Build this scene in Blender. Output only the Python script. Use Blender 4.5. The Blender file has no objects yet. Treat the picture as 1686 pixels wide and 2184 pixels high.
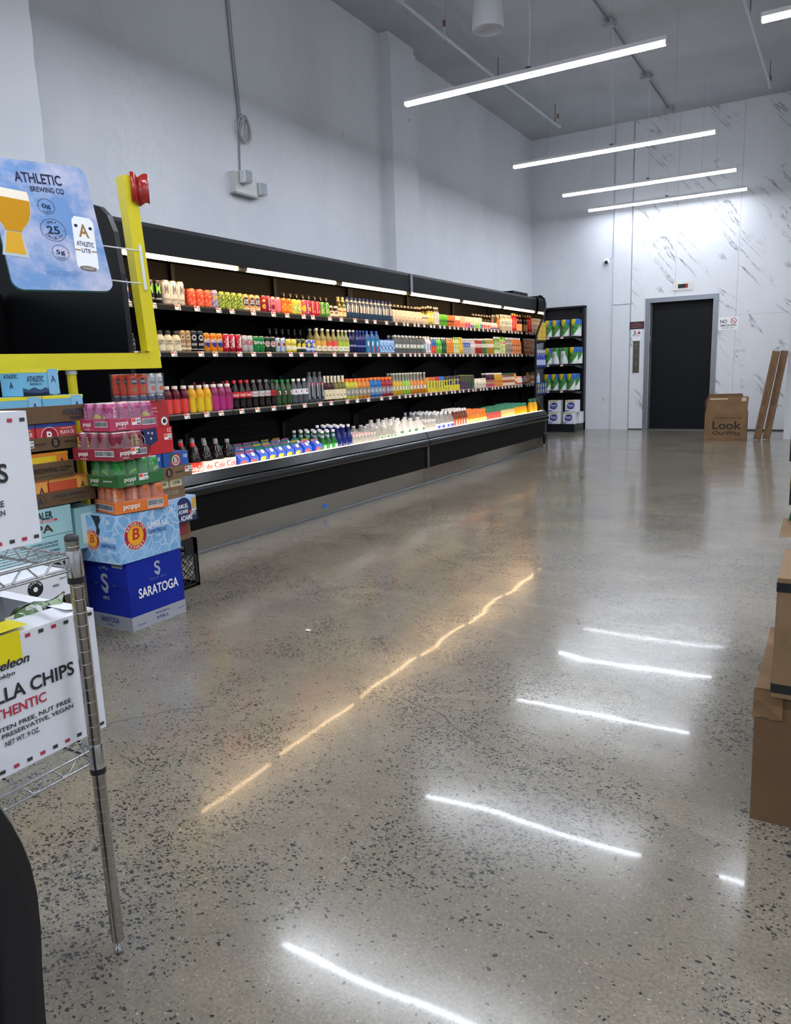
import bpy, math, random
from mathutils import Vector, Matrix
R = random.Random(7)
sc = bpy.context.scene
COL = sc.collection
PI = math.pi

# ---------------------------------------------------------------- camera
cam_d = bpy.data.cameras.new('camera'); cam = bpy.data.objects.new('camera', cam_d); COL.objects.link(cam); sc.camera = cam
cam_d.sensor_fit = 'HORIZONTAL'; cam_d.sensor_width = 36.0; cam_d.lens = 36.0 * 1593.5 / 1686.0
cam_d.clip_start = .05; cam_d.clip_end = 100
cr = Vector((0.86353845, 0.50318644, -0.03323767)); cu_ = Vector((-0.0647456, 0.17599507, 0.98225951)); cf = Vector((-0.50010933, 0.84606686, -0.18455762))
m = Matrix((cr, cu_, -cf)).transposed().to_4x4(); m.translation = Vector((0, 0, 1.1542)); cam.matrix_world = m

# ---------------------------------------------------------------- world, exposure
w = bpy.data.worlds.new('world'); sc.world = w; w.use_nodes = True
w.node_tree.nodes['Background'].inputs[0].default_value = (.5, .6, .75, 1); w.node_tree.nodes['Background'].inputs[1].default_value = .05
sc.view_settings.view_transform = 'Standard'; sc.view_settings.look = 'None'; sc.view_settings.exposure = 0.0; sc.view_settings.gamma = 1.0
sc.view_settings.use_curve_mapping = False
LAMP_DOWN = 112.0
LAMP_SIDE = 18.0
LAMP_COL = (.84, .90, 1.0)
TUBE = 40.0; TUBE_COL = (1.0, .66, .35)
LEDGE = 6.5; LEDGE_COL = (1.0, .84, .62)

# ---------------------------------------------------------------- materials
def lin(c):
    c = c / 255.0
    return c / 12.92 if c <= .04045 else ((c + .055) / 1.055) ** 2.4
def rgb(t):
    if isinstance(t, str):
        t = t.lstrip('#'); t = tuple(int(t[i:i + 2], 16) for i in (0, 2, 4))
    return tuple(lin(c) for c in t) + (1,)
_m = {}
def M(col, rough=.5, metal=0.0, alpha=1.0, emis=0.0, coat=0.0, spec=.5, bump=0.0, bscale=40.0):
    key = (col if isinstance(col, str) else tuple(col), rough, metal, alpha, emis, coat, spec, bump, bscale)
    if key in _m: return _m[key]
    mt = bpy.data.materials.new('paint_%s' % (col if isinstance(col, str) else 'mix')); mt.use_nodes = True
    nt = mt.node_tree; b = nt.nodes['Principled BSDF']; c = rgb(col)
    b.inputs['Base Color'].default_value = c; b.inputs['Roughness'].default_value = rough; b.inputs['Metallic'].default_value = metal
    b.inputs['Specular IOR Level'].default_value = spec; b.inputs['Coat Weight'].default_value = coat; b.inputs['Coat Roughness'].default_value = .05
    if alpha < 1: b.inputs['Alpha'].default_value = alpha
    if emis: b.inputs['Emission Color'].default_value = c; b.inputs['Emission Strength'].default_value = emis
    # a little procedural variation so that no surface is perfectly flat in colour
    if alpha == 1 and not emis:
        tc = nt.nodes.new('ShaderNodeTexCoord'); n = nt.nodes.new('ShaderNodeTexNoise'); n.inputs['Scale'].default_value = bscale; n.inputs['Detail'].default_value = 3
        nt.links.new(tc.outputs['Object'], n.inputs['Vector'])
        mr = nt.nodes.new('ShaderNodeMapRange'); mr.inputs['To Min'].default_value = max(0, rough - .06); mr.inputs['To Max'].default_value = min(1, rough + .06)
        nt.links.new(n.outputs['Fac'], mr.inputs['Value']); nt.links.new(mr.outputs['Result'], b.inputs['Roughness'])
        if bump:
            bp = nt.nodes.new('ShaderNodeBump'); bp.inputs['Strength'].default_value = bump; bp.inputs['Distance'].default_value = .01
            nt.links.new(n.outputs['Fac'], bp.inputs['Height']); nt.links.new(bp.outputs['Normal'], b.inputs['Normal'])
    _m[key] = mt
    return mt
def emit_mat(name, col, s):
    mt = bpy.data.materials.new(name); mt.use_nodes = True; nt = mt.node_tree; nt.nodes.clear()
    o = nt.nodes.new('ShaderNodeOutputMaterial'); e = nt.nodes.new('ShaderNodeEmission'); e.inputs[0].default_value = (*col, 1); e.inputs[1].default_value = s
    nt.links.new(e.outputs[0], o.inputs[0]); return mt
class NT:
    def __init__(s, name):
        s.mt = bpy.data.materials.new(name); s.mt.use_nodes = True; s.t = s.mt.node_tree; s.b = s.t.nodes['Principled BSDF']
    def n(s, typ, ins=None, **kw):
        nd = s.t.nodes.new('ShaderNode' + typ)
        for k, v in kw.items(): setattr(nd, k, v)
        for k, v in (ins or {}).items():
            if isinstance(v, bpy.types.NodeSocket): s.t.links.new(v, nd.inputs[k])
            else: nd.inputs[k].default_value = v
        return nd
    def math(s, op, a, b=None, c=None, clamp=False):
        i = {0: a}
        if b is not None: i[1] = b
        if c is not None: i[2] = c
        nd = s.n('Math', i, operation=op); nd.use_clamp = clamp; return nd.outputs[0]
    def noise(s, vec, scale, detail=3, rough=.5, dist=0.0):
        return s.n('TexNoise', {'Vector': vec, 'Scale': scale, 'Detail': detail, 'Roughness': rough, 'Distortion': dist}).outputs['Fac']
    def rng(s, v, a, b, c=0.0, d=1.0, mode='LINEAR'):
        return s.n('MapRange', {'Value': v, 'From Min': a, 'From Max': b, 'To Min': c, 'To Max': d}, interpolation_type=mode).outputs[0]
    def mix(s, f, a, b):
        nd = s.t.nodes.new('ShaderNodeMix'); nd.data_type = 'RGBA'
        for k, v in ((0, f), (6, a), (7, b)):
            if isinstance(v, bpy.types.NodeSocket): s.t.links.new(v, nd.inputs[k])
            else: nd.inputs[k].default_value = v
        return nd.outputs[2]
    def set(s, k, v):
        if isinstance(v, bpy.types.NodeSocket): s.t.links.new(v, s.b.inputs[k])
        else: s.b.inputs[k].default_value = v

def mat_floor():
    N = NT('polished_concrete'); P = N.n('TexCoord').outputs['Object']
    wn = N.n('TexNoise', {'Vector': P, 'Scale': .9, 'Detail': 4.0}).outputs['Color']
    Pw = N.n('VectorMath', {0: P, 1: N.n('VectorMath', {0: wn, 1: (.5, .5, .5)}, operation='SUBTRACT').outputs[0]}, operation='ADD').outputs[0]
    big = N.noise(Pw, .55, 5, .6); mid = N.noise(Pw, 2.2, 6, .62); fine = N.noise(P, 26, 5, .7); grit = N.noise(P, 130, 4, .8)
    c = N.mix(N.rng(big, .3, .7), rgb((145, 136, 119)), rgb((167, 157, 138)))
    c = N.mix(N.rng(mid, .35, .72, 0, .75), c, rgb((106, 101, 92)))
    st = N.n('Mapping', {'Vector': Pw, 'Scale': (.45, 1.7, 1), 'Rotation': (0, 0, .35)}).outputs[0]
    streak = N.noise(st, 2.4, 6, .65, .6)
    c = N.mix(N.rng(streak, .54, .80, 0, .6), c, rgb((180, 171, 153)))
    c = N.mix(N.rng(fine, .3, .75, 0, .45), c, rgb((98, 92, 82)))
    c = N.mix(N.rng(grit, .35, .68, 0, .75), c, rgb((88, 82, 72)))
    # exposed aggregate: dark chips in clumps, a few sizes
    clump = N.rng(N.noise(Pw, 1.5, 4, .62), .465, .58)
    clump2 = N.rng(N.noise(Pw, 4.2, 3, .6), .34, .52)
    cl = N.math('MULTIPLY', clump, clump2)
    base = N.math('ADD', N.math('MULTIPLY', cl, 1.0), .05)
    mp = N.n('Mapping', {'Vector': P, 'Scale': (1, 1.35, 1), 'Rotation': (0, 0, .5)}).outputs[0]
    wob = N.n('TexNoise', {'Vector': P, 'Scale': 45.0, 'Detail': 3.0}).outputs['Color']
    mp = N.n('VectorMath', {0: mp, 1: N.n('VectorMath', {0: wob, 'Scale': .022}, operation='SCALE').outputs[0]}, operation='ADD').outputs[0]
    for sc_, hi, colr, dens in ((36, .42, (42, 43, 46), .42), (58, .50, (38, 39, 42), .80), (80, .52, (40, 41, 44), .95), (105, .46, (52, 52, 54), .95), (170, .42, (60, 59, 58), .8)):
        vo = N.n('TexVoronoi', {'Vector': mp, 'Scale': float(sc_), 'Randomness': 1.0}, feature='F1', distance='MANHATTAN' if sc_ in (58, 36) else 'EUCLIDEAN')
        sep = N.n('SeparateColor', {0: vo.outputs['Color']})
        size = N.math('MULTIPLY', sep.outputs[0], hi)
        on = N.math('LESS_THAN', sep.outputs[1], N.math('MULTIPLY', base, dens))
        f = N.math('MULTIPLY', N.rng(N.math('SUBTRACT', size, vo.outputs['Distance']), 0, .05), on)
        c = N.mix(N.math('MULTIPLY', f, .93), c, rgb(colr))
    vo = N.n('TexVoronoi', {'Vector': mp, 'Scale': 120.0}, feature='F1'); sep = N.n('SeparateColor', {0: vo.outputs['Color']})
    f = N.math('MULTIPLY', N.math('LESS_THAN', vo.outputs['Distance'], .22), N.math('LESS_THAN', sep.outputs[2], .10))
    c = N.mix(N.math('MULTIPLY', f, .75), c, rgb((186, 178, 156)))
    # hairline cracks
    cv = N.n('TexVoronoi', {'Vector': N.n('VectorMath', {0: P, 1: N.n('VectorMath', {0: wn, 'Scale': .6}, operation='SCALE').outputs[0]}, operation='ADD').outputs[0], 'Scale': .55}, feature='DISTANCE_TO_EDGE').outputs['Distance']
    ck = N.math('MULTIPLY', N.math('LESS_THAN', cv, .0016), N.math('GREATER_THAN', big, .52))
    c = N.mix(N.math('MULTIPLY', ck, .6), c, rgb((62, 60, 56)))
    N.set('Base Color', c); N.set('Roughness', N.rng(mid, .3, .7, .13, .20)); N.set('Specular IOR Level', .44)
    N.set('Coat Weight', .13); N.set('Coat Roughness', N.rng(fine, .3, .7, .02, .05)); N.set('Coat IOR', 1.5)
    hb = N.noise(P, 2.1, 1.5, .4)
    bp = N.n('Bump', {'Height': hb, 'Strength': .20, 'Distance': .010}); N.set('Coat Normal', bp.outputs[0])
    hb2 = N.math('ADD', N.math('MULTIPLY', hb, 1.0), N.math('MULTIPLY', grit, .004))
    bp2 = N.n('Bump', {'Height': hb2, 'Strength': .35, 'Distance': .012}); N.set('Normal', bp2.outputs[0])
    return N.mt
def mat_plaster(name, base, dark, specks=True, bump=.25):
    N = NT(name); P = N.n('TexCoord').outputs['Object']
    st = N.n('Mapping', {'Vector': P, 'Scale': (1, 1, .35)}).outputs[0]
    n1 = N.noise(st, 1.1, 6, .6); n2 = N.noise(P, 7, 5, .6)
    c = N.mix(N.rng(n1, .35, .7, 0, .7), rgb(base), rgb(dark)); c = N.mix(N.rng(n2, .45, .75, 0, .3), c, rgb(dark))
    if specks:
        mp = N.n('Mapping', {'Vector': P, 'Scale': (1, 1, .5)}).outputs[0]
        vo = N.n('TexVoronoi', {'Vector': mp, 'Scale': 2.3}, feature='F1'); s = N.n('SeparateColor', {0: vo.outputs['Color']})
        f = N.math('MULTIPLY', N.math('LESS_THAN', vo.outputs['Distance'], N.math('MULTIPLY', s.outputs[0], .055)), N.math('GREATER_THAN', N.noise(P, 60, 2), .5))
        c = N.mix(N.math('MULTIPLY', f, .75), c, rgb((88, 90, 94)))
        sm = N.noise(P, 1.7, 8, .75, 1.5)
        c = N.mix(N.math('MULTIPLY', N.rng(N.math('ABSOLUTE', N.math('SUBTRACT', sm, .5)), 0, .004, 1, 0), N.rng(N.noise(P, .8, 2), .58, .66, 0, .55)), c, rgb((120, 122, 126)))
    N.set('Base Color', c); N.set('Roughness', .72); N.set('Specular IOR Level', .3)
    bp = N.n('Bump', {'Height': N.noise(st, 5, 6, .6), 'Strength': bump, 'Distance': .01}); N.set('Normal', bp.outputs[0])
    return N.mt
def mat_marble():
    N = NT('white_marble_slab'); P = N.n('TexCoord').outputs['Object']; s = N.n('SeparateXYZ', {0: P}); X, Z = s.outputs[0], s.outputs[2]
    u = N.math('FLOORED_MODULO', N.math('ADD', X, 2.475), .96); idx = N.math('FLOOR', N.math('DIVIDE', N.math('ADD', X, 2.475), .96))
    zz = N.math('ADD', Z, N.math('MULTIPLY', N.math('FLOORED_MODULO', idx, 3.0), .22))
    v = N.n('CombineXYZ', {0: u, 1: 0.0, 2: zz}).outputs[0]
    a = math.radians(-48)
    rot = N.n('Mapping', {'Vector': v, 'Rotation': (0, a, 0)}).outputs[0]
    strc = N.n('Mapping', {'Vector': rot, 'Scale': (.55, 1, 2.3)}).outputs[0]
    w1 = N.noise(strc, .95, 9, .56, .5); w2 = N.noise(strc, 2.1, 9, .6, .9)
    r1 = N.math('ABSOLUTE', N.math('SUBTRACT', w1, .53)); r2 = N.math('ABSOLUTE', N.math('SUBTRACT', w2, .5))
    brk = N.noise(v, 3.1, 5, .7); wid = N.noise(v, 1.5, 3, .5)
    v1 = N.math('MULTIPLY', N.rng(r1, .002, .016, 1, 0), N.math('MULTIPLY', N.rng(brk, .43, .57), N.rng(wid, .36, .55, .2, 1)))
    v2 = N.math('MULTIPLY', N.rng(r2, .0, .0055, 1, 0), N.math('MULTIPLY', N.rng(brk, .52, .62, 0, .8), N.rng(wid, .45, .62, 0, .8)))
    c = N.mix(N.rng(N.noise(v, 1.3, 5, .6), .3, .8, 0, .5), rgb((226, 227, 230)), rgb((205, 208, 213)))
    c = N.mix(N.math('MULTIPLY', v1, .72), c, rgb((96, 96, 101))); c = N.mix(v2, c, rgb((118, 118, 122)))
    jx = N.math('LESS_THAN', N.math('ABSOLUTE', N.math('SUBTRACT', u, .003)), .003)
    jz = N.math('MULTIPLY', N.math('LESS_THAN', N.math('ABSOLUTE', N.math('SUBTRACT', Z, 1.875)), .0022), N.math('GREATER_THAN', X, -1.515))
    c = N.mix(N.math('MULTIPLY', N.math('MAXIMUM', jx, jz), .55), c, rgb((110, 112, 116)))
    N.set('Base Color', c); N.set('Roughness', .32); N.set('Specular IOR Level', .4)
    return N.mt
def mat_card(name, base, dark):
    N = NT(name); P = N.n('TexCoord').outputs['Object']
    fl = N.n('Mapping', {'Vector': P, 'Scale': (1, 1, 14)}).outputs[0]
    c = N.mix(N.rng(N.noise(P, 6, 5, .6), .3, .75), rgb(base), rgb(dark)); c = N.mix(N.rng(N.noise(fl, 22, 2), .4, .8, 0, .25), c, rgb(dark))
    N.set('Base Color', c); N.set('Roughness', .78); N.set('Specular IOR Level', .25)
    bp = N.n('Bump', {'Height': N.noise(P, 30, 3), 'Strength': .12, 'Distance': .004}); N.set('Normal', bp.outputs[0])
    return N.mt
def mat_water():
    N = NT('water_print_card'); P = N.n('TexCoord').outputs['Object']
    wn = N.n('TexNoise', {'Vector': P, 'Scale': 7.0, 'Detail': 3.0}).outputs['Color']
    Pw = N.n('VectorMath', {0: P, 1: N.n('VectorMath', {0: wn, 'Scale': .12}, operation='SCALE').outputs[0]}, operation='ADD').outputs[0]
    d = N.n('TexVoronoi', {'Vector': Pw, 'Scale': 17.0}, feature='DISTANCE_TO_EDGE').outputs['Distance']
    c = N.mix(N.rng(d, .0, .09, 1, 0), rgb((122, 170, 214)), rgb((188, 212, 234))); c = N.mix(N.rng(N.noise(P, 9, 3), .45, .6, 0, .6), c, rgb((150, 196, 234)))
    N.set('Base Color', c); N.set('Roughness', .42); return N.mt
def mat_bag(name, cols, sc_=26.0):
    N = NT(name); P = N.n('TexCoord').outputs['Object']
    wn = N.n('TexNoise', {'Vector': P, 'Scale': 14.0, 'Detail': 3.0}).outputs['Color']
    Pw = N.n('VectorMath', {0: P, 1: N.n('VectorMath', {0: wn, 'Scale': .10}, operation='SCALE').outputs[0]}, operation='ADD').outputs[0]
    v = N.n('TexVoronoi', {'Vector': Pw, 'Scale': sc_}, feature='F1').outputs['Color']; f = N.n('SeparateColor', {0: v}).outputs[0]
    rp_ = N.n('ValToRGB', {0: f}); r = rp_.color_ramp; r.interpolation = 'CONSTANT'
    r.elements[0].color = rgb(cols[0]); r.elements[1].position = 1 / len(cols); r.elements[1].color = rgb(cols[1])
    for i, c in enumerate(cols[2:]): e = r.elements.new((i + 2) / len(cols)); e.color = rgb(c)
    N.set('Base Color', rp_.outputs[0]); N.set('Roughness', .16); N.set('Coat Weight', .4)
    bp = N.n('Bump', {'Height': N.noise(Pw, 30, 4), 'Strength': .7, 'Distance': .012}); N.set('Normal', bp.outputs[0]); return N.mt
def mat_sky_print():
    N = NT('sky_print_card'); P = N.n('TexCoord').outputs['Object']
    st = N.n('Mapping', {'Vector': P, 'Scale': (1, 1, 1.9)}).outputs[0]
    c = N.mix(N.rng(N.noise(st, 4.2, 6, .6), .42, .62), rgb((116, 152, 200)), rgb((196, 194, 214)))
    N.set('Base Color', c); N.set('Roughness', .16); N.set('Coat Weight', .5); N.set('Coat Roughness', .1)
    bp = N.n('Bump', {'Height': N.noise(P, 130, 2), 'Strength': .12, 'Distance': .003}); N.set('Normal', bp.outputs[0]); return N.mt

# ---------------------------------------------------------------- mesh builder
_txt = {}
def glyphs(s, bold=0.0, res=2):
    k = (s, bold, res)
    if k in _txt: return _txt[k]
    cu = bpy.data.curves.new('t', 'FONT'); cu.body = s; cu.size = 1; cu.resolution_u = res; cu.offset = bold; cu.fill_mode = 'FRONT' if hasattr(cu, 'fill_mode') else cu.fill_mode
    cu.dimensions = '2D'; cu.fill_mode = 'BOTH'
    o = bpy.data.objects.new('t', cu); COL.objects.link(o)
    dg = bpy.context.evaluated_depsgraph_get(); me = bpy.data.meshes.new_from_object(o.evaluated_get(dg))
    vs = [v.co.copy() for v in me.vertices]; fs = [tuple(p.vertices) for p in me.polygons if p.normal.z > -.5 or True]
    bpy.data.objects.remove(o); bpy.data.curves.remove(cu); bpy.data.meshes.remove(me)
    if vs:
        x0 = min(v.x for v in vs); x1 = max(v.x for v in vs); y0 = min(v.y for v in vs); y1 = max(v.y for v in vs)
    else: x0 = y0 = 0; x1 = y1 = 1
    r = ([(v.x - x0, v.y - y0) for v in vs], fs, x1 - x0, y1 - y0); _txt[k] = r; return r
class MB:
    def __init__(s): s.v = []; s.f = []; s.mi = []; s.sm = []; s.ms = []
    def mat(s, m):
        if m not in s.ms: s.ms.append(m)
        return s.ms.index(m)
    def add(s, vs, fs, m, smooth=False):
        o = len(s.v); s.v += [tuple(v) for v in vs]
        for i, f in enumerate(fs):
            s.f.append(tuple(o + k for k in f)); s.mi.append(s.mat(m[i] if isinstance(m, list) else m)); s.sm.append(smooth)
        return s
    def box(s, x0, x1, y0, y1, z0, z1, m):
        v = [(x, y, z) for z in (z0, z1) for y in (y0, y1) for x in (x0, x1)]
        return s.add(v, [(0, 2, 3, 1), (4, 5, 7, 6), (0, 1, 5, 4), (2, 6, 7, 3), (0, 4, 6, 2), (1, 3, 7, 5)], m)
    def rbox(s, x0, x1, y0, y1, z0, z1, m, r=.01, seg=3):
        # box with rounded vertical edges
        pts = []
        for cx, cy, a0 in ((x1 - r, y1 - r, 0), (x0 + r, y1 - r, 90), (x0 + r, y0 + r, 180), (x1 - r, y0 + r, 270)):
            for i in range(seg + 1):
                a = math.radians(a0 + 90 * i / seg); pts.append((cx + r * math.cos(a), cy + r * math.sin(a)))
        return s.prism(pts, z0, z1, m, smooth=True)
    def prism(s, pts, a0, a1, m, ax='z', smooth=False, caps=True):
        n = len(pts)
        def P(p, t): return (p[0], p[1], t) if ax == 'z' else ((p[0], t, p[1]) if ax == 'y' else (t, p[0], p[1]))
        o = [P(p, a0) for p in pts] + [P(p, a1) for p in pts]
        s.add(o, [(i, (i + 1) % n, n + (i + 1) % n, n + i) for i in range(n)], m, smooth)
        if caps: s.add([P(p, a0) for p in pts], [tuple(reversed(range(n)))], m); s.add([P(p, a1) for p in pts], [tuple(range(n))], m)
        return s
    def lathe(s, prof, m, seg=16, c=(0, 0, 0), fn=None, cap=True, smooth=True):
        vs = []; fs = []; ms = []
        for (r, z) in prof:
            for i in range(seg):
                a = 2 * PI * i / seg; vs.append((c[0] + r * math.cos(a), c[1] + r * math.sin(a), c[2] + z))
        H = prof[-1][1] or 1
        for j in range(len(prof) - 1):
            for i in range(seg):
                k = (i + 1) % seg; fs.append((j * seg + i, j * seg + k, (j + 1) * seg + k, (j + 1) * seg + i))
                if fn:
                    a = (360.0 * (i + .5) / seg + 180) % 360 - 180; ms.append(fn(a, (prof[j][1] + prof[j + 1][1]) / 2))
                else: ms.append(m)
        s.add(vs, fs, ms, smooth)
        if cap:
            n = len(prof) - 1
            s.add([vs[i] for i in range(seg)], [tuple(reversed(range(seg)))], m); s.add([vs[n * seg + i] for i in range(seg)], [tuple(range(seg))], m)
        return s
    def tube(s, pts, r, m, seg=8, cap=True):
        pts = [Vector(p) for p in pts]; vs = []; fs = []; n = len(pts); prev = None
        for j, p in enumerate(pts):
            t = (pts[min(j + 1, n - 1)] - pts[max(j - 1, 0)]).normalized()
            if prev is None: a = t.cross(Vector((0, 0, 1)) if abs(t.z) < .9 else Vector((1, 0, 0))).normalized()
            else: a = (prev - t * prev.dot(t)).normalized()
            prev = a; b = t.cross(a)
            for i in range(seg):
                an = 2 * PI * i / seg; vs.append(p + (a * math.cos(an) + b * math.sin(an)) * r)
        for j in range(n - 1):
            for i in range(seg):
                k = (i + 1) % seg; fs.append((j * seg + i, j * seg + k, (j + 1) * seg + k, (j + 1) * seg + i))
        s.add(vs, fs, m, True)
        if cap: s.add(vs[:seg], [tuple(reversed(range(seg)))], m); s.add(vs[-seg:], [tuple(range(seg))], m)
        return s
    def disc(s, O, ux, uy, r, m, seg=20, ry=None):
        O, ux, uy = Vector(O), Vector(ux), Vector(uy); ry = ry or r
        return s.add([O + ux * (r * math.cos(2 * PI * i / seg)) + uy * (ry * math.sin(2 * PI * i / seg)) for i in range(seg)], [tuple(range(seg))], m)
    def ring(s, O, ux, uy, r0, r1, m, seg=24):
        O, ux, uy = Vector(O), Vector(ux), Vector(uy); v = []
        for r in (r0, r1): v += [O + ux * (r * math.cos(2 * PI * i / seg)) + uy * (r * math.sin(2 * PI * i / seg)) for i in range(seg)]
        return s.add(v, [(i, (i + 1) % seg, seg + (i + 1) % seg, seg + i) for i in range(seg)], m)
    def poly(s, O, ux, uy, pts, m):
        O, ux, uy = Vector(O), Vector(ux), Vector(uy)
        return s.add([O + ux * a + uy * b for a, b in pts], [tuple(range(len(pts)))], m)
    def rect(s, O, ux, uy, a0, a1, b0, b1, m): return s.poly(O, ux, uy, ((a0, b0), (a1, b0), (a1, b1), (a0, b1)), m)
    def text(s, t, O, ux, uy, h, m, w=None, bold=.012, al='c', shear=0.0, res=4):
        bold = min(bold, .02)
        # O = centre (or left middle) of the line; h height, w optional total width
        g, fs, gw, gh = glyphs(t, bold, res); O, ux, uy = Vector(O), Vector(ux), Vector(uy)
        sy = h / gh; sx = (w / gw) if w else sy
        dx = -gw * sx / 2 if al == 'c' else 0
        return s.add([O + ux * (x * sx + dx + shear * (y * sy)) + uy * (y * sy - h / 2) for x, y in g], fs, m)
    def arctext(s, t, O, ux, uy, r, h, m, mid=90.0, span=100.0, bold=.01, inward=False):
        O, ux, uy = Vector(O), Vector(ux), Vector(uy); n = len(t)
        for i, ch in enumerate(t):
            if ch == ' ': continue
            f = (i + .5) / n - .5; a = math.radians(mid - f * span) if not inward else math.radians(mid + f * span)
            rd = ux * math.cos(a) + uy * math.sin(a); up = rd if not inward else -rd; ri = up.cross(ux.cross(uy)) 
            s.text(ch, O + rd * r, ri, up, h, m, bold=bold)
        return s
    def cyltext(s, t, r, z, a0, h, m, w=None, bold=.012, rot=False):
        g, fs, gw, gh = glyphs(t, min(bold, .018), 2); sy = h / gh; sx = (w / gw) if w else sy; vs = []
        for x, y in g:
            X = x * sx - gw * sx / 2; Y = y * sy - h / 2
            if rot: X, Y = -Y, X
            a = math.radians(a0) + X / r; vs.append((r * math.cos(a), r * math.sin(a), z + Y))
        return s.add(vs, fs, m)
    def mesh(s, name):
        me = bpy.data.meshes.new(name); me.from_pydata(s.v, [], s.f)
        for mm in s.ms: me.materials.append(mm)
        me.polygons.foreach_set('material_index', s.mi); me.polygons.foreach_set('use_smooth', s.sm); me.update(); return me
    def build(s, name, parent=None, loc=(0, 0, 0), rot=0.0):
        o = bpy.data.objects.new(name, s.mesh(name)); COL.objects.link(o); o.location = loc
        if rot: o.rotation_euler = (0, 0, rot)
        if parent: o.parent = parent
        return o
def thing(name, label, cat, loc=(0, 0, 0), rot=0.0, group=None):
    o = bpy.data.objects.new(name, None); COL.objects.link(o); o.location = loc; o.rotation_euler = (0, 0, rot); o.empty_display_size = .1
    o['label'] = label; o['category'] = cat
    if group: o['group'] = group
    return o
def tag(o, label, cat, group=None):
    o['label'] = label; o['category'] = cat
    if group: o['group'] = group
    return o
def struct(o): o['kind'] = 'structure'; return o
def part(o, parent, label=None):
    o.parent = parent
    if label: o['label'] = label
    return o

WHITE = M('f2f2f0', .5); BLACK = M('0d0e10', .45); BLK_GLOSS = M('0b0c0e', .18, coat=.4); CHROME = M('c9cbce', .16, 1.0); STEEL = M('8f9296', .35, 1.0)
GALV = M('8d929a', .42, .85); INK = M('17181c', .6); NAVY = M('1b2450', .5); CREAM = M('efe2c4', .5)
TAGW = M('f4f0ea', .5); TAGO = M('f0512c', .5); CLEARP = M('e8eef0', .06, alpha=.16); GREYP = M('9aa0a4', .4)

# ================================================================ THE ROOM
D = 13.678; H = 5.122; XW = -5.0; XR = 7.0; YB = -6.0
mfloor = mat_floor(); mwall = mat_plaster('painted_plaster', (222, 224, 228), (206, 209, 215)); mceil = mat_plaster('painted_slab', (184, 186, 190), (166, 168, 173), bump=.4)
mmarb = mat_marble()
struct(MB().box(XW - .2, XR + .2, YB - .2, D + .2, -.2, 0, mfloor).build('floor'))
struct(MB().box(XW - .2, XR + .2, YB - .2, D + .2, H, H + .2, mceil).build('ceiling'))
struct(MB().box(XW - .2, XW, YB - .2, D + .2, 0, H, mwall).build('wall_left'))
struct(MB().box(XR, XR + .2, YB - .2, D + .2, 0, H, mwall).build('wall_right'))
struct(MB().box(XW, XR, YB - .2, YB, 0, H, mwall).build('wall_front'))
# rear wall: plaster left part, marble slabs right part, opening for the lift door
dx0, dx1, dz = -2.87, -1.86, 2.165
wb = MB(); wb.box(XW, -3.2, D, D + .2, 0, H, mwall); struct(wb.build('wall_back'))
wm = MB(); wm.box(-3.19, dx0, D - .012, D + .2, 0.004, H, mmarb); wm.box(dx1, XR, D - .012, D + .2, 0.004, H, mmarb); wm.box(dx0, dx1, D - .012, D + .2, dz, H, mmarb)
struct(wm.build('wall_back_marble'))
struct(MB().box(-3.19, dx0 - .08, D - .022, D - .012, 0, .018, M('3a3b3e', .6)).build('trim_1')); struct(MB().box(dx1 + .08, -.2, D - .024, D - .012, 0, .022, M('33343a', .6)).build('trim_2'))
# plaster return beside the marble, with a rough joint
pr_ = MB(); pr_.box(-3.50, -3.205, D - .045, D, 0, 2.16, mwall); pr_.box(-3.50, -3.205, D - .03, D, 2.18, H, mwall); struct(pr_.build('trim_3'))
# projecting column on the left wall, pilaster near the camera, column at the right
cm = MB(); cm.box(XW, -4.855, 8.45, 9.08, 0, 5.04, mwall); cm.box(XW, -4.87, 8.43, 9.06, 5.04, H, mwall); struct(cm.build('trim_4'))
rp = random.Random(3); pl = []
zs = [i * .13 for i in range(int(H / .13) + 1)] + [H]
pts = [(YB, 0)] + [(3.475 + rp.uniform(-.006, .006), z) for z in zs] + [(YB, H)]
struct(MB().prism(pts, XW, -4.68, mwall, ax='x').build('trim_5'))
struct(MB().box(-.639, .25, 12.21, D - .03, 0, H, mat_plaster('painted_column', (214, 216, 220), (200, 203, 208))).build('trim_6'))

# ---- lift door (door_1)
dr = bpy.data.objects.new('door_1', None); COL.objects.link(dr); dr['kind'] = 'structure'; dr.location = (-2.36, D, 0)
def atd(o): o.parent = dr; o.location = Vector(o.location) - dr.location; return o
fr = MB(); fw = .072
fr.box(-2.945, -2.945 + fw, D - .03, D + .12, 0, 2.236, GALV); fr.box(-1.782 - fw, -1.782, D - .03, D + .12, 0, 2.236, GALV); fr.box(-2.945, -1.782, D - .032, D + .12, 2.236 - fw, 2.24, GALV)
atd(fr.build('door_frame'))
DOORM = M('0f1117', .5, spec=.2, bump=.06, bscale=3.0)
atd(MB().box(-2.873, -2.838, D + .03, D + .16, 0, 2.164, M('3b3f45', .5)).box(-2.873, -1.854, D + .11, D + .16, 0.012, 2.164, DOORM).build('door_panel'))
atd(MB().box(-2.868, -2.852, D + .018, D + .032, 1.30, 1.52, M('202226', .5)).box(-2.866, -2.854, D + .010, D + .02, 1.50, 1.62, STEEL).build('door_lock'))
atd(MB().box(-2.873, -1.854, D - .03, D + .16, 0, .012, M('77797d', .35, .9)).build('door_sill'))
atd(MB().lathe([(.008, 0), (.008, .004)], M('101114', .3), 10, c=(0, 0, 0)).build('door_peephole', loc=(-2.60, D + .108, 2.03)))

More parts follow.
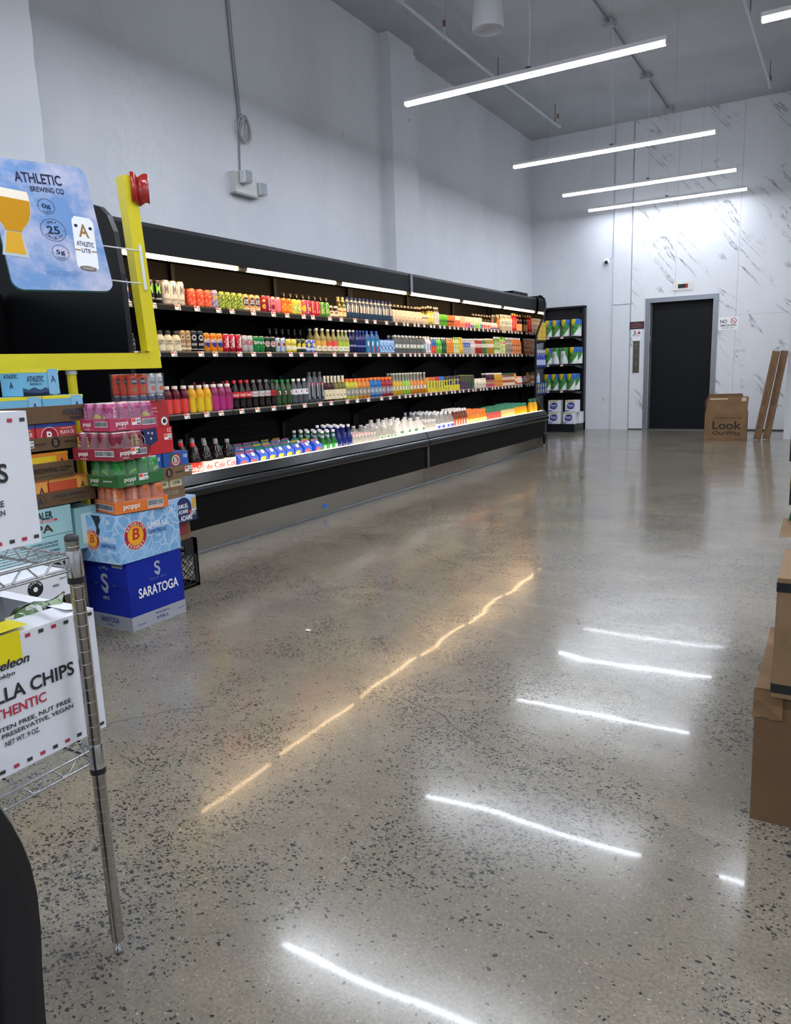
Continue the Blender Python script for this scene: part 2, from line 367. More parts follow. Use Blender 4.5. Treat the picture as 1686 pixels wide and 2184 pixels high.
# ================================================================ PENDANT LIGHTS
m_dn = emit_mat('lamp_diffuser_lower', LAMP_COL, LAMP_DOWN); m_sd = emit_mat('lamp_diffuser_side', LAMP_COL, LAMP_SIDE); m_h = M('e9eaec', .4)
LZ = 3.715; LL = 2.446; m_dn1, m_sd1 = m_dn, m_sd
m_dn2 = emit_mat('lamp_diffuser_lower_dim', LAMP_COL, LAMP_DOWN * .48); m_sd2 = emit_mat('lamp_diffuser_side_dim', LAMP_COL, LAMP_SIDE * .42)
def pendant(name, x0, y, label, cord, group=None):
    m_dn, m_sd = (m_dn2, m_sd2) if y > 13 else (m_dn1, m_sd1)
    t = thing(name, label, 'light', (x0 + LL / 2, y, LZ), group=group); h = LL / 2
    MB().box(-h, h, -.030, .030, .030, .062, m_h).build('housing', t)
    d = MB(); d.add([(x, yy, z) for z in (0, .030) for yy in (-.026, .026) for x in (-h + .006, h - .006)], [(0, 2, 3, 1), (4, 5, 7, 6), (0, 1, 5, 4), (2, 6, 7, 3), (0, 4, 6, 2), (1, 3, 7, 5)], [m_dn, m_sd, m_sd, m_sd, m_sd, m_sd])
    d.build('diffuser', t)
    for sx in (-1, 1):
        MB().box(min(sx * h, sx * (h + .006)), max(sx * h, sx * (h + .006)), -.031, .031, -.002, .063, m_h).build('end_cap', t)
        MB().tube([(sx * (h - .45), 0, .062), (sx * (h - .45), 0, H - LZ)], .0012, M('9a9da2', .4, .8), 5).build('suspension_wire', t)
    if cord:
        pts = [(.04 + .012 * math.sin(i * .8), .012 * math.sin(i * .5), .062 + (H - .05 - LZ - .062) * i / 8) for i in range(9)]
        MB().tube(pts, .0055, M('d8d9db', .5), 6).build('power_cord', t); MB().box(.02, .06, -.016, .016, .062, .085, M('5a5c60', .5)).build('cord_grip', t)
    return t
lab = {13.29: 'farthest and lowest of the four white linear pendant lights in view', 11.90: 'third white linear pendant light from the front, hung between the second and the farthest',
       9.85: 'second white linear pendant light from the front of the photo', 6.973: 'nearest and longest looking white linear pendant light, below the ceiling conduit'}
for y in (13.29, 11.90, 9.85, 6.973): pendant('pendant_light', -3.845, y, lab[y], True)
pendant('pendant_light', -.69, 6.985, 'white linear pendant light cut off by the top right corner of the photo', True)
pendant('pendant_light', -3.845, 4.35, 'white linear pendant light above the frame whose reflection lies on the near floor', True)
for x0, ys in ((-3.845, (1.5, -1.4, -4.2)), (-.69, (4.35, 1.5, -1.4, -4.2)), (2.47, (11.9, 9.85, 6.98, 4.35, 1.5, -1.4, -4.2))):
    for y in ys: pendant('pendant_light', x0, y, 'white linear pendant light of the rows beside and behind the photographed aisle', True, group='pendant lights outside the view')

# ================================================================ CEILING AND WALL FITTINGS
PAINT = M('c4c7cc', .5)
def spr_pipe(name, label, pts, r, joints, rods, heads):
    t = thing(name, label, 'pipe', pts[0])
    L = lambda p: Vector(p) - Vector(pts[0])
    MB().tube([L(p) for p in pts], r, PAINT, 10).build('pipe_run', t)
    j = MB()
    for p, d in joints: q = L(p); j.tube([q - Vector(d) * .05, q + Vector(d) * .05], r * 1.45, PAINT, 10)
    j.build('coupling', t)
    for p in rods: q = L(p); MB().tube([q, (q.x, q.y, H - pts[0][2])], .006, M('6f7276', .5, .6), 6).build('hanger_rod', t)
    for p in heads:
        q = L(p); 
        MB().tube([q, (q.x, q.y, q.z + .10)], r * .75, PAINT, 8).build('riser', t)
        b = MB(); b.lathe([(.012, 0), (.016, .01), (.010, .03), (.014, .04), (.006, .06)], M('8c3a30', .5, .3), 10, c=(q.x, q.y, q.z + .10)); b.lathe([(.022, .06), (.022, .064)], M('7d7f83', .4, .8), 10, c=(q.x, q.y, q.z + .10)); b.build('sprinkler_head', t)
    return t
spr_pipe('sprinkler_pipe', 'white painted sprinkler pipe running under the ceiling beside the left column', [(-4.09, 7.1, 4.85), (-4.09, 9.5, 4.85), (-4.04, 12.3, 4.85)], .021,
         [((-4.09, 8.34, 4.85), (0, 1, 0)), ((-4.09, 7.32, 4.85), (0, 1, 0)), ((-4.04, 12.25, 4.85), (0, 1, 0))], [(-4.09, 9.93, 4.85), (-4.045, 12.1, 4.85)], [(-4.09, 8.36, 4.85), (-4.04, 12.22, 4.85)])
spr_pipe('sprinkler_pipe', 'short white branch pipe joining the sprinkler pipe at the top of the photo', [(-4.06, 7.32, 4.85), (-3.0, 7.32, 4.87), (-1.6, 7.30, 4.9)], .019, [((-4.03, 7.32, 4.85), (1, 0, 0))], [], [])
spr_pipe('sprinkler_pipe', 'white sprinkler pipe hanging at the right above the marble wall', [(-1.11, 8.9, 4.85), (-1.07, 12.35, 4.85)], .021, [((-1.07, 12.3, 4.85), (0, 1, 0))], [(-1.10, 9.9, 4.85), (-1.07, 12.2, 4.85)], [(-1.07, 12.3, 4.80)])
t = thing('electrical_conduit', 'grey conduit with junction boxes on the ceiling feeding the pendant lights', 'conduit', (-2.585, 8.0, H - .035))
MB().tube([(0, -2, 0), (0, 5.30, 0)], .011, M('6d7076', .5, .5), 8).build('conduit_run', t)
for y in (9.68, 11.66, 13.27, 6.97):
    MB().box(-.055, .055, y - 8.055, y - 7.945, -.045, .033, M('a4a7ac', .5)).tube([(-.09, y - 8, -.01), (.09, y - 8, -.01)], .014, M('a4a7ac', .5), 8).build('junction_box', t)
t = thing('ceiling_speaker', 'white bell shaped pendant speaker hanging at the top of the photo', 'speaker', (-2.98, 7.0, 4.20))
MB().lathe([(.142, 0), (.146, .012), (.143, .08), (.128, .22), (.105, .32), (.06, .37), (.02, .39)], M('e4e6ea', .45), 28, cap=False).lathe([(.02, .39), (.001, .391)], M('e4e6ea', .45), 12, cap=False).build('speaker_shell', t)
MB().lathe([(.141, .0), (.132, .012), (.001, .035)], M('b9bcc2', .55), 28, cap=False).build('speaker_grille', t)
MB().tube([(0, 0, .385), (0, 0, H - 4.20)], .006, M('c8cace', .5), 6).build('suspension_cable', t)
# left wall: emergency light, conduit with coil
t = thing('emergency_light', 'white twin head emergency light on the left wall below the coiled cable', 'light', (XW, 5.78, 2.83))
MB().box(0, .07, -.14, .16, .015, .20, M('cfd0cc', .5)).box(.0, .075, -.145, .165, 0, .018, M('9d9f9c', .5)).build('battery_box', t)
for yy, xx, zz in ((-.05, .125, .15), (.225, .07, .095)):
    MB().rbox(xx - .05, xx + .03, yy - .045, yy + .045, zz - .055, zz + .055, M('d9dcde', .4), .015).build('lamp_head', t)
    g = MB(); g.box(xx + .03, xx + .038, yy - .04, yy + .04, zz - .05, zz + .05, M('b9c2c8', .12, .3, coat=.5))
    for i in range(4):
        for k in range(4): g.lathe([(.008, 0), (.002, .008)], M('f2f6f8', .08, .4), 6, c=(xx + .038, yy - .03 + i * .02, zz - .045 + k * .024))
    part(g.build('lens', t), t)
t = thing('surface_conduit', 'thin conduit with a coil of white cable running up the left wall', 'cable', (XW, 5.78, 3.03))
MB().tube([(.012, .0, 0), (.012, .015, .28), (.012, .035, .42), (.012, -.02, 1.2), (.012, -.06, H - 3.03)], .008, M('8e929b', .5), 6).tube([(.024, .012, .30), (.024, .05, .44), (.024, 0, 1.2), (.024, -.035, H - 3.03)], .006, M('a2a5ac', .5), 6).build('cable_run', t)
co = MB()
for k in range(5):
    rr = .088 + .008 * (k % 3); pts = [(.025 + .006 * k, .075 + (rr - .02) * math.cos(a * PI / 9 + k) , .43 + rr * 1.15 * math.sin(a * PI / 9 + k) - .01 * k) for a in range(19)]
    co.tube(pts, .0055, M('b9bab6', .5), 6, cap=False)
co.tube([(.03, .06, .34), (.05, .09, .52), (.04, .11, .38)], .005, M('b9bab6', .5), 6); co.build('cable_coil', t)
# security camera, floor indicator, signs
t = thing('security_camera', 'small white dome security camera on the rear wall', 'camera', (-3.63, D, 2.913))
MB().lathe([(.055, 0), (.055, .02), (.048, .028)], M('e6e8ea', .4), 20).build('camera_base', t).rotation_euler = (PI / 2, 0, 0)
o = MB().lathe([(.046, .0), (.044, .02), (.03, .045), (.001, .052)], M('e6e8ea', .35), 20, cap=False).build('camera_housing', t, loc=(0, -.026, -.008)); o.rotation_euler = (PI / 2, 0, .2)
o = MB().lathe([(.03, .043), (.026, .052), (.001, .06)], M('0a0b0d', .1), 20, cap=False).build('camera_lens', t, loc=(0.003, -.028, -.01)); o.rotation_euler = (PI / 2, 0, .2)
MB().tube([(.04, -.006, .03), (.10, -.006, .08), (.115, -.006, .9), (.11, -.006, 2.15)], .004, M('b8bbc4', .6), 5).build('camera_cable', t)
XA = Vector((1, 0, 0)); ZA = Vector((0, 0, 1)); YA = Vector((0, 1, 0)); YD = D - .012
t = thing('floor_indicator', 'white plate with a dark floor indicator window above the lift door', 'display', (-2.345, YD, 2.335))
MB().box(-.155, .155, -.012, 0, 0, .135, M('ddd9cf', .45)).build('indicator_plate', t)
w_ = MB(); w_.box(-.078, .078, -.016, -.010, .034, .10, M('15131a', .2)); w_.rect((0, -.0166, 0), XA, ZA, .056, .060, .04, .094, M('ff3a30', .4, emis=2.0)); w_.rect((0, -.0166, 0), XA, ZA, .060, .068, .040, .046, M('ff3a30', .4, emis=2.0)); w_.build('display_window', t)
s_ = MB()
for x in (-.122, .122): s_.lathe([(.007, 0), (.007, .004)], STEEL, 8, c=(x, -.012, .066))
s_.build('screw', t)
t = thing('call_panel', 'narrow brushed steel call button panel left of the lift door', 'panel', (-3.083, YD, .995))
MB().box(-.055, .055, -.008, 0, 0, .545, M('77746f', .32, .9)).build('face_plate', t)
for z in (.475, .425, .275, .165, .125): 
    o = MB().lathe([(.017, 0), (.017, .004), (.012, .007)], M('4c4b49', .3, .8), 14).lathe([(.008, .007), (.007, .010)], M('d8d8d4', .3), 10).build('call_button', t, loc=(0, -.008, z)); o.rotation_euler = (PI / 2, 0, 0)
t = thing('notice_sign', 'dark maroon notice plate left of the lift door above the stairs sign', 'sign', (-3.09, YD, 1.742))
g = MB(); g.box(-.13, .13, -.006, 0, 0, .126, M('352426', .45)); g.rect((0, -.0064, 0), XA, ZA, -.115, .115, .02, .11, M('43191f', .5))
for i, tx in enumerate(('ELEVATOR', 'IN CASE OF EMERGENCY', 'USE STAIRS UNLESS', 'OTHERWISE INSTRUCTED')): g.text(tx, (0, -.0068, .100 - i * .024), XA, ZA, .0095, M('b98a84', .6), w=.075 if i == 0 else .19, res=1)
g.build('plate', t)
t = thing('stairs_sign', 'small white stairs sign with a running figure and red flame beside the lift', 'sign', (-3.085, YD, 1.545))
g = MB(); g.box(-.072, .072, -.004, 0, 0, .185, M('eceef0', .45)); F = (0, -.0045, 0); RED = M('c4262c', .5); K = M('17181b', .5)
g.disc((-.030, -.0045, .170), XA, ZA, .008, K, 10); g.poly(F, XA, ZA, ((-.040, .158), (-.022, .160), (-.018, .135), (-.034, .133)), K); g.poly(F, XA, ZA, ((-.052, .152), (-.010, .144), (-.010, .150), (-.050, .158)), K)
g.poly(F, XA, ZA, ((-.034, .134), (-.018, .134), (-.004, .118), (-.008, .113), (-.024, .126)), K); g.poly(F, XA, ZA, ((-.034, .134), (-.026, .134), (-.036, .110), (-.050, .106), (-.050, .112), (-.040, .116)), K)
g.poly(F, XA, ZA, ((-.064, .092), (-.064, .099), (-.048, .099), (-.048, .106), (-.030, .106), (-.030, .113), (.000, .113), (.000, .122), (.006, .122), (.006, .105), (-.024, .105), (-.024, .098), (-.042, .098), (-.042, .092)), K)
g.poly(F, XA, ZA, ((.022, .112), (.042, .104), (.062, .114), (.066, .134), (.052, .152), (.044, .176), (.036, .150), (.020, .134)), RED)
g.text('IN FIRE EMERGENCY', (0, -.0045, .088), XA, ZA, .009, K, w=.12, res=1); g.text('DO NOT USE ELEVATOR', (0, -.0045, .073), XA, ZA, .009, K, w=.13, res=1); g.rect((0, -.0048, 0), XA, ZA, -.06, .06, .028, .056, M('f6f6f6', .5)); g.text('USE STAIRS', (0, -.0052, .042), XA, ZA, .011, RED, w=.08, res=1)
g.build('plate', t)
t = thing('no_smoking_sign', 'white no smoking sign mounted right of the lift door', 'sign', (-1.618, YD, 1.645))
g = MB(); g.box(-.152, .152, -.005, 0, 0, .205, M('f0f1f3', .4)); g.text('NO', (-.072, -.0056, .138), XA, ZA, .058, K, w=.105, bold=.03)
g.text('SMOKING', (0, -.0056, .074), XA, ZA, .032, K, w=.245, bold=.04); g.text('STATE LAW', (0, -.0056, .033), XA, ZA, .019, K, w=.18, bold=.03)
g.ring((.078, -.0056, .142), XA, ZA, .036, .047, RED); g.rect((.072, -.0054, .138), XA, ZA, -.026, .020, -.004, .004, K); a = math.radians(-45); ux = Vector((math.cos(a), 0, math.sin(a))); uz = Vector((-math.sin(a), 0, math.cos(a)))
g.rect((.078, -.0058, .142), ux, uz, -.038, .038, -.005, .005, RED); g.build('plate', t)

# ================================================================ REFRIGERATED CASES
CASE = M('0a0b0d', .45, spec=.25); CASE2 = M('050506', .4, spec=.25); INNER = M('070708', .55, spec=.2); SHELF = M('0a0a0b', .45, spec=.25); MIRROR = M('b4b8bd', .03, 1.0); KICK = M('a8a59d', .14, 1.0)
m_tube = emit_mat('case_tube', TUBE_COL, TUBE); m_ledge = emit_mat('case_ledge_strip', LEDGE_COL, LEDGE)
SZ = {1: 1.650, 2: 1.338, 3: .910}; XF = -3.935; DECK = .43
def case(y0, label, tagseed):
    t = thing('refrigerated_case', label, 'refrigerator', (-4.2, y0, 0)); L = 3.66; X = lambda x: x + 4.2
    rr = random.Random(tagseed)
    def PR(name, pts, m, a=0.0, b=L, **k): return MB().prism([(X(x), z) for x, z in pts], a, b, m, ax='y', **k).build(name, t)
    PR('base', [(-4.75, .05), (-4.75, DECK), (-3.66, DECK), (-3.625, .50), (-3.60, .50), (-3.60, .17), (-3.70, .17), (-3.70, .05)], CASE2, .012, L - .012)
    PR('lower_panel', [(-3.60, .168), (-3.592, .172), (-3.585, .40), (-3.60, .40)], M('050506', .55, spec=.15), .03, L - .03)
    PR('kick_plate', [(-3.66, 0), (-3.66, .168), (-3.622, .168), (-3.622, 0)], KICK, 0, L)
    PR('kick_trim', [(-3.622, 0), (-3.622, .016), (-3.600, .010), (-3.600, 0)], M('6e7274', .4, .5), 0, L)
    # bumper: rounded rail along the front
    bp = [(X(-3.600), .385)] + [(X(-3.585) + .045 * math.cos(math.radians(a)), .433 + .045 * math.sin(math.radians(a))) for a in range(-90, 91, 15)] + [(X(-3.600), .478)]
    MB().prism(bp, .004, L - .004, M('08080a', .2, spec=.5), ax='y', smooth=True).build('bumper', t)
    PR('front_riser', [(-3.612, .478), (-3.556, .478), (-3.594, .536), (-3.606, .540), (-3.612, .536)], M('141518', .22, .3), .004, L - .004)
    o = MB().box(X(-3.656), X(-3.612), .02, L - .02, .505, .538, m_ledge).build('ledge_light', t)
    PR('deck', [(-4.45, DECK), (-4.45, DECK + .004), (-3.66, DECK + .004), (-3.66, DECK)], M('3b3c3f', .35, .5))
    # back, ceiling, canopy
    bk = MB(); bk.box(X(-4.75), X(-4.46), 0, L, DECK, 2.10, INNER)
    for z in (.62, .74, 1.02, 1.22, 1.44, 1.78): bk.box(X(-4.462), X(-4.458), .03, L - .03, z, z + .006, M('050506', .6))
    bk.build('back_panel', t)
    PR('canopy', [(-4.75, 2.10), (-3.745, 2.10), (-3.745, 1.935), (-3.80, 1.930), (-4.46, 2.02), (-4.75, 2.02)], M('0d0c0b', .55, spec=.2))
    PR('canopy_fascia', [(-3.745, 1.925), (-3.728, 1.925), (-3.726, 2.08), (-3.735, 2.105), (-3.745, 2.105)], M('0d0e11', .5, spec=.2), .012, L - .012)
    for k in range(3):
        a = k * 1.22 + .055; MB().tube([(X(-3.757), a + (.12 if y0 < 5 and k == 0 else 0), 1.912), (X(-3.757), a + 1.12, 1.912)], .0125, m_tube, 8).build('light_tube', t)
        MB().box(X(-3.775), X(-3.74), a - .05, a - .004, 1.90, 1.93, M('6a5c4e', .5)).box(X(-3.775), X(-3.74), a + 1.124, a + 1.165, 1.90, 1.93, M('6a5c4e', .5)).build('lamp_holder', t)
    for k in range(4):
        u = MB(); yy = min(max(k * 1.22, .02), L - .02); u.box(X(-4.462), X(-4.435), yy - .018, yy + .018, DECK, 2.02, M('08090a', .5))
        for i in range(40): u.box(X(-4.436), X(-4.4335), yy - .004, yy + .004, .45 + i * .039, .47 + i * .039, M('2f3033', .5))
        u.build('slotted_upright', t)
    for s in (1, 2, 3):
        for k in range(3):
            z = SZ[s]; sh = MB(); a = k * 1.22 + .004; b = a + 1.212
            sh.box(X(-4.44), X(-3.945), a, b, z - .022, z - .001, SHELF); 
            for yy in (a + .004, b - .010): sh.add([(X(-4.44), yy, z - .02), (X(-4.02), yy, z - .02), (X(-4.36), yy, z - .15), (X(-4.44), yy, z - .19), (X(-4.44), yy + .006, z - .02), (X(-4.02), yy + .006, z - .02), (X(-4.36), yy + .006, z - .15), (X(-4.44), yy + .006, z - .19)],
                                             [(0, 1, 2, 3), (7, 6, 5, 4), (0, 4, 5, 1), (1, 5, 6, 2), (2, 6, 7, 3)], M('08090a', .5))
            so = sh.build('shelf', t)
            ro = MB().prism([(X(-3.945), z - .034), (X(-3.932), z - .036), (X(-3.926), z - .006), (X(-3.934), z + .004), (X(-3.945), z + .004)], a, b, M('1d1c1b', .4), ax='y').build('price_rail', so)
            n = 6 if y0 < 5 else 10
            for i in range(n):
                yy = a + (i + .5 + rr.uniform(-.22, .22)) * 1.2 / n; tg = MB(); wv = .052 if y0 < 5 else .04
                O = (X(-3.9255), yy, z - .0145); ux = Vector((0, 1, 0)); uz = Vector((-.18, 0, .98)).normalized()
                tg.add([Vector(O) + ux * aa + uz * bb + Vector((dd, 0, 0)) for dd in (.0, .0022) for aa, bb in ((-wv / 2, -.018), (wv / 2, -.018), (wv / 2, .018), (-wv / 2, .018))], [(3, 2, 1, 0), (4, 5, 6, 7), (0, 1, 5, 4), (1, 2, 6, 5), (2, 3, 7, 6), (3, 0, 4, 7)], TAGW)
                tg.rect(Vector(O) + Vector((.0026, 0, 0)), ux, uz, -wv / 2 + .002, .002, .002, .016, TAGO); tg.rect(Vector(O) + Vector((.0026, 0, 0)), ux, uz, .006, wv / 2 - .004, .001, .009, M('5b5856', .6)); tg.rect(Vector(O) + Vector((.0026, 0, 0)), ux, uz, .004, wv / 2 - .004, -.014, -.008, M('3c3a39', .6))
                tg.build('price_tag', so)
    return t
c1 = case(3.07, 'near half of the long black refrigerated drinks case, ending at the chrome joint', 5)
c2 = case(6.735, 'far half of the long black refrigerated drinks case, with the curved mirror end', 8)
# joint strips belong to the far case
X = lambda x: x + 4.2
MB().box(X(-3.735), X(-3.718), .0, .045, 1.925, 2.10, M('a9adb2', .25, .9)).build('joint_strip', c2); MB().box(X(-3.60), X(-3.578), .0, .045, .165, .395, M('6b6f73', .3, .9)).build('joint_strip', c2)
# far end wall: dark outer rim, mirror inner face
def endprof(k=0.0):
    p = [(-4.75, .0 + k), (-3.74, .0 + k), (-3.62, .05 + k), (-3.61, .12)]
    p += [(-3.600, .43), (-3.612, .50), (-3.66, .575), (-3.725, .665), (-3.752, .74), (-3.752, 1.50), (-3.742, 1.60), (-3.69, 1.74), (-3.635, 1.85), (-3.615, 1.93), (-3.61, 2.02), (-3.625, 2.09), (-3.66, 2.125), (-3.70, 2.135), (-4.75, 2.135)]
    return p
ep = [(X(a), z) for a, z in endprof()]
MB().prism(ep, 3.695, 3.735, M('1a1c20', .3, coat=.3), ax='y').build('end_wall', c2)
ip = [(X(a) - (.018 if a > -4.7 else 0), z * .985 + .012) for a, z in endprof()]
MB().prism(ip, 3.690, 3.696, M('8f9194', .03, 1.0), ax='y').build('mirror_panel', c2)
rim = [(X(a), 3.695, z) for a, z in endprof()[2:-1]]
MB().tube([(x, y - .002, z) for x, y, z in rim], .012, BLK_GLOSS, 8).build('rim_moulding', c2)
MB().box(X(-3.61), X(-3.59), 3.60, 3.685, .20, .40, M('73777b', .3, .9)).tube([(X(-3.58), 3.59 + .05 - .05 * math.cos(a * PI / 8), .20 - .10 * math.sin(a * PI / 8)) for a in range(9)], .006, BLK_GLOSS, 6).build('corner_guard', c2)
MB().box(X(-4.2), X(-3.86), 3.10, 3.66, 2.10, 2.175, M('08080a', .6, spec=.2)).build('control_box', c2)
# near end wall: tall plain black panel with a rounded top corner
ne = [(-4.98, 0), (-3.53, 0), (-3.528, 1.4), (-3.535, 1.75), (-3.56, 1.98), (-3.60, 2.07), (-3.66, 2.125), (-3.74, 2.15), (-4.98, 2.16)]
MB().prism([(X(a), z) for a, z in ne], -.045, -.01, M('08080a', .34, spec=.35), ax='y').build('end_wall', c1)
tag(MB().box(0, .002, -.028, .028, 0, .034, M('2f6fd0', .6)).build('blue_tape', loc=(-3.6215, 4.98, .058)), 'small blue tape square stuck on the kick plate of the drinks case', 'tape')

# ================================================================ DRINKS ON THE SHELVES
# shelf (4 = bottom deck), start y, end y, count, height, style
TABLE = [(1,3.393,3.428,1,0.142,'can_blueyellow'), (1,3.522,3.718,3,0.152,'can_black_green'), (1,3.722,3.920,3,0.161,'can_white_claw'), (1,3.956,4.184,3,0.125,'can_coral'), 
    (1,4.182,4.251,1,0.129,'can_violet'), (1,4.251,4.514,4,0.125,'can_lime'), (1,4.514,4.718,3,0.124,'can_cream_navy'), (1,4.730,4.787,1,0.128,'can_pink_yellow'), 
    (1,4.787,4.842,1,0.129,'can_maroon_word'), (1,4.842,4.902,1,0.126,'can_pink_berry'), (1,4.902,4.976,1,0.127,'can_pink_plain'), (1,4.976,5.115,2,0.125,'can_orange_slice'), 
    (1,5.115,5.249,2,0.124,'can_yellowlime'), (1,5.249,5.316,1,0.127,'can_pink_pine'), (1,5.316,5.379,1,0.127,'can_magenta'), (1,5.379,5.517,2,0.126,'can_red_dot'), 
    (1,5.517,5.651,2,0.124,'can_green_lime'), (1,5.651,5.805,2,0.103,'btl_brown_white'), (1,5.783,5.928,2,0.189,'btl_olive_cream'), (1,5.928,6.766,12,0.198,'btl_blue_swoosh'), 
    (1,6.759,7.398,9,0.127,'crt_cream'), (1,7.398,7.533,3,0.106,'crt_cream_short'), (1,7.533,7.665,2,0.204,'tea_yellow'), (1,7.665,7.789,3,0.199,'tea_lilac'), 
    (1,7.789,8.000,4,0.129,'crt_green'), (1,8.000,8.183,3,0.128,'crt_orange'), (1,8.183,8.322,2,0.128,'crt_coral'), (1,8.322,8.468,2,0.131,'crt_coral_pale'), 
    (1,8.468,8.617,2,0.131,'crt_pink'), (1,8.617,8.748,2,0.131,'crt_blue'), (1,8.748,8.887,2,0.133,'crt_lightgreen'), (1,8.887,8.996,1,0.135,'crt_teal'), 
    (1,9.011,9.268,4,0.090,'yog_red'), (1,9.278,9.496,4,0.089,'yog_blue'), (1,9.496,9.620,1,0.182,'tea_tan'), (1,9.620,10.032,7,0.212,'wtr_white'), 
    (1,10.032,10.213,2,0.245,'jce_red'), (1,10.213,10.415,2,0.236,'jce_tan'), (2,3.379,3.444,2,0.117,'latte_dark'), (2,3.592,3.635,1,0.140,'latte_green'), 
    (2,3.635,3.849,3,0.142,'latte_cream'), (2,3.839,3.942,2,0.146,'can_tan_boss'), (2,3.942,4.066,2,0.146,'can_black_boss'), (2,4.066,4.266,3,0.135,'can_orange_word'), 
    (2,4.266,4.471,3,0.133,'can_red_script'), (2,4.471,4.604,2,0.127,'can_silver_red'), (2,4.604,4.738,2,0.124,'can_green_word'), (2,4.738,4.876,2,0.122,'can_dkgreen_shield'), 
    (2,4.878,5.008,2,0.118,'can_silverblue'), (2,5.008,5.153,2,0.111,'can_yellow_white'), (2,5.153,5.282,2,0.111,'can_dkgreen_yellow'), 
    (2,5.282,5.418,2,0.109,'can_violet_yellow'), (2,5.418,5.592,2,0.212,'gls_yellow'), (2,5.592,5.762,2,0.208,'gls_coral'), (2,5.762,5.948,3,0.207,'gls_lime'), 
    (2,5.948,6.069,2,0.212,'gls_navy_white'), (2,6.069,6.237,3,0.212,'gls_navy'), (2,6.237,6.501,3,0.213,'pet_flower'), (2,6.501,6.778,4,0.136,'crt_sky'), 
    (2,6.778,7.409,8,0.186,'pet_clear_a'), (2,7.409,7.454,1,0.185,'pet_clear_b'), (2,7.454,7.595,2,0.186,'pet_white_violet'), (2,7.595,7.717,2,0.180,'pet_redblue'), 
    (2,7.717,7.851,2,0.182,'pet_green'), (2,7.851,7.980,2,0.183,'pet_dkgreen'), (2,7.980,8.162,3,0.183,'pet_orange'), (2,8.162,8.312,3,0.194,'pet_palelime'), 
    (2,8.312,8.411,2,0.195,'pet_yellow'), (2,8.411,8.628,4,0.182,'pet_bluetop'), (2,8.628,8.764,3,0.186,'pet_clear_red'), (2,8.764,8.983,5,0.189,'pet_red'), 
    (2,8.983,9.121,3,0.193,'pet_leaf'), (2,9.121,9.376,4,0.199,'pet_amber'), (2,9.376,9.590,4,0.226,'pet_pattern_green'), (2,9.590,9.783,3,0.228,'pet_pattern_pink'), 
    (2,9.783,10.028,4,0.224,'pet_pattern_grey'), (2,10.028,10.372,5,0.226,'pet_pattern_orange'), (3,3.652,3.887,3,0.197,'vit_red'), (3,3.887,4.109,3,0.196,'vit_yellow'), 
    (3,4.109,4.332,3,0.198,'vit_magenta'), (3,4.334,4.550,3,0.219,'cola_red'), (3,4.550,4.778,3,0.218,'cola_silver'), (3,4.778,4.849,1,0.215,'cola_black'), 
    (3,4.835,5.059,3,0.211,'soda_green'), (3,5.059,5.283,3,0.213,'soda_clear'), (3,5.283,5.512,3,0.265,'pet_darklabel'), (3,5.512,5.672,3,0.227,'wine_red'), 
    (3,5.672,5.864,3,0.226,'wine_white'), (3,5.864,6.071,3,0.193,'gat_yellow'), (3,6.071,6.286,3,0.193,'gat_orange'), (3,6.286,6.505,3,0.196,'gat_blue'), 
    (3,6.505,6.722,3,0.194,'gat_red'), (3,6.731,6.926,3,0.228,'jar_yellow'), (3,6.926,7.099,3,0.227,'jar_green'), (3,7.099,7.475,5,0.228,'jar_orange'), 
    (3,7.483,7.625,2,0.169,'pch_coral'), (3,7.625,7.745,2,0.170,'pch_red'), (3,7.745,7.877,2,0.172,'pch_blue'), (3,7.877,8.008,2,0.171,'pch_dark'), 
    (3,8.008,8.299,4,0.174,'pch_navy'), (3,8.299,8.509,4,0.175,'box_purple'), (3,8.509,8.707,4,0.171,'box_dkgreen'), (3,8.758,9.109,7,0.124,'crt_ivory'), 
    (3,9.117,9.386,5,0.185,'crt_berry'), (3,9.386,9.656,5,0.182,'crt_mango'), (3,9.670,10.108,8,0.172,'btl_stripe'), (3,10.118,10.224,1,0.166,'jce_mango'), 
    (3,10.231,10.415,3,0.119,'yog_white'), (4,3.593,3.700,1,0.293,'coke2_red'), (4,3.700,3.809,1,0.291,'coke2_white'), (4,3.813,4.037,2,0.291,'coke2_diet'), 
    (4,4.037,4.260,2,0.184,'gab_red'), (4,4.260,4.789,5,0.194,'gab_yellow'), (4,4.789,5.081,2,0.195,'gab_pink'), (4,5.063,5.301,3,0.254,'gls_green'), 
    (4,5.301,5.534,3,0.280,'gls_deepblue'), (4,5.534,5.946,8,0.176,'mini_clear'), (4,5.946,6.326,3,0.220,'jug_clear'), (4,6.326,6.908,4,0.250,'jug_white'), 
    (4,6.908,7.161,5,0.211,'mini_white'), (4,7.170,7.606,4,0.272,'big_clear'), (4,7.606,7.948,5,0.285,'tea_brown'), (4,7.948,8.514,6,0.244,'jce_orange'), 
    (4,8.514,8.967,6,0.226,'grn_pink'), (4,8.967,9.427,6,0.233,'grn_cream'), (4,9.427,9.898,6,0.242,'grn_orange'), (4,10.013,10.357,2,0.282,'jug_yellow'), ]
A0 = -16.0     # printed fronts are turned a little towards the entrance
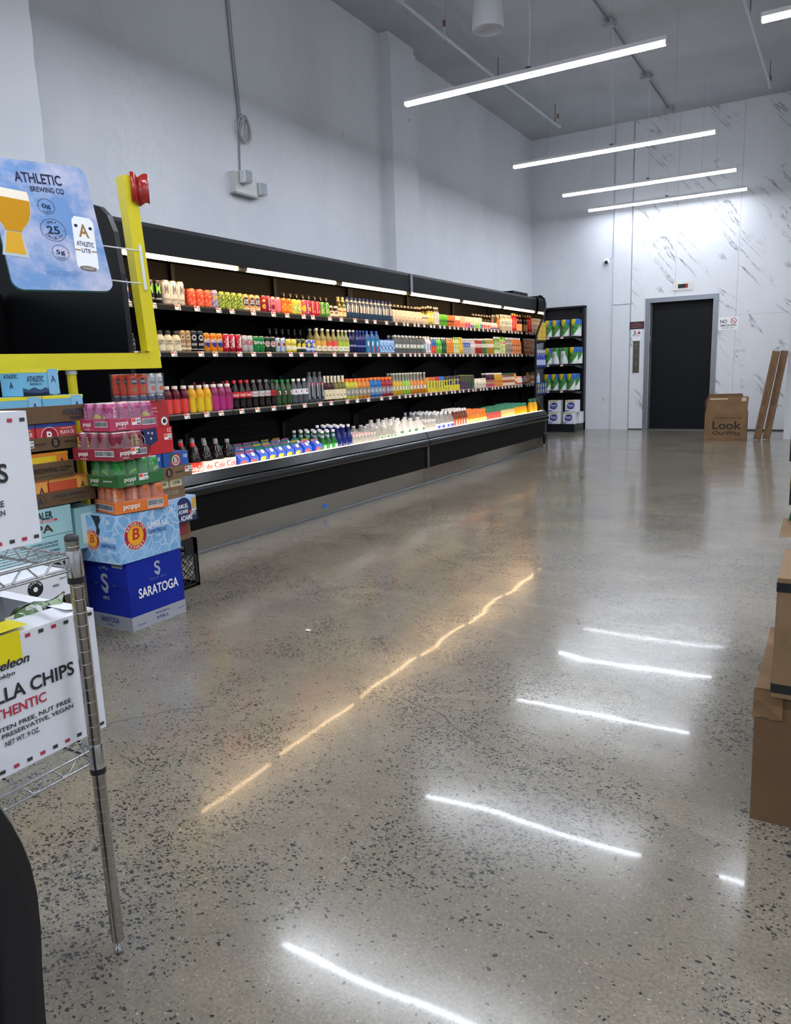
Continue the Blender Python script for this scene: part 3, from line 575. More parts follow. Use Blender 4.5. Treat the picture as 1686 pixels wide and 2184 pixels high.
def can(h, r, st, seg=44):
    body, tabc, art = st['c'], st.get('cap', 'c9c9c6'), st.get('art', [])
    g = MB(); bm = M(body, .26, .35); n = 24 if any(d[0] in 'dn' for d in art) else 4
    prof = [(r * .80, 0), (r * .86, .003), (r, .012)] + [(r, .012 + (h - .030) * i / n) for i in range(1, n + 1)] + [(r * .84, h - .004)]
    def fn(a, z):
        c = None; v = z / h
        for d in art:
            if d[0] == 'b' and d[1] <= v < d[2]: c = d[3]
            elif d[0] == 'd':
                du = math.radians(((a - A0 - d[1] + 180) % 360) - 180) * r; dv = z - d[2] * h
                if du * du + dv * dv < (d[3] * r) ** 2: c = d[4]
            elif d[0] == 's' and abs(((a - A0 - d[1] + 180) % 360) - 180) < d[2] and d[3] <= v < d[4]: c = d[5]
            elif d[0] == 'n':
                if (math.sin(a * .11 * d[1] + v * 9) * math.sin(v * 31 * d[1] + a * .03)) > d[2]: c = d[3]
        return M(c, .3, .2) if c else bm
    g.lathe(prof, bm, seg, fn=fn, cap=False); LID = M(tabc, .3, .9)
    g.lathe([(r * .84, h - .004), (r * .86, h), (r * .80, h - .001), (r * .78, h - .005), (.001, h - .005)], LID, seg, cap=False); g.lathe([(r * .80, 0), (.001, .002)], LID, seg, cap=False)
    for d in art:
        if d[0] == 't':
            rt = len(d) > 7 and d[7]; g.cyltext(d[1], r + .0006, d[2] * h, A0 + (d[6] if len(d) > 6 else 0), .55 * d[5] * r if rt else d[3] * h, M(d[4], .4), w=(d[3] + .2) * h if rt else (d[5] * r if d[5] else None), bold=.02, rot=rt)
    tb = MB().box(-.011, .007, -.007, .007, h - .0045, h - .0025, LID)
    return [('can_body', g), ('pull_tab', tb)]
PROF = {  # body profile (fraction of r, fraction of h) up to the cap, cap (r, z0, z1)
    'btl': ([(.8, 0), (1, .02), (1, .52), (.9, .60), (.5, .76), (.40, .82), (.38, .92)], (.46, .915, 1)),
    'gls': ([(.8, 0), (1, .02), (1, .58), (.92, .64), (.52, .74), (.42, .80), (.38, .93)], (.44, .92, 1)),
    'jar': ([(.8, 0), (.97, .02), (1, .38), (.92, .50), (.60, .64), (.46, .76), (.40, .94)], (.44, .93, 1)),
    'wine': ([(.8, 0), (1, .02), (1, .56), (.88, .64), (.46, .74), (.40, .80), (.38, .86)], (.44, .85, 1)),
    'pet': ([(.72, 0), (.98, .03), (1, .10), (.94, .14), (1, .18), (1, .62), (.96, .68), (.70, .80), (.42, .87), (.38, .90)], (.46, .89, 1)),
    'vit': ([(.85, 0), (1, .02), (1, .56), (.93, .60), (.97, .64), (.80, .78), (.52, .88), (.46, .90)], (.56, .89, 1)),
    'gat': ([(.85, 0), (1, .03), (1, .22), (.90, .30), (.92, .52), (1, .58), (.97, .66), (.72, .80), (.54, .88)], (.62, .87, 1)),
    'cola': ([(.62, 0), (.92, .03), (.97, .12), (.88, .24), (.97, .38), (.99, .58), (.80, .70), (.48, .84), (.38, .90)], (.44, .90, 1)),
    'latte': ([(.85, 0), (1, .02), (1, .60), (.88, .70), (.60, .80), (.58, .84)], (.66, .82, 1)),
    'wide': ([(.85, 0), (1, .03), (.96, .30), (1, .45), (.98, .60), (.80, .74), (.62, .84)], (.70, .83, 1)),
    'big': ([(.85, 0), (1, .03), (.97, .25), (1, .35), (1, .60), (.85, .72), (.45, .86), (.32, .90)], (.36, .89, 1)),
    'coke2': ([(.70, 0), (.96, .04), (1, .14), (.98, .28), (1, .56), (.96, .63), (.66, .79), (.32, .89), (.27, .92)], (.30, .915, 1)),
    'yog': ([(.9, 0), (1, .03), (.92, .30), (1, .50), (.95, .68), (.66, .80)], (.68, .79, 1)),
    'can2': ([(.85, 0), (1, .02), (1, .85), (.9, .92), (.62, .95)], (.70, .94, 1)),
}
def bottle(h, r, st, kind, seg=16):
    prof, (cr, c0, c1) = PROF[kind]
    alpha = st.get('alpha', 1.0); bm = M(st['c'], .10 if alpha < 1 or st.get('gloss', 1) else .4, 0, alpha, coat=.0)
    cm2 = M(st.get('cap', 'f2f0ec'), .4); out = []
    g = MB(); pr = [(a * r, b * h) for a, b in prof]
    if 'fill' in st:   # two liquids / colours on the body split at height
        z0, col = st['fill']; g.lathe(pr, bm, seg, fn=lambda a, z: M(col, .12) if z > z0 * h else bm)
    else: g.lathe(pr, bm, seg)
    out.append(('bottle_body', g))
    c = MB(); c.lathe([(cr * r, c0 * h), (cr * r, c1 * h - .002), (cr * r * .9, c1 * h)], cm2, 12); out.append(('cap', c))
    lb = st.get('lab')
    if lb:
        def rad(v):
            for i in range(len(prof) - 1):
                if prof[i][1] <= v <= prof[i + 1][1]:
                    q = (v - prof[i][1]) / max(1e-6, prof[i + 1][1] - prof[i][1]); return prof[i][0] + (prof[i + 1][0] - prof[i][0]) * q
            return prof[-1][0]
        v0, v1, col = lb[:3]; L = MB(); lm = M(col, .42); n = 6; rr = [(max(rad(v0 + (v1 - v0) * i / n) * r, 0) + .0009, (v0 + (v1 - v0) * i / n) * h) for i in range(n + 1)]
        if v1 - v0 < .6 and kind not in ('btl', 'gls', 'wine', 'jar'): mx = max(q[0] for q in rr); rr = [(mx, z) for _, z in rr]
        arts = lb[3:] if len(lb) > 3 else []
        def fn(a, z):
            c = lm; v = z / h
            for d in arts:
                if d[0] == 'b' and d[1] <= v < d[2]: c = M(d[3], .42)
                elif d[0] == 's' and abs(((a - A0 - d[1] + 180) % 360) - 180) < d[2] and d[3] <= v < d[4]: c = M(d[5], .42)
                elif d[0] == 'n' and (math.sin(a * .13 * d[1] + v * 11) * math.sin(v * 37 * d[1] + a * .05)) > d[2]: c = M(d[3], .42)
            return c
        L.lathe(rr, lm, seg, fn=fn, cap=False)
        for d in arts:
            if d[0] == 't':
                rt = len(d) > 7 and d[7]; L.cyltext(d[1], max(q[0] for q in rr) + .0005, d[2] * h, A0 + (d[6] if len(d) > 6 else 0), .55 * d[5] * r if rt else d[3] * h, M(d[4], .45), w=(d[3] + .1) * h if rt else (d[5] * r if d[5] else None), bold=.02, rot=rt)
        out.append(('label', L))
    nk = st.get('neck')
    if nk:
        v0, v1, col = nk; L = MB(); L.lathe([(.50 * r, v0 * h), (.44 * r, v1 * h)], M(col, .45), 12, cap=False); out.append(('neck_label', L))
    return out
def jug(h, r, st):
    alpha = st.get('alpha', 1.0); bm = M(st['c'], .3, 0, alpha); g = MB(); w = r
    def sq(k, z, q=.35):
        out = []
        for i in range(16):
            a = 2 * PI * i / 16 + PI / 16; c, s_ = math.cos(a), math.sin(a); f = (abs(c) ** (2 / q) + abs(s_) ** (2 / q)) ** (-q / 2) if q > 0 else 1
            out.append((k * c * f, k * s_ * f, z))
        return out
    lv = [(w * .9, 0, .45), (w, .02 * h, .45), (w, .55 * h, .45), (w * .92, .64 * h, .5), (w * .40, .86 * h, .9), (w * .27, .90 * h, 1), (w * .26, .95 * h, 1)]
    vs = []; 
    for k, z, q in lv: vs += sq(k, z, q)
    g.add(vs, [(j * 16 + i, j * 16 + (i + 1) % 16, (j + 1) * 16 + (i + 1) % 16, (j + 1) * 16 + i) for j in range(len(lv) - 1) for i in range(16)], bm, True); g.add(vs[:16], [tuple(reversed(range(16)))], bm)
    hd = MB().tube([(w * .20, 0, .88 * h), (w * .62, 0, .84 * h), (w * .80, 0, .72 * h), (w * .88, 0, .58 * h)], w * .09, bm, 8)
    cp = MB().lathe([(w * .30, .93 * h), (w * .30, h)], M(st.get('cap', 'f0f0ee'), .4), 12); out = [('jug_body', g), ('handle', hd), ('cap', cp)]
    if 'lab' in st: 
        L = MB(); L.rect((w * .985 + .002, 0, 0), Vector((0, 1, 0)), ZA, -w * .55, w * .55, .40 * h, .60 * h, M(st['lab'], .5)); L.rect((w * .985 + .0026, 0, 0), Vector((0, 1, 0)), ZA, -w * .4, w * .4, .48 * h, .58 * h, M('3d7a46', .5)); out.append(('label', L))
    return out
def gable(h, r, st):
    w = r * .96; z1 = h * .74; z2 = h * .92; g = MB(); b = M(st['c'], .35); tp = M(st['top'], .4); ac = M(st['arc'], .4); K = M('17181d', .4); Wm = M('f5f2ea', .4)
    g.box(-w, w, -w, w, 0, z1, b); g.add([(-w, -w, z1), (w, -w, z1), (w, w, z1), (-w, w, z1), (-w * .1, -w, z2), (w * .1, -w, z2), (w * .1, w, z2), (-w * .1, w, z2)], [(1, 2, 6, 5), (3, 0, 4, 7), (0, 1, 5, 4), (2, 3, 7, 6)], b)
    fin = MB().box(-w * .08, w * .08, -w, w, z2 - .003, h, tp)
    F = Vector((w + .0006, 0, 0)); Y_ = Vector((0, 1, 0)); a_ = [(-.95 * w, h * .2), (-.95 * w, h * .56)] + [(-.95 * w + .8 * w * math.cos(math.radians(q)) + .8 * w, h * .56 + .5 * w * math.sin(math.radians(q))) for q in range(180, 20, -20)] + [(.35 * w, h * .56), (-.1 * w, h * .52), (-.3 * w, h * .44), (-.3 * w, h * .2)]
    art = MB(); art.poly(F, Y_, ZA, a_, ac); art.disc(F + Vector((-.0002, .45 * w, h * .50)), Y_, ZA, w * .52, K, 16); art.rect(F + Vector((.0007, 0, 0)), Y_, ZA, -.3 * w, .95 * w, .01, h * .42, Wm); art.text('LEMONADE', F + Vector((.001, .3 * w, h * .37)), Y_, ZA, h * .06, K, w=w * 1.1, bold=.03, res=1)
    art.add([(w + .0006, -w, 0), (w + .0006, -w * .9, 0), (w + .0006, -w * .9, z1), (w + .0006, -w, z1)], [(0, 1, 2, 3)], M('1c3aa0', .4))
    sp = MB(); nx = Vector((z2 - z1, 0, .9 * w)).normalized(); up = Vector((-.9 * w, 0, z2 - z1)).normalized(); c = Vector((w * .55, 0, (z1 + z2) / 2)) + nx * .002; cyl = []
    for k in (0, .009): cyl += [c + nx * k + Y_ * (.016 * math.cos(q * PI / 6)) + up * (.016 * math.sin(q * PI / 6)) for q in range(12)]
    sp.add(cyl, [(i, (i + 1) % 12, 12 + (i + 1) % 12, 12 + i) for i in range(12)] + [tuple(range(12, 24))], M('f4ece6', .4))
    return [('carton_body', g), ('printed_front', art), ('gable_fin', fin), ('spout_cap', sp)]
def block(h, r, st):
    w = r * .98; g = MB().rbox(-.05, w, -w, w, 0, h * .97, M(st['c'], .35), .006, 2); tp = MB().rbox(-.04, w - .008, -w * .94, w * .94, h * .97, h, M(st.get('cap', st['c']), .4), .004, 1)
    out = [('carton_body', g), ('lid', tp)]
    if 'lab' in st:
        L = MB(); F = Vector((w + .0006, 0, 0)); Y_ = Vector((0, 1, 0))
        for d in st['lab']:
            if d[0] == 'b': L.rect(F, Y_, ZA, -w * .96, w * .96, d[1] * h, d[2] * h, M(d[3], .42))
            if d[0] == 'r': L.rect(F + Vector((.0004, 0, 0)), Y_, ZA, d[1] * w, d[2] * w, d[3] * h, d[4] * h, M(d[5], .42))
            if d[0] == 'd': L.disc(F + Vector((.0005, d[1] * w, d[2] * h)), Y_, ZA, d[3] * w, M(d[4], .42), 12)
        out.append(('printed_front', L))
    return out
C_ = 'drink_can'; B_ = 'drink_bottle'
S = dict
STY = {
 'can_blueyellow': (C_, 'can', S(c='2b49a8', art=[('d', 0, .55, .7, 'f0c530'), ('b', 0, .12, 'e8e4d8')]), 'blue and yellow can peeking out between black end panel and yellow upright'),
 'can_black_green': (C_, 'can', S(c='12161d', cap='c9b9a8', art=[('t', 'M', .64, .40, '8fdc4a', .9), ('t', 'MONSTER', .22, .07, 'e8e8e4', 1.5)]), 'tall black energy drink can with a green claw mark'),
 'can_white_claw': (C_, 'can', S(c='efe6d4', cap='efe2cc', art=[('t', 'M', .64, .40, '77787e', .9), ('t', 'MONSTER', .22, .07, '55524e', 1.5)]), 'tall white energy drink can with a grey claw mark'),
 'can_coral': (C_, 'can', S(c='f0603e', cap='e98a6a', art=[('n', 1, .45, 'f79a80'), ('d', 0, .55, .5, 'e8452a'), ('d', 12, .62, .22, 'f4b040')]), 'coral orange drink can with a speckled pattern'),
 'can_violet': (C_, 'can', S(c='8f86a8', art=[('n', 1, .3, 'c9c2d8'), ('d', 0, .6, .4, 'f0b23a')]), 'single violet grey patterned can beside the lime green ones'),
 'can_lime': (C_, 'can', S(c='7f9a2e', cap='b9c060', art=[('n', 1.2, .25, 'd9de6a'), ('d', 5, .55, .4, '3f6b2a'), ('d', 10, .62, .22, 'f4e24a')]), 'lime green drink can with a scaly yellow pattern'),
 'can_cream_navy': (C_, 'can', S(c='e3b26a', cap='e0b070', art=[('d', 0, .55, .95, '20305e'), ('b', 0, .18, 'efd9ae'), ('t', 'SAN', .62, .16, 'f3ead8', 1.3), ('t', 'MIGUEL', .47, .10, 'f3ead8', 1.4)]), 'cream can with a large navy disc'),
 'can_pink_yellow': (C_, 'can', S(c='a81d3a', cap='e0a8a0', art=[('d', 0, .68, .42, 'f6d33a'), ('d', 0, .34, .58, 'f6d33a'), ('d', 0, .34, .3, 'a8552a')]), 'maroon can with a yellow figure of eight fruit'),
 'can_maroon_word': (C_, 'can', S(c='97143a', cap='e0a8a0', art=[('t', 'poppi', .5, .5, 'f6e0d8', 1.1, 0, True)]), 'dark maroon can with upright white lettering'),
 'can_pink_berry': (C_, 'can', S(c='f08a92', cap='f0b8b0', art=[('d', 0, .36, .66, '7c1030'), ('d', 0, .74, .3, 'c02848')]), 'pink can with a dark berry print'),
 'can_pink_plain': (C_, 'can', S(c='f2808c', cap='f0b8b0', art=[('s', 70, 20, .1, .9, 'f7a0a8')]), 'plain pink can between the berry can and the orange slice cans'),
 'can_orange_slice': (C_, 'can', S(c='f47a1e', cap='f4b080', art=[('d', 10, .42, .85, 'ffc23a'), ('d', 10, .42, .65, 'f47a1e'), ('s', 10, 4, .2, .66, 'ffc23a')]), 'orange can with a big citrus slice'),
 'can_yellowlime': (C_, 'can', S(c='e8dc4e', cap='e8e0a0', art=[('d', 10, .42, .85, '4f9ab0'), ('d', 10, .42, .7, 'd9dc4e'), ('s', 10, 4, .2, .66, '4f9ab0')]), 'yellow can with a blue ringed lime slice'),
 'can_pink_pine': (C_, 'can', S(c='e0506a', cap='f0b8b0', art=[('d', 0, .45, .8, 'f4cf2e'), ('n', 2, .6, 'd9a020')]), 'pink can with a round yellow pineapple'),
 'can_magenta': (C_, 'can', S(c='b0246a', cap='f0b8b0', art=[('d', 30, .42, .6, 'f4cf2e'), ('t', 'poppi', .5, .5, 'f6e0d8', 1.0, -20, True)]), 'magenta can with white lettering and yellow fruit'),
 'can_red_dot': (C_, 'can', S(c='d8262e', cap='e8a098', art=[('d', 20, .3, .4, 'f08088'), ('t', 'poppi', .55, .45, 'f6e0d8', 1.0, -25, True)]), 'bright red can with upright lettering left of the green cans'),
 'can_green_lime': (C_, 'can', S(c='4fa82e', cap='b0d890', art=[('d', 25, .42, .7, 'e4e04a'), ('d', 25, .42, .5, '7cc23a'), ('t', 'poppi', .55, .45, 'f6f0e0', 1.0, -25, True)]), 'green can with a lime wedge on the top shelf'),
 'btl_brown_white': (B_, 'latte', S(c='2e1a12', cap='efe6da', lab=(.1, .55, 'efe2c8', ('s', 0, 25, .3, .45, '8a5a2a'))), 'short dark brown bottle with a cream label and white cap'),
 'btl_olive_cream': (B_, 'btl', S(c='5a5320', cap='d9c98a', lab=(.08, .48, 'e9d79a', ('s', 0, 30, .25, .35, 'b03a2a')), neck=(.78, .9, 'd9c98a')), 'olive glass bottle with a cream label'),
 'btl_blue_swoosh': (B_, 'btl', S(c='3d5d7e', cap='1d2f7a', alpha=.72, lab=(.30, .60, '24406a', ('s', -22, 14, .3, .6, 'efe6dc'), ('s', 22, 10, .3, .6, 'f2c09a')), neck=(.62, .86, 'efe6dc')), 'pale blue glass bottle with a white swoosh and navy cap'),
 'crt_cream': ('drink_bottle', 'can2', S(c='f1dfc2', cap='f4e8d2', lab=(.3, .6, 'f1dfc2', ('s', 0, 8, .36, .5, 'a86a4a'))), 'plain cream coloured bottle in the middle of the top shelf'),
 'crt_cream_short': ('drink_bottle', 'can2', S(c='efdcba', cap='f0e2c8', lab=(.6, .72, '7a6a5a')), 'shorter cream bottle with a thin dark line'),
 'tea_yellow': (B_, 'pet', S(c='3a2a18', cap='efe2cc', lab=(.06, .72, 'd9d05a', ('b', .06, .2, '9ab03a'), ('s', 0, 18, .35, .55, 'f4efd8'))), 'tall tea bottle in a yellow sleeve with a white cap'),
 'tea_lilac': (B_, 'pet', S(c='3a2a18', cap='efe2cc', lab=(.06, .72, 'dccfd0', ('n', 1, .4, 'b8a8b8'))), 'tall tea bottle in a pale lilac sleeve'),
 'crt_green': (B_, 'can2', S(c='6cc832', cap='8ad858', lab=(.3, .55, '3f9a1e', ('t', 'GREEN', .42, .1, '17301a', 1.5))), 'small green bottle beside the lilac sleeved ones on the top shelf'),
 'crt_orange': (B_, 'can2', S(c='f0862e', cap='f6a860', lab=(.3, .55, 'c8621a', ('b', .38, .5, '3a2016'))), 'small orange bottle right of the green ones on the top shelf'),
 'crt_coral': ('drink_carton', 'block', S(c='f08a6a', cap='f4e0d0', lab=[('b', 0, .55, 'e8603e'), ('b', .62, .95, 'f6dccb')]), 'coral drink carton with a pale top'),
 'crt_coral_pale': ('drink_carton', 'block', S(c='f2b8a0', cap='f4e6d8', lab=[('b', 0, .4, 'ee7a5a'), ('d', 0, .5, .5, 'f6b070')]), 'pale coral drink carton'),
 'crt_pink': ('drink_carton', 'block', S(c='f4d8c6', cap='f4e6d8', lab=[('b', 0, .42, 'd83a78'), ('d', .2, .45, .4, 'e86a40')]), 'pink based drink carton with a cream top'),
 'crt_blue': ('drink_carton', 'block', S(c='f4e2c6', cap='f4e6d8', lab=[('b', 0, .3, '3f78c8'), ('d', 0, .5, .5, 'f4c44a')]), 'cream carton with a blue base and yellow fruit'),
 'crt_lightgreen': ('drink_carton', 'block', S(c='f4e8cc', cap='f4e6d8', lab=[('b', 0, .35, '7cc848'), ('d', .1, .45, .4, '8ad04a')]), 'cream carton with a light green base'),
 'crt_teal': ('drink_carton', 'block', S(c='f4e2cc', cap='f4e6d8', lab=[('b', 0, .42, '2fa8b0')]), 'cream carton with a teal base'),
 'yog_red': (B_, 'yog', S(c='f2e4da', cap='f6f0ea', lab=(.12, .62, 'e04a3a', ('n', 1, .3, 'f6ece4'))), 'little white yoghurt drink bottle with a red label'),
 'yog_blue': (B_, 'yog', S(c='f2e8de', cap='f6f0ea', lab=(.12, .62, 'f0e8e0', ('b', .12, .3, '2f5aa8'), ('s', 10, 20, .3, .5, 'e0603a'))), 'little white yoghurt drink bottle with a blue label'),
 'tea_tan': (B_, 'pet', S(c='b8742e', cap='f0e2cc', lab=(.2, .62, 'e8a85a', ('n', 1, .3, 'c03a2a'))), 'amber tea bottle with a tan label'),
 'wtr_white': (B_, 'pet', S(c='cfc6b4', cap='f4ece0', alpha=.8, lab=(.3, .66, 'f0e6da', ('s', 12, 18, .34, .6, '3a3a48'))), 'clear bottle with a white label near the mirror end of the top shelf'),
 'jce_red': (B_, 'pet', S(c='c8202a', cap='e8c080', lab=(.18, .7, 'e0303a', ('s', 0, 14, .2, .65, 'f2906a'))), 'red sleeved juice bottle near the mirror'),
 'jce_tan': (B_, 'pet', S(c='3a0f14', cap='c8a860', lab=(.06, .46, 'eab07c')), 'dark juice bottle with a tan label beside the mirror'),
 'latte_dark': (B_, 'latte', S(c='2a2420', cap='15130f', lab=(.08, .58, '33302a', ('t', 'LATTE', .4, .1, 'e8dcc4', 1.3))), 'dark coffee bottle left of the yellow upright on the second shelf'),
 'latte_green': (B_, 'latte', S(c='e6dcc0', cap='1b1a17', lab=(.06, .6, '4f7a48', ('t', 'MATCHA', .42, .1, '17231a', 1.3), ('b', .5, .6, 'e6dcc0'))), 'coffee bottle with a green label beside the yellow upright'),
 'latte_cream': (B_, 'latte', S(c='ecdcb8', cap='1b1a17', lab=(.06, .6, 'efe2c2', ('t', 'CAFFE', .50, .09, '2a2622', 1.4), ('t', 'LATTE', .38, .09, '2a2622', 1.4))), 'cream coloured coffee bottle with a black cap'),
 'can_tan_boss': (C_, 'can', S(c='b79464', cap='c9a878', art=[('d', 0, .68, .62, 'efe2c6'), ('d', 0, .68, .4, '8a6a40'), ('t', 'BOSS', .36, .11, 'efe8d8', 1.3), ('b', .1, .2, 'efe2c6')]), 'tall tan coffee can with a round portrait badge'),
 'can_black_boss': (C_, 'can', S(c='17171a', cap='8a8a88', art=[('d', 0, .68, .62, 'ece8e0'), ('d', 0, .68, .4, '2a2a2e'), ('t', 'BOSS', .36, .11, 'ece8e0', 1.3), ('b', .1, .16, 'd8d2c4')]), 'tall black coffee can with a round white badge'),
 'can_orange_word': (C_, 'can', S(c='f28a1a', cap='c8a890', art=[('d', 15, .45, .8, '1f3a8a'), ('t', 'FANTA', .60, .22, 'f8f2e6', 1.75), ('b', 0, .1, 'f6b02a')]), 'orange soda can with white lettering on a blue splash'),
 'can_red_script': (C_, 'can', S(c='c2142c', art=[('s', 20, 12, .2, .9, 'e8e0da'), ('t', 'Coca-Cola', .5, .32, 'f6f0ea', 1.7, -8, True)]), 'red cola can with white script running upwards'),
 'can_silver_red': (C_, 'can', S(c='c4c2c0', art=[('t', 'Coke', .6, .34, 'c01c30', 1.9)]), 'silver diet cola can with large red letters'),
 'can_green_word': (C_, 'can', S(c='12843c', art=[('t', 'Sprite', .6, .26, 'f0f2ea', 1.7), ('d', 40, .35, .25, 'f0e040')]), 'green lemon lime soda can with white lettering'),
 'can_dkgreen_shield': (C_, 'can', S(c='1a3a22', art=[('d', 0, .55, .7, 'efe4dc'), ('d', 0, .55, .55, 'a82a2a'), ('t', 'CANADA', .60, .09, 'f6eee6', 1.1), ('t', 'DRY', .47, .09, 'f6eee6', .8)]), 'dark green ginger ale can with a red and white shield'),
 'can_silverblue': (C_, 'can', S(c='c9ccd0', art=[('s', 35, 25, 0, 1, '2f7ac0'), ('d', 0, .55, .65, 'efe4dc'), ('d', 0, .55, .5, '8a2a3a')]), 'silver and blue tonic can with a red shield'),
 'can_yellow_white': (C_, 'can', S(c='ecd640', art=[('b', .22, .5, 'f4f0d0'), ('t', 'LEMON', .62, .1, '8a7a20', 1.3), ('d', 0, .75, .25, 'f8f4e0')]), 'yellow can with a pale band'),
 'can_dkgreen_yellow': (C_, 'can', S(c='20402a', art=[('d', 0, .55, .6, 'ecd640'), ('b', .3, .45, 'f0ecd8'), ('d', 20, .8, .25, 'ecd640')]), 'dark green can with a yellow lemon'),
 'can_violet_yellow': (C_, 'can', S(c='5a64c0', art=[('d', 0, .6, .5, 'e8e04a'), ('b', .2, .38, 'e6e6f0'), ('n', 1, .6, 'e6e6f0')]), 'violet blue can with yellow fruit'),
 'gls_yellow': (B_, 'gls', S(c='a89a5a', cap='f4efe2', alpha=.8, lab=(.08, .5, 'f0e6c8', ('b', .32, .5, 'e8b24a'), ('s', 8, 10, .12, .2, 'a8682a')), neck=(.68, .78, 'e8b24a')), 'clear glass bottle with a yellow label and neck band'),
 'gls_coral': (B_, 'gls', S(c='a89a5a', cap='f4efe2', alpha=.8, lab=(.08, .5, 'f4e2d2', ('b', .32, .5, 'ee5a48'), ('s', 8, 10, .12, .2, 'a82a2a')), neck=(.68, .78, 'ee5a48')), 'clear glass bottle with a coral label and neck band'),
 'gls_lime': (B_, 'gls', S(c='a8a86a', cap='f4efe2', alpha=.8, lab=(.08, .5, 'f0f0d8', ('b', .32, .5, 'b4c83c'), ('s', 8, 10, .12, .2, '5a8a2a')), neck=(.68, .78, 'b4c83c')), 'clear glass bottle with a lime green label and neck band'),
 'gls_navy_white': (B_, 'gls', S(c='10184a', cap='f2e8e2', lab=(.28, .36, '8a90b8')), 'navy blue glass bottle with a white cap'),
 'gls_navy': (B_, 'gls', S(c='10206a', cap='2c3f9a', lab=(.28, .34, '7a86c0')), 'navy blue glass bottle with a blue cap'),
 'pet_flower': (B_, 'pet', S(c='2f6aa8', cap='1f56c0', alpha=.9, lab=(.04, .62, '2a86b8', ('s', 8, 16, .04, .3, 'c83a5a'), ('s', -8, 10, .36, .55, 'e6eef0'))), 'blue water bottle with a pink flower print'),
 'crt_sky': (B_, 'can2', S(c='9ac4ec', cap='1f3a9a', lab=(.1, .7, 'a8d0f2', ('n', 1, .3, '2f62b8'))), 'small sky blue bottle with a navy cap'),
 'pet_clear_a': (B_, 'pet', S(c='7f8688', cap='e0dcd4', alpha=.55, lab=(.28, .52, 'a8aaa8', ('s', 0, 22, .30, .5, 'f0eee8'), ('s', 0, 22, .28, .34, '7aa83a'))), 'clear water bottle with a small white label and grey white cap'),
 'pet_clear_b': (B_, 'pet', S(c='7f8688', cap='e6e0d8', alpha=.55, lab=(.28, .52, 'd8e6ea', ('s', 0, 20, .3, .5, '3fb0d0'))), 'clear water bottle with a pale blue label at the end of its row'),
 'pet_white_violet': (B_, 'pet', S(c='e8dcdc', cap='f4eee8', lab=(.10, .66, 'efe6ea', ('s', 4, 10, .15, .6, '4a3a8a'))), 'white bottle with a violet stripe'),
 'pet_redblue': (B_, 'pet', S(c='3a6ab0', cap='f0e8e2', lab=(.05, .55, 'd8482a', ('s', 0, 16, .2, .3, 'f2c23a'), ('b', .45, .55, '3a6ab0'))), 'red and blue labelled bottle'),
 'pet_green': (B_, 'pet', S(c='5acc2a', cap='f4efe6', lab=(.1, .64, '4cb824', ('s', 0, 10, .25, .5, 'e6f6c8'))), 'bright green sleeved bottle'),
 'pet_dkgreen': (B_, 'pet', S(c='1f5a2e', cap='f4efe6', lab=(.1, .64, '1f4f2c', ('s', 0, 12, .25, .5, '4f9a4a'))), 'dark green sleeved bottle'),
 'pet_orange': (B_, 'pet', S(c='e8861e', cap='f4e4d4', lab=(.08, .6, 'ee9a30', ('s', 0, 8, .15, .55, 'c0561a'))), 'orange sleeved bottle on the second shelf'),
 'pet_palelime': (B_, 'pet', S(c='d6dc9a', cap='b4d848', lab=(.08, .64, 'dde0aa', ('b', .55, .64, 'a8c840'), ('s', 0, 10, .3, .45, '6a8a3a'))), 'pale lime bottle with a green cap'),
 'pet_yellow': (B_, 'pet', S(c='e0b822', cap='c8d860', lab=(.25, .6, 'ecc832')), 'golden yellow bottle with a green cap'),
 'pet_bluetop': (B_, 'pet', S(c='c0c4c6', cap='f4f0ea', alpha=.8, lab=(.45, .72, '2a56c0', ('s', 0, 12, .5, .62, 'f2f2f2'))), 'clear bottle with a blue upper label'),
 'pet_clear_red': (B_, 'pet', S(c='d6cfc4', cap='f4f0ea', alpha=.85, lab=(.4, .62, 'efe8e0', ('s', 0, 14, .42, .5, 'c03a30'))), 'pale bottle with a small red mark'),
 'pet_red': (B_, 'pet', S(c='a82024', cap='f4efe8', lab=(.42, .66, 'e8d8cc', ('s', 0, 12, .46, .6, 'b02a2a'))), 'red drink bottle with a pale label on the second shelf'),
 'pet_leaf': (B_, 'pet', S(c='3a7a3a', cap='f0efe2', lab=(.42, .66, 'd8e2cc')), 'leaf green drink bottle with a pale label'),
 'pet_amber': (B_, 'pet', S(c='b8861e', cap='f2ece0', lab=(.42, .66, 'efe2cc')), 'amber drink bottle with a cream label'),
 'pet_pattern_green': (B_, 'pet', S(c='7a9a3a', cap='f2ece4', lab=(.04, .7, '9ac04a', ('n', 1.3, .2, 'efe6d8'), ('n', .7, .6, '3f5a2a'))), 'bottle with a busy green and white sleeve'),
 'pet_pattern_pink': (B_, 'pet', S(c='a8c060', cap='7ad838', lab=(.04, .7, 'b8d05a', ('b', .55, .7, 'd0406a'), ('n', 1.1, .4, 'efe6d8'))), 'green and pink sleeved bottle with a bright green cap'),
 'pet_pattern_grey': (B_, 'pet', S(c='8a8474', cap='f0e8de', lab=(.04, .7, '8f8878', ('n', 1.4, .15, 'd8cfbc'), ('n', .9, .6, '4a463e'))), 'bottle with a grey speckled sleeve'),
 'pet_pattern_orange': (B_, 'pet', S(c='c8702e', cap='f2e8de', lab=(.04, .7, 'd07a3a', ('n', 1.4, .25, 'e8c8a0'), ('n', .8, .6, '7a3a22'))), 'bottle with an orange brown sleeve beside the mirror'),
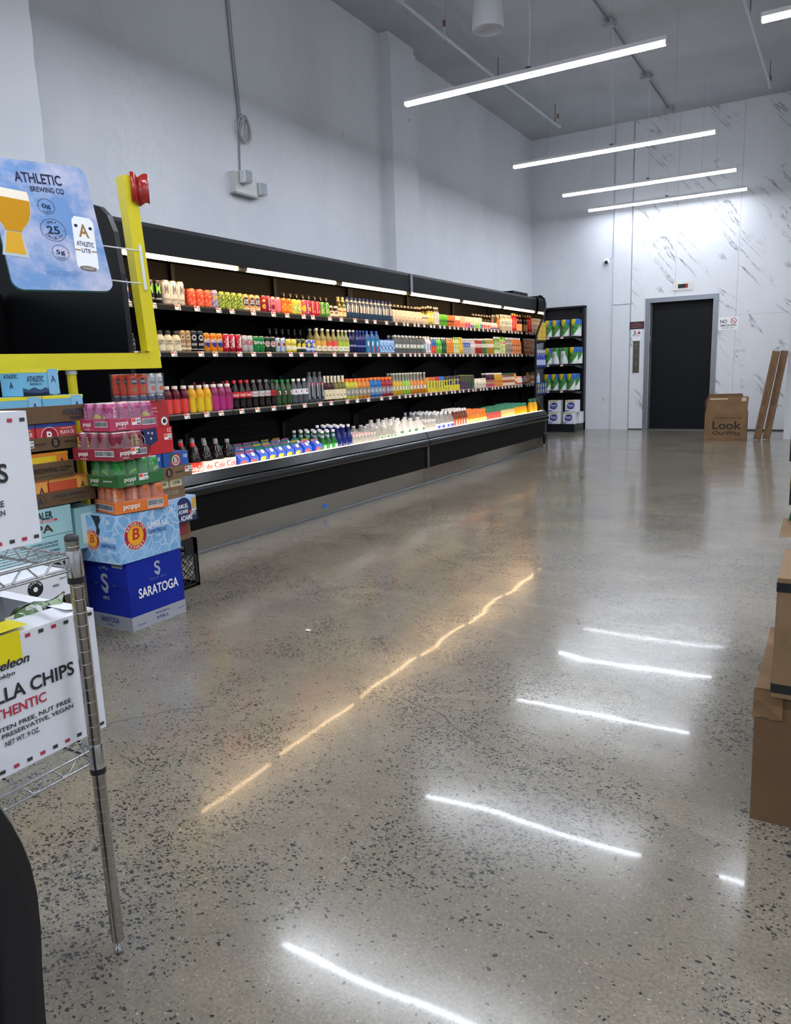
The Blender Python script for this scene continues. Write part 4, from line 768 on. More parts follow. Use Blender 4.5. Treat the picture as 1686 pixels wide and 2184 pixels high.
 'vit_red': ('drink_bottle', 'vit', S(c='5a1020', cap='f2dcd8', lab=(.04, .54, 'f0483e', ('s', 38, 30, .04, .54, '1c1216'), ('t', 'vitamin', .28, .36, 'f0584e', 1.15, 30, True))), 'dark red vitamin drink bottle with a wide pale cap'),
 'vit_yellow': ('drink_bottle', 'vit', S(c='e0a818', cap='f4e6d8', lab=(.04, .54, 'f0c81c', ('s', 38, 30, .04, .54, '1c1812'), ('t', 'vitamin', .28, .36, 'f6d83a', 1.15, 30, True))), 'yellow vitamin drink bottle with a wide pale cap'),
 'vit_magenta': ('drink_bottle', 'vit', S(c='8a2a58', cap='f2e0dc', lab=(.04, .54, 'b8247a', ('s', 38, 30, .04, .54, '221420'), ('t', 'vitamin', .28, .36, 'c84a8a', 1.15, 30, True))), 'magenta vitamin drink bottle with a wide pale cap'),
 'cola_red': (B_, 'cola', S(c='1a0f0d', cap='d8262a', lab=(.40, .60, 'd0202a', ('t', 'Coca-Cola', .50, .10, 'f6f0ea', 1.75))), 'cola bottle with a red cap and red label'),
 'cola_silver': (B_, 'cola', S(c='1a0f0d', cap='7c7c7a', lab=(.40, .60, 'b8b8ba', ('s', 0, 22, .44, .58, 'e8e6e4'), ('t', 'diet', .50, .08, 'b02030', .9))), 'diet cola bottle with a grey cap and silver label'),
 'cola_black': (B_, 'cola', S(c='140d0c', cap='1c1c1e', lab=(.40, .60, 'c81e26', ('t', 'Coca-Cola', .50, .09, '17120f', 1.6))), 'cola bottle with a black cap and red label'),
 'soda_green': (B_, 'cola', S(c='2c4a26', cap='1f8a48', lab=(.40, .56, '33502c', ('s', 10, 18, .42, .55, 'ece4dc'), ('s', 10, 10, .44, .53, 'b0302c'))), 'green soda bottle with a green cap on the third shelf'),
 'soda_clear': (B_, 'cola', S(c='5a6068', cap='f0ebe4', alpha=.7, lab=(.38, .60, 'e6e8ee', ('s', 8, 14, .44, .56, 'b04a4a'))), 'clear soda bottle with a white label and white cap'),
 'pet_darklabel': (B_, 'pet', S(c='5c6268', cap='3c3e42', alpha=.7, lab=(.12, .66, '1d1c22', ('b', .60, .66, 'a02a34'), ('s', -50, 20, .12, .66, '8a9098'), ('t', 'essentia', .42, .34, 'f2f0ee', 1.0, 10, True))), 'tall clear water bottle with a black label and upright white lettering'),
 'wine_red': (B_, 'wine', S(c='3a1a1a', cap='ece2c8', lab=(.08, .46, 'e8dcb8', ('s', 0, 16, .22, .3, '6a5a3a')), neck=(.70, .86, 'e4d8b4')), 'dark glass bottle with a cream label and cream neck'),
 'wine_white': (B_, 'wine', S(c='7a7a3a', cap='ece2c8', alpha=.9, lab=(.08, .46, 'ece0bc', ('s', 0, 16, .22, .3, '6a5a3a')), neck=(.70, .86, 'e4d8b4')), 'olive glass bottle with a cream label and cream neck'),
 'gat_yellow': (B_, 'gat', S(c='c8c03a', cap='f2742a', lab=(.16, .54, '8a8c7a', ('t', 'G', .36, .2, 'f6f2ea', None))), 'yellow sports drink bottle with an orange cap'),
 'gat_orange': (B_, 'gat', S(c='d8861e', cap='f2742a', lab=(.16, .54, '8f867a', ('t', 'G', .36, .2, 'f6f2ea', None))), 'orange sports drink bottle with an orange cap'),
 'gat_blue': (B_, 'gat', S(c='1f6ab0', cap='f2742a', lab=(.16, .54, '6a88a8', ('t', 'G', .36, .2, 'f6f2ea', None))), 'blue sports drink bottle with an orange cap'),
 'gat_red': (B_, 'gat', S(c='a01824', cap='f2742a', lab=(.16, .54, '8a7a80', ('t', 'G', .36, .2, 'f6f2ea', None))), 'red sports drink bottle with an orange cap'),
 'jar_yellow': (B_, 'jar', S(c='d8b028', cap='d8d4c8', fill=(.68, '8f9080'), lab=(.24, .40, 'ece0c0', ('s', 0, 16, .26, .40, '3a3426'))), 'long necked glass soda bottle with golden liquid'),
 'jar_green': (B_, 'jar', S(c='9ac838', cap='d8d4c8', fill=(.68, '8f9480'), lab=(.24, .40, 'ece8c8', ('s', 0, 16, .26, .40, '2a3a26'))), 'long necked glass soda bottle with green liquid'),
 'jar_orange': (B_, 'jar', S(c='dc8a22', cap='d8d4c8', fill=(.68, '948c80'), lab=(.24, .40, 'ece0c0', ('s', 0, 16, .26, .40, '3a2a1c'))), 'long necked glass soda bottle with orange liquid'),
 'pch_coral': ('juice_pouch', 'block', S(c='e8dc3a', cap='f0704a', lab=[('b', .74, .97, 'f0704a'), ('r', -.3, .3, .3, .68, '3a5a48'), ('d', .3, .2, .35, 'f0a03a')]), 'yellow drink pack with a coral top'),
 'pch_red': ('juice_pouch', 'block', S(c='e8dc3a', cap='d8383a', lab=[('b', .74, .97, 'd8383a'), ('r', -.3, .3, .3, .68, '3a3a48'), ('d', .3, .2, .35, 'd8503a')]), 'yellow drink pack with a red top'),
 'pch_blue': ('juice_pouch', 'block', S(c='e8dc3a', cap='3a78d0', lab=[('b', .74, .97, '3a78d0'), ('r', -.3, .3, .3, .68, '2a5a58'), ('d', .3, .2, .35, '5aa8c8')]), 'yellow drink pack with a blue top'),
 'pch_dark': ('juice_pouch', 'block', S(c='e8dc3a', cap='2c2a34', lab=[('b', .74, .97, '3a3036'), ('r', -.6, .6, .4, .68, '2a2838'), ('d', .3, .2, .35, '6a4a2a')]), 'yellow drink pack with a charcoal top'),
 'pch_navy': ('juice_pouch', 'block', S(c='e4d838', cap='2a2a50', lab=[('b', .76, .97, '2c2a50'), ('r', -.8, .8, .4, .70, '3a3c78'), ('r', -.5, .5, .5, .6, 'e6e4ec')]), 'yellow drink pack with a navy top'),
 'box_purple': ('drink_carton', 'block', S(c='3a1f38', cap='e8dc7a', lab=[('b', .55, .93, '4a4a20'), ('b', .0, .5, '4a1f48'), ('r', .85, 1, 0, .95, 'b8a890')]), 'dark purple drink pack with a yellow top edge'),
 'box_dkgreen': ('drink_carton', 'block', S(c='1f3a34', cap='e8dc7a', lab=[('b', .55, .93, '3f4a20'), ('b', 0, .5, '1f3f3a'), ('r', .85, 1, 0, .95, '9aa890')]), 'dark green drink pack with a yellow top edge'),
 'crt_ivory': ('drink_bottle', 'yog', S(c='efe2c6', cap='f4ead6', lab=(.2, .6, 'f0e6cc', ('s', 0, 8, .25, .5, '6a6248'))), 'ivory yoghurt bottle on the third shelf'),
 'crt_berry': ('drink_bottle', 'vit', S(c='3a1420', cap='f0e4da', lab=(.02, .52, 'c02a50', ('n', 1, .3, 'e8b0a0'), ('n', .7, .6, '6aa03a'))), 'dark berry juice bottle with a pink label'),
 'crt_mango': ('drink_bottle', 'vit', S(c='d8a022', cap='f0e8d2', lab=(.02, .52, 'e0802a', ('n', 1, .3, 'e8c84a'), ('n', .7, .6, 'c0402a'))), 'mango juice bottle with an orange label'),
 'btl_stripe': ('drink_bottle', 'vit', S(c='7a4a3a', cap='2a5a3a', lab=(.04, .70, 'ecd6bc', ('b', .30, .5, 'b8602a'), ('b', .7, .8, '7a3a60'))), 'slim bottle with a cream striped sleeve and green cap'),
 'jce_mango': ('drink_bottle', 'vit', S(c='e0a028', cap='e8862a', lab=(.04, .54, 'e8c8a0', ('b', .1, .3, 'c0482a'))), 'single mango juice bottle with an orange cap near the mirror'),
 'yog_white': ('drink_bottle', 'yog', S(c='f2e2dc', cap='f0a0a0', lab=(.1, .62, 'f4ece6', ('b', .1, .3, 'c8503a'), ('n', 1, .5, 'e08a7a'))), 'white and red striped small bottle beside the mirror on the third shelf'),
 'coke2_red': ('soda_bottle', 'coke2', S(c='160d0b', cap='d8282c', lab=(.30, .56, 'ee3a34', ('t', 'Coca-Cola', .43, .13, 'f8f0ea', 1.9))), 'large two litre cola bottle with a red cap and red label'),
 'coke2_white': ('soda_bottle', 'coke2', S(c='160d0b', cap='8a8a88', lab=(.30, .56, 'f2e6da', ('t', 'diet', .43, .12, 'd8262e', 1.0))), 'large two litre cola bottle with a white label reading diet'),
 'coke2_diet': ('soda_bottle', 'coke2', S(c='160d0b', cap='8a8a88', lab=(.30, .56, 'f2e6da', ('t', 'Coke', .43, .15, 'd8262e', 1.7))), 'large two litre diet cola bottle with big red letters'),
 'gab_red': ('gable_carton', 'gable', S(c='2a52c8', top='b8506a', arc='e8302a'), 'blue gable top carton with a red arc'),
 'gab_yellow': ('gable_carton', 'gable', S(c='2a58cc', top='2f8068', arc='f2a81e'), 'blue gable top carton with a yellow arc'),
 'gab_pink': ('gable_carton', 'gable', S(c='2a58cc', top='c87a96', arc='f04048'), 'blue gable top carton with a pink red arc'),
 'gls_green': ('drink_bottle', 'gls', S(c='155c22', cap='efe6e6', lab=(.30, .56, '2a8a38', ('s', 20, 24, .34, .52, 'eef0e8')), neck=(.72, .86, '9ab0b8')), 'green glass sparkling water bottle with a white cap'),
 'gls_deepblue': ('drink_bottle', 'gls', S(c='101f66', cap='e8e4e8'), 'deep blue glass water bottle with a white cap'),
 'mini_clear': ('water_bottle', 'pet', S(c='c2c2bc', cap='ecc8c4', alpha=.42), 'small clear water bottle with a pale pink cap'),
 'jug_clear': ('water_jug', 'jug', S(c='d0cec4', cap='f0e4e0', alpha=.42, lab='f4f2e4'), 'clear gallon jug of water with a white cap'),
 'jug_white': ('milk_jug', 'jug', S(c='efe8dc', cap='f4efe8', alpha=.95, lab='f6f4ea'), 'milky white gallon jug with a green label'),
 'mini_white': ('water_bottle', 'pet', S(c='ded8cc', cap='efebe6', alpha=.55, lab=(.42, .58, 'f2ead8')), 'small clear water bottle with a white cap right of the milky jugs'),
 'big_clear': ('water_bottle', 'big', S(c='c6c4be', cap='efefef', alpha=.45, lab=(.36, .56, 'e8e6ec', ('s', 0, 30, .36, .48, '3a4ab8'))), 'large clear water bottle with a white cap'),
 'tea_brown': ('drink_bottle', 'pet', S(c='7a3a1a', cap='efeae6', lab=(.3, .62, 'b8562a', ('s', 0, 14, .34, .56, 'e8e4ea'))), 'brown iced tea bottle with a white cap on the bottom deck'),
 'jce_orange': ('juice_bottle', 'wide', S(c='e08a1a', cap='f07a2a', lab=(.32, .60, 'f0d890', ('b', .32, .4, 'f4e8c0'), ('s', 10, 14, .42, .58, '8ab83a'))), 'orange juice bottle with an orange cap on the bottom deck'),
 'grn_pink': ('juice_bottle', 'wide', S(c='c8564e', cap='2a7a58', lab=(.04, .3, 'f0b0a0')), 'pink lemonade bottle with a wide green cap'),
 'grn_cream': ('juice_bottle', 'wide', S(c='dcbc78', cap='2a7a58', lab=(.04, .3, 'ecd8a0')), 'cream coloured juice bottle with a wide green cap'),
 'grn_orange': ('juice_bottle', 'wide', S(c='f0a010', cap='2a7a58', lab=(.04, .3, 'f6c040')), 'bright orange juice bottle with a wide green cap'),
 'jug_yellow': ('juice_bottle', 'wide', S(c='d8a018', cap='1f5a40'), 'large golden juice carafe with a green cap in the far corner'),
}
CATN = {'drink_can': 'can', 'drink_bottle': 'bottle', 'water_bottle': 'bottle', 'soda_bottle': 'bottle', 'juice_bottle': 'bottle', 'juice_pouch': 'drink pack', 'drink_carton': 'carton', 'gable_carton': 'carton', 'milk_jug': 'jug', 'water_jug': 'jug'}
RMAX = {'can': .033, 'coke2': .054, 'jug': .074, 'gable': .0475, 'big': .045, 'wide': .045, 'vit': .037, 'gat': .037, 'block': .036}
ROWS = {'btl_blue_swoosh': 2, 'gls_yellow': 2, 'gls_coral': 2, 'gls_navy': 2, 'pet_clear_a': 2, 'cola_red': 2, 'cola_silver': 2, 'vit_magenta': 2, 'jar_yellow': 2, 'jar_green': 2, 'jar_orange': 3, 'wtr_white': 3, 'crt_berry': 2, 'can_white_claw': 2, 'can_coral': 2, 'gat_yellow': 2, 'soda_green': 2, 'tea_yellow': 3, 'jce_tan': 2,
        'coke2_red': 4, 'coke2_white': 4, 'coke2_diet': 4, 'gab_red': 4, 'gab_yellow': 5, 'gab_pink': 5, 'gls_green': 5, 'gls_deepblue': 4, 'mini_clear': 5, 'jug_clear': 3, 'jug_white': 3, 'mini_white': 3, 'big_clear': 5, 'tea_brown': 3, 'jce_orange': 3, 'grn_pink': 4, 'grn_cream': 4, 'grn_orange': 4, 'jug_yellow': 1}
SHN = {1: 'top shelf', 2: 'second shelf', 3: 'third shelf', 4: 'bottom deck'}
def proto(name, kind, h, r, st):
    if kind == 'can': ps = can(h, r, st)
    elif kind == 'jug': ps = jug(h, r, st)
    elif kind == 'gable': ps = gable(h, r, st)
    elif kind == 'block': ps = block(h, r, st)
    else: ps = bottle(h, r, st, kind)
    return [(n, g.mesh(n)) for n, g in ps]
def place(name, parts, label, cat, loc, group, rot=0.0):
    t = thing(name, label, cat, loc, rot, group)
    for n, me in parts:
        o = bpy.data.objects.new(n, me); COL.objects.link(o); o.parent = t
    return t
TOPS = ['2f8068', '2f8068', '2f7a78', 'b06a8a', 'a8607e', 'c8a83a']; TOPN = {'2f8068': 'green', '2f7a78': 'teal', 'b06a8a': 'mauve', 'a8607e': 'plum', 'c8a83a': 'mustard'}; ARCN = {'e8302a': 'red', 'f2a81e': 'yellow', 'f04048': 'pink red'}
for sh, ya, yb, n, h, key in TABLE:
    name, kind, st, phrase = STY[key]; sp = (yb - ya) / n; r = min(sp * .485, RMAX.get(kind, .0335)); r = max(r, .02)
    if n == 1: r = min(RMAX.get(kind, .0335), max(.028, sp * .48))
    rows = ROWS.get(key, 1); z = (SZ[sh] if sh < 4 else DECK + .004); parts = proto(name, kind, h, r, st); alt = {}
    lab = phrase if 'shelf' in phrase or 'deck' in phrase or 'mirror' in phrase or 'upright' in phrase or len(phrase.split()) > 12 else phrase + ', on the ' + SHN[sh]
    dx = max(2 * r + .006, .07 if kind != 'pet' else 2 * r + .004) if sh == 4 else 2 * r + .004
    for k in range(rows):
        for i in range(n):
            y = ya + (i + .5) * sp + R.uniform(-.0015, .0015); x = (XF - .004 - r if sh < 4 else -3.672 - r) - k * dx + R.uniform(-.002, .002)
            if x - r < -4.43: continue
            y = min(y, 10.42 - r) + (R.uniform(-.004, .004) if k else 0)
            if kind == 'gable' and k > 0:
                col = TOPS[(k * 2 + i // 2 + (3 if key == 'gab_pink' else 0)) % 6]; ak = (col, st['arc'])
                if ak not in alt: alt[ak] = proto(name, kind, h, r, dict(st, top=col))
                gl = 'blue gable carton with a %s fin and %s front, behind the front row' % (TOPN[col], ARCN[st['arc']])
                place(name, alt[ak], gl, CATN[name], (x, y, z), gl)
                continue
            rz = R.uniform(-.12, .12) if kind not in ('block', 'gable') else R.uniform(-.03, .03)
            place(name, parts, lab, CATN[name], (x, y, z), lab if n * rows > 1 else None, rz)
# taller dark bottles standing behind the short cans and cartons
def back_row(sh, ya, yb, n, h, st, kind, phrase, x=-4.20):
    parts = proto('drink_bottle', kind, h, .032, st)
    for i in range(n): place('drink_bottle', parts, phrase, 'bottle', (x, ya + (i + .5) * (yb - ya) / n, SZ[sh]), phrase)
back_row(1, 5.15, 5.85, 8, .19, S(c='1c130e', cap='6a6050', lab=(.1, .5, '3a2a1c')), 'btl', 'dark bottle standing behind the fruit print cans on the top shelf', -4.10)
back_row(1, 6.95, 7.85, 12, .20, S(c='2a1c14', cap='e6dccb', lab=(.1, .5, '9a8a50')), 'pet', 'dark tea bottle with a pale cap behind the cream bottles on the top shelf', -4.11)
back_row(1, 9.0, 9.9, 10, .20, S(c='3a2416', cap='e0d4c4', lab=(.1, .55, 'a87a48')), 'pet', 'brown bottle with a pale cap behind the small yoghurt bottles on the top shelf', -4.10)
back_row(2, 4.95, 5.45, 6, .205, S(c='1c0f10', cap='4a4444', lab=(.5, .62, '7a2026')), 'gls', 'dark glass bottle with a red neck behind the cans on the second shelf', -4.11)
back_row(3, 4.05, 4.45, 4, .215, S(c='160d0b', cap='8a1c20', lab=(.4, .6, '5a1216')), 'cola', 'cola bottle with a dark red cap behind the vitamin drinks on the third shelf', -4.12)

# ================================================================ CARTONS, TRAYS AND STACKS
KR = mat_card('kraft_card', (134, 109, 82), (118, 94, 68)); KR2 = mat_card('kraft_card_dark', (112, 88, 64), (98, 76, 54)); KR3 = mat_card('kraft_card_far', (134, 104, 76), (116, 90, 64)); WC = mat_card('white_card', (232, 233, 238), (220, 222, 228)); WATER = mat_water()
def faces(w, d, h, e=.0007):
    # face frames: origin at the lower left corner as seen from outside, u to the right, v up
    return {'x': (Vector((w / 2 + e, -d / 2, 0)), YA, ZA), 'y': (Vector((-w / 2, -d / 2 - e, 0)), XA, ZA), 't': (Vector((-w / 2, -d / 2, h + e)), XA, YA), 'X': (Vector((-w / 2 - e, d / 2, 0)), -YA, ZA)}
def decal(g, F, ds):
    for d in ds:
        O, u, v = F[d[0]]; n = u.cross(v); k = d[1]
        if k == 'r': g.rect(O + n * .00022 * (len(d) > 7 and d[7] or 0), u, v, d[2], d[3], d[4], d[5], M(d[6], .45))
        elif k == 't': g.text(d[2], O + u * d[3] + v * d[4] + n * .0012, u, v, d[5], M(d[6], .5), w=d[7] if len(d) > 7 else None, bold=.02, shear=d[8] if len(d) > 8 else 0)
        elif k == 'd': g.disc(O + u * d[2] + v * d[3] + n * (d[6] if len(d) > 6 else .0004), u, v, d[4], M(d[5], .45), 24)
        elif k == 'o': g.ring(O + u * d[2] + v * d[3] + n * .0009, u, v, d[4], d[5], M(d[6], .45), 24)
        elif k == 'a': g.arctext(d[2], O + u * d[3] + v * d[4] + n * .0012, u, v, d[5], d[6], M(d[7], .5), mid=d[8], span=d[9], inward=len(d) > 10)
        elif k == 'p': g.poly(O + n * .0005, u, v, d[2], M(d[3], .45))
def carton(name, label, cat, loc, size, rot, base, ds, group=None, pn='carton_body', extra=None, r=.004):
    w, d, h = size; t = thing(name, label, cat, loc, rot, group)
    MB().rbox(-w / 2, w / 2, -d / 2, d / 2, 0, h, base, r, 2).build(pn, t)
    if ds:
        g = MB(); decal(g, faces(w, d, h), ds); g.build('printing', t)
    if extra: extra(t, w, d, h)
    return t
def tag_decals(face, u, v, price, s=1.0):
    return [(face, 'r', u, u + .052 * s, v, v + .030 * s, 'f6f4f0', 1), (face, 'r', u + .002, u + .022 * s, v + .014 * s, v + .028 * s, 'f0512c', 4), (face, 't', price, u + .038 * s, v + .020 * s, .009 * s, '2a2a2c', .024 * s), (face, 'r', u + .028 * s, u + .050 * s, v + .003 * s, v + .009 * s, '4a4a4c', 4)]
def barcode(face, u0, u1, v0, v1, seed=1):
    q = random.Random(seed); out = [(face, 'r', u0, u1, v0, v1, 'efeef0', 1)]; x = u0 + .002
    while x < u1 - .003:
        wd = q.choice((.0008, .0012, .0018)); out.append((face, 'r', x, x + wd, v0 + .003, v1 - .002, '202024', 4)); x += wd + q.choice((.0009, .0014))
    return out
def at_corner(cx, cy, w, d, rot):
    # centre of a box whose near right (+x,-y) corner stands at cx, cy
    c, s = math.cos(rot), math.sin(rot); lx, ly = w / 2, -d / 2
    return (cx - (lx * c - ly * s), cy - (lx * s + ly * c))

# --- blue water carton at the bottom
BL = mat_card('royal_blue_card', (20, 44, 158), (14, 34, 132)); w, d, h = .30, .335, .330; cx, cy = at_corner(-2.764, 2.235, w, d, 0)
ds = []
for f, L in (('x', d), ('y', w)):
    ds += [(f, 'r', 0, L, 0, .068, 'a3a6ad', 1)]
ds += [('x', 't', 'SARATOGA', .176, .170, .048, 'f2f2f4', .245), ('x', 't', 'SINCE 1872', .176, .222, .011, '4a62b4', .10), ('x', 't', 'S', .176, .272, .062, 'a9afbe', .036), ('x', 'p', ((.166, .243), (.176, .232), (.190, .236), (.186, .246), (.174, .244)), 'a9afbe'),
       ('x', 't', 'Perfectly Balanced', .185, .050, .010, '2c3c8a', .085, .2), ('x', 'r', .168, .202, .0385, .0395, '2c3c8a', 3), ('x', 't', 'STILL', .185, .026, .013, '2c3c8a', .075), ('x', 't', 'NATURAL SPRING WATER', .055, .022, .005, '2c3c8a', .05), ('x', 't', '12 - 28 FL OZ', .30, .035, .006, '2c3c8a', .045),
       ('y', 't', 'S', .14, .225, .085, 'a9afbe', .05), ('y', 'p', ((.122, .182), (.140, .170), (.160, .178), (.152, .190), (.138, .186)), 'a9afbe'), ('y', 'a', 'SINCE', .14, .235, .062, .013, 'a9afbe', 90, 62), ('y', 't', '1872', .14, .148, .016, 'a9afbe', .045), ('y', 't', 'TRADE', .075, .215, .007, '7d86a8', .022), ('y', 't', 'MARK', .205, .215, .007, '7d86a8', .02),
       ('y', 't', 'SARATOGA', .15, .042, .026, '1c2f86', .13), ('y', 't', 'STILL', .15, .016, .010, '1c2f86', .05)] + barcode('y', .20, .27, .302, .326, 4)
carton('water_case', 'royal blue water case with a silver band, at the bottom of the drinks stack', 'box', (cx, cy, 0), (w, d, h), 0, BL, ds)
# --- light blue 24 can beer case
w, d, h = .275, .375, .232; rot = .02; cx, cy = at_corner(-2.755, 2.200, w, d, rot)
def beerlogo(f, u, v, r, txt=True):
    k = r / .058
    out = [(f, 'd', u, v, r * 1.04, 'f0ece4', .0004), (f, 'd', u, v, r, 'b8262c', .0007), (f, 'd', u, v, r * .70, 'f2a81c', .0010)]
    if txt: out += [(f, 'a', 'BROOKLYN', u, v, r * .84, r * .20, 'f6efe2', 90, 130), (f, 'a', 'BREWERY', u, v, r * .84, r * .20, 'f6efe2', 270, 115, 1)]
    out += [(f, 't', 'B', u, v + r * .12, r * .80, 'b8262c', r * .62, .15), (f, 'o', u - r * .22, v - r * .34, r * .14, r * .22, 'b8262c'), (f, 'd', u - r * .86, v - r * .05, r * .09, '2a3a8a', .0013), (f, 'd', u + r * .86, v - r * .05, r * .09, '2a3a8a', .0013)]
    return out
ds = beerlogo('x', .098, .118, .066) + beerlogo('y', .10, .105, .048) + [('x', 't', 'SUMMER ALE', .232, .150, .030, 'eef3f8', .125), ('x', 't', 'SUNNY PALE ALE', .232, .118, .020, '2a4a9a', .110), ('x', 't', '5.0%', .232, .094, .011, 'eef3f8', .03), ('x', 't', '24', .325, .205, .024, 'eef3f8', .026),
     ('y', 't', 'SUMMER ALE', .205, .112, .028, 'e6eef6', .105), ('y', 't', 'SUNNY PALE ALE', .205, .082, .018, '2a4a9a', .095), ('y', 't', '24', .215, .195, .024, 'eef3f8', .024), ('y', 't', '5.0%', .205, .06, .010, 'e6eef6', .028), ('y', 'p', ((.105, .222), (.165, .222), (.168, .200), (.150, .175), (.160, .150), (.142, .125), (.128, .130), (.138, .165), (.122, .200)), '22252c'),
     ('y', 'o', .055, .035, .018, .020, '2a4a9a'), ('x', 't', 'DO 11/30/2026 05401 USDB002S', .14, .222, .006, '3a4a6a', .2)]
carton('beer_case', 'light blue beer case with a red and yellow round logo and torn hand hole', 'box', (cx, cy, .332), (w, d, h - .012), rot, WATER, ds)
# --- shrink wrapped trays of twelve sparkling drink cans
FILM = M('f0f4f8', .07, alpha=.10)
def can_tray(label, loc, w, d, rot, col, cancol, art, z, txt='poppi', extra=None, nx=3, ny=4):
    t = thing('can_tray', label, 'drink tray', (loc[0], loc[1], z), rot); th = .056; tm = M(col, .5)
    g = MB(); g.box(-w / 2 + .003, w / 2 - .003, -d / 2 + .003, d / 2 - .003, 0, .003, tm)
    for (x0, x1, y0, y1) in ((-w / 2 + .003, w / 2 - .003, -d / 2, -d / 2 + .003), (-w / 2 + .003, w / 2 - .003, d / 2 - .003, d / 2), (-w / 2, -w / 2 + .003, -d / 2, d / 2), (w / 2 - .003, w / 2, -d / 2, d / 2)): g.box(x0, x1, y0, y1, 0, th, tm)
    g.build('tray', t)
    pg = MB(); F = faces(w, d, th)
    if extra == 'wide':
        ds = [('x', 't', txt, d * .30, .026, .030, 'f6efe6', .082)] + barcode('x', d * .60, d * .90, .016, .046, 3) + [('x', 'r', d * .60, d * .90, .008, .012, 'f2efe8', 1)] + barcode('y', w * .1, w * .9, .012, .040, 5)
    else:
        ds = [('x', 't', txt, d * .24, .030, .026, 'f6efe6', .066), ('x', 't', '#sodaback', d * .24, .010, .005, 'f6efe6', .04), ('y', 't', txt, w * .24, .028, .024, 'f6efe6', .055), ('y', 't', '#sodaback', w * .25, .008, .005, 'f6efe6', .04)] + (barcode('y', w * .50, w * .92, .018, .044, 3) + barcode('x', d * .66, d * .95, .016, .044, 6) if extra != 'plain' else [('y', 't', '#sodaback', w * .66, .028, .009, 'e6f0e0', .06, .2), ('x', 't', '#sodaback', d * .56, .028, .009, 'e6f0e0', .05, .2)]) + tag_decals('x', d * .44, .020, '28.99')
    decal(pg, F, ds); pg.build('printing', t)
    cp = [(n, q.mesh(n)) for n, q in can(.118, .0315, S(c=cancol, cap='d8b8bc', art=art))]
    for i in range(nx):
        for j in range(ny):
            for n, me in cp:
                if n == 'pull_tab': continue
                o = bpy.data.objects.new('can', me); COL.objects.link(o); o.parent = t; o.location = ((i - (nx - 1) / 2) * (w - .012) / nx, (j - (ny - 1) / 2) * (d - .012) / ny, .004); o.rotation_euler = (0, 0, R.uniform(0, 6.3))
    # film: tucks in from the tray rim up over the can tops, with a few folds
    f = MB(); N_ = 32; q = random.Random(int(z * 1000)); rows_ = []
    for zz, ins in ((.050, -.002), (.075, .004), (.105, .009), (.120, .017), (.1235, .035), (.1235, .085)):
        ring = []
        for i in range(N_):
            a = 2 * PI * i / N_ + .01; c, s_ = math.cos(a), math.sin(a); e = 8; rr = (abs(c) ** e + abs(s_) ** e) ** (-1 / e); hw, hd = w / 2 - ins, d / 2 - ins
            ring.append((max(.004, hw) * c * rr, max(.004, hd) * s_ * rr, zz + (q.uniform(-.002, .002) if zz > .06 else 0)))
        rows_ += ring
    f.add(rows_, [(j * N_ + i, j * N_ + (i + 1) % N_, (j + 1) * N_ + (i + 1) % N_, (j + 1) * N_ + i) for j in range(5) for i in range(N_)], FILM, True); f.build('shrink_film', t)
    return t
fr_y = [('d', 0, .40, .7, 'd8c83a'), ('n', 1, .75, 'f0e060')]
c0 = at_corner(-2.806, 2.225, .20, .268, -.30); can_tray('orange tray of twelve orange cans in film, lowest of the four fruit soda trays', c0, .20, .268, -.22, 'e8772e', 'e07a44', [('d', 0, .42, .75, 'f0b03a'), ('d', 0, .42, .6, 'd85a2a'), ('t', 'poppi', .5, .5, 'f6e6d8', 1.1, 120, True)], .556, extra='wide')
c0 = at_corner(-2.745, 2.225, .21, .262, 0); can_tray('green tray of green cans in film, second lowest of the fruit soda trays', c0, .21, .262, .0, '2f6b34', '2f9a42', [('d', 0, .36, .9, 'a8c83a'), ('d', 0, .36, .7, '3f9a3a'), ('s', 0, 3, .1, .6, 'd8dc4a')], .682, extra='plain')
c0 = at_corner(-2.695, 2.195, .262, .19, .12); can_tray('dark red tray of maroon cans in film, between the green and pink trays', c0, .262, .19, .12, '8f2434', '842a3c', [('d', 0, .40, .8, '7a1424'), ('t', 'poppi', .5, .5, 'd8d050', 1.1, 0, True)], .809, nx=4, ny=3)
c0 = at_corner(-2.752, 2.215, .205, .268, -.02); can_tray('pink tray of twelve pink cans in film on top of the fruit soda trays', c0, .205, .268, -.02, 'b83a5a', 'b44a7c', [('d', 0, .40, .75, 'c8c04a'), ('t', 'poppi', .5, .5, 'f0dce4', 1.1, 120, True)], .936)

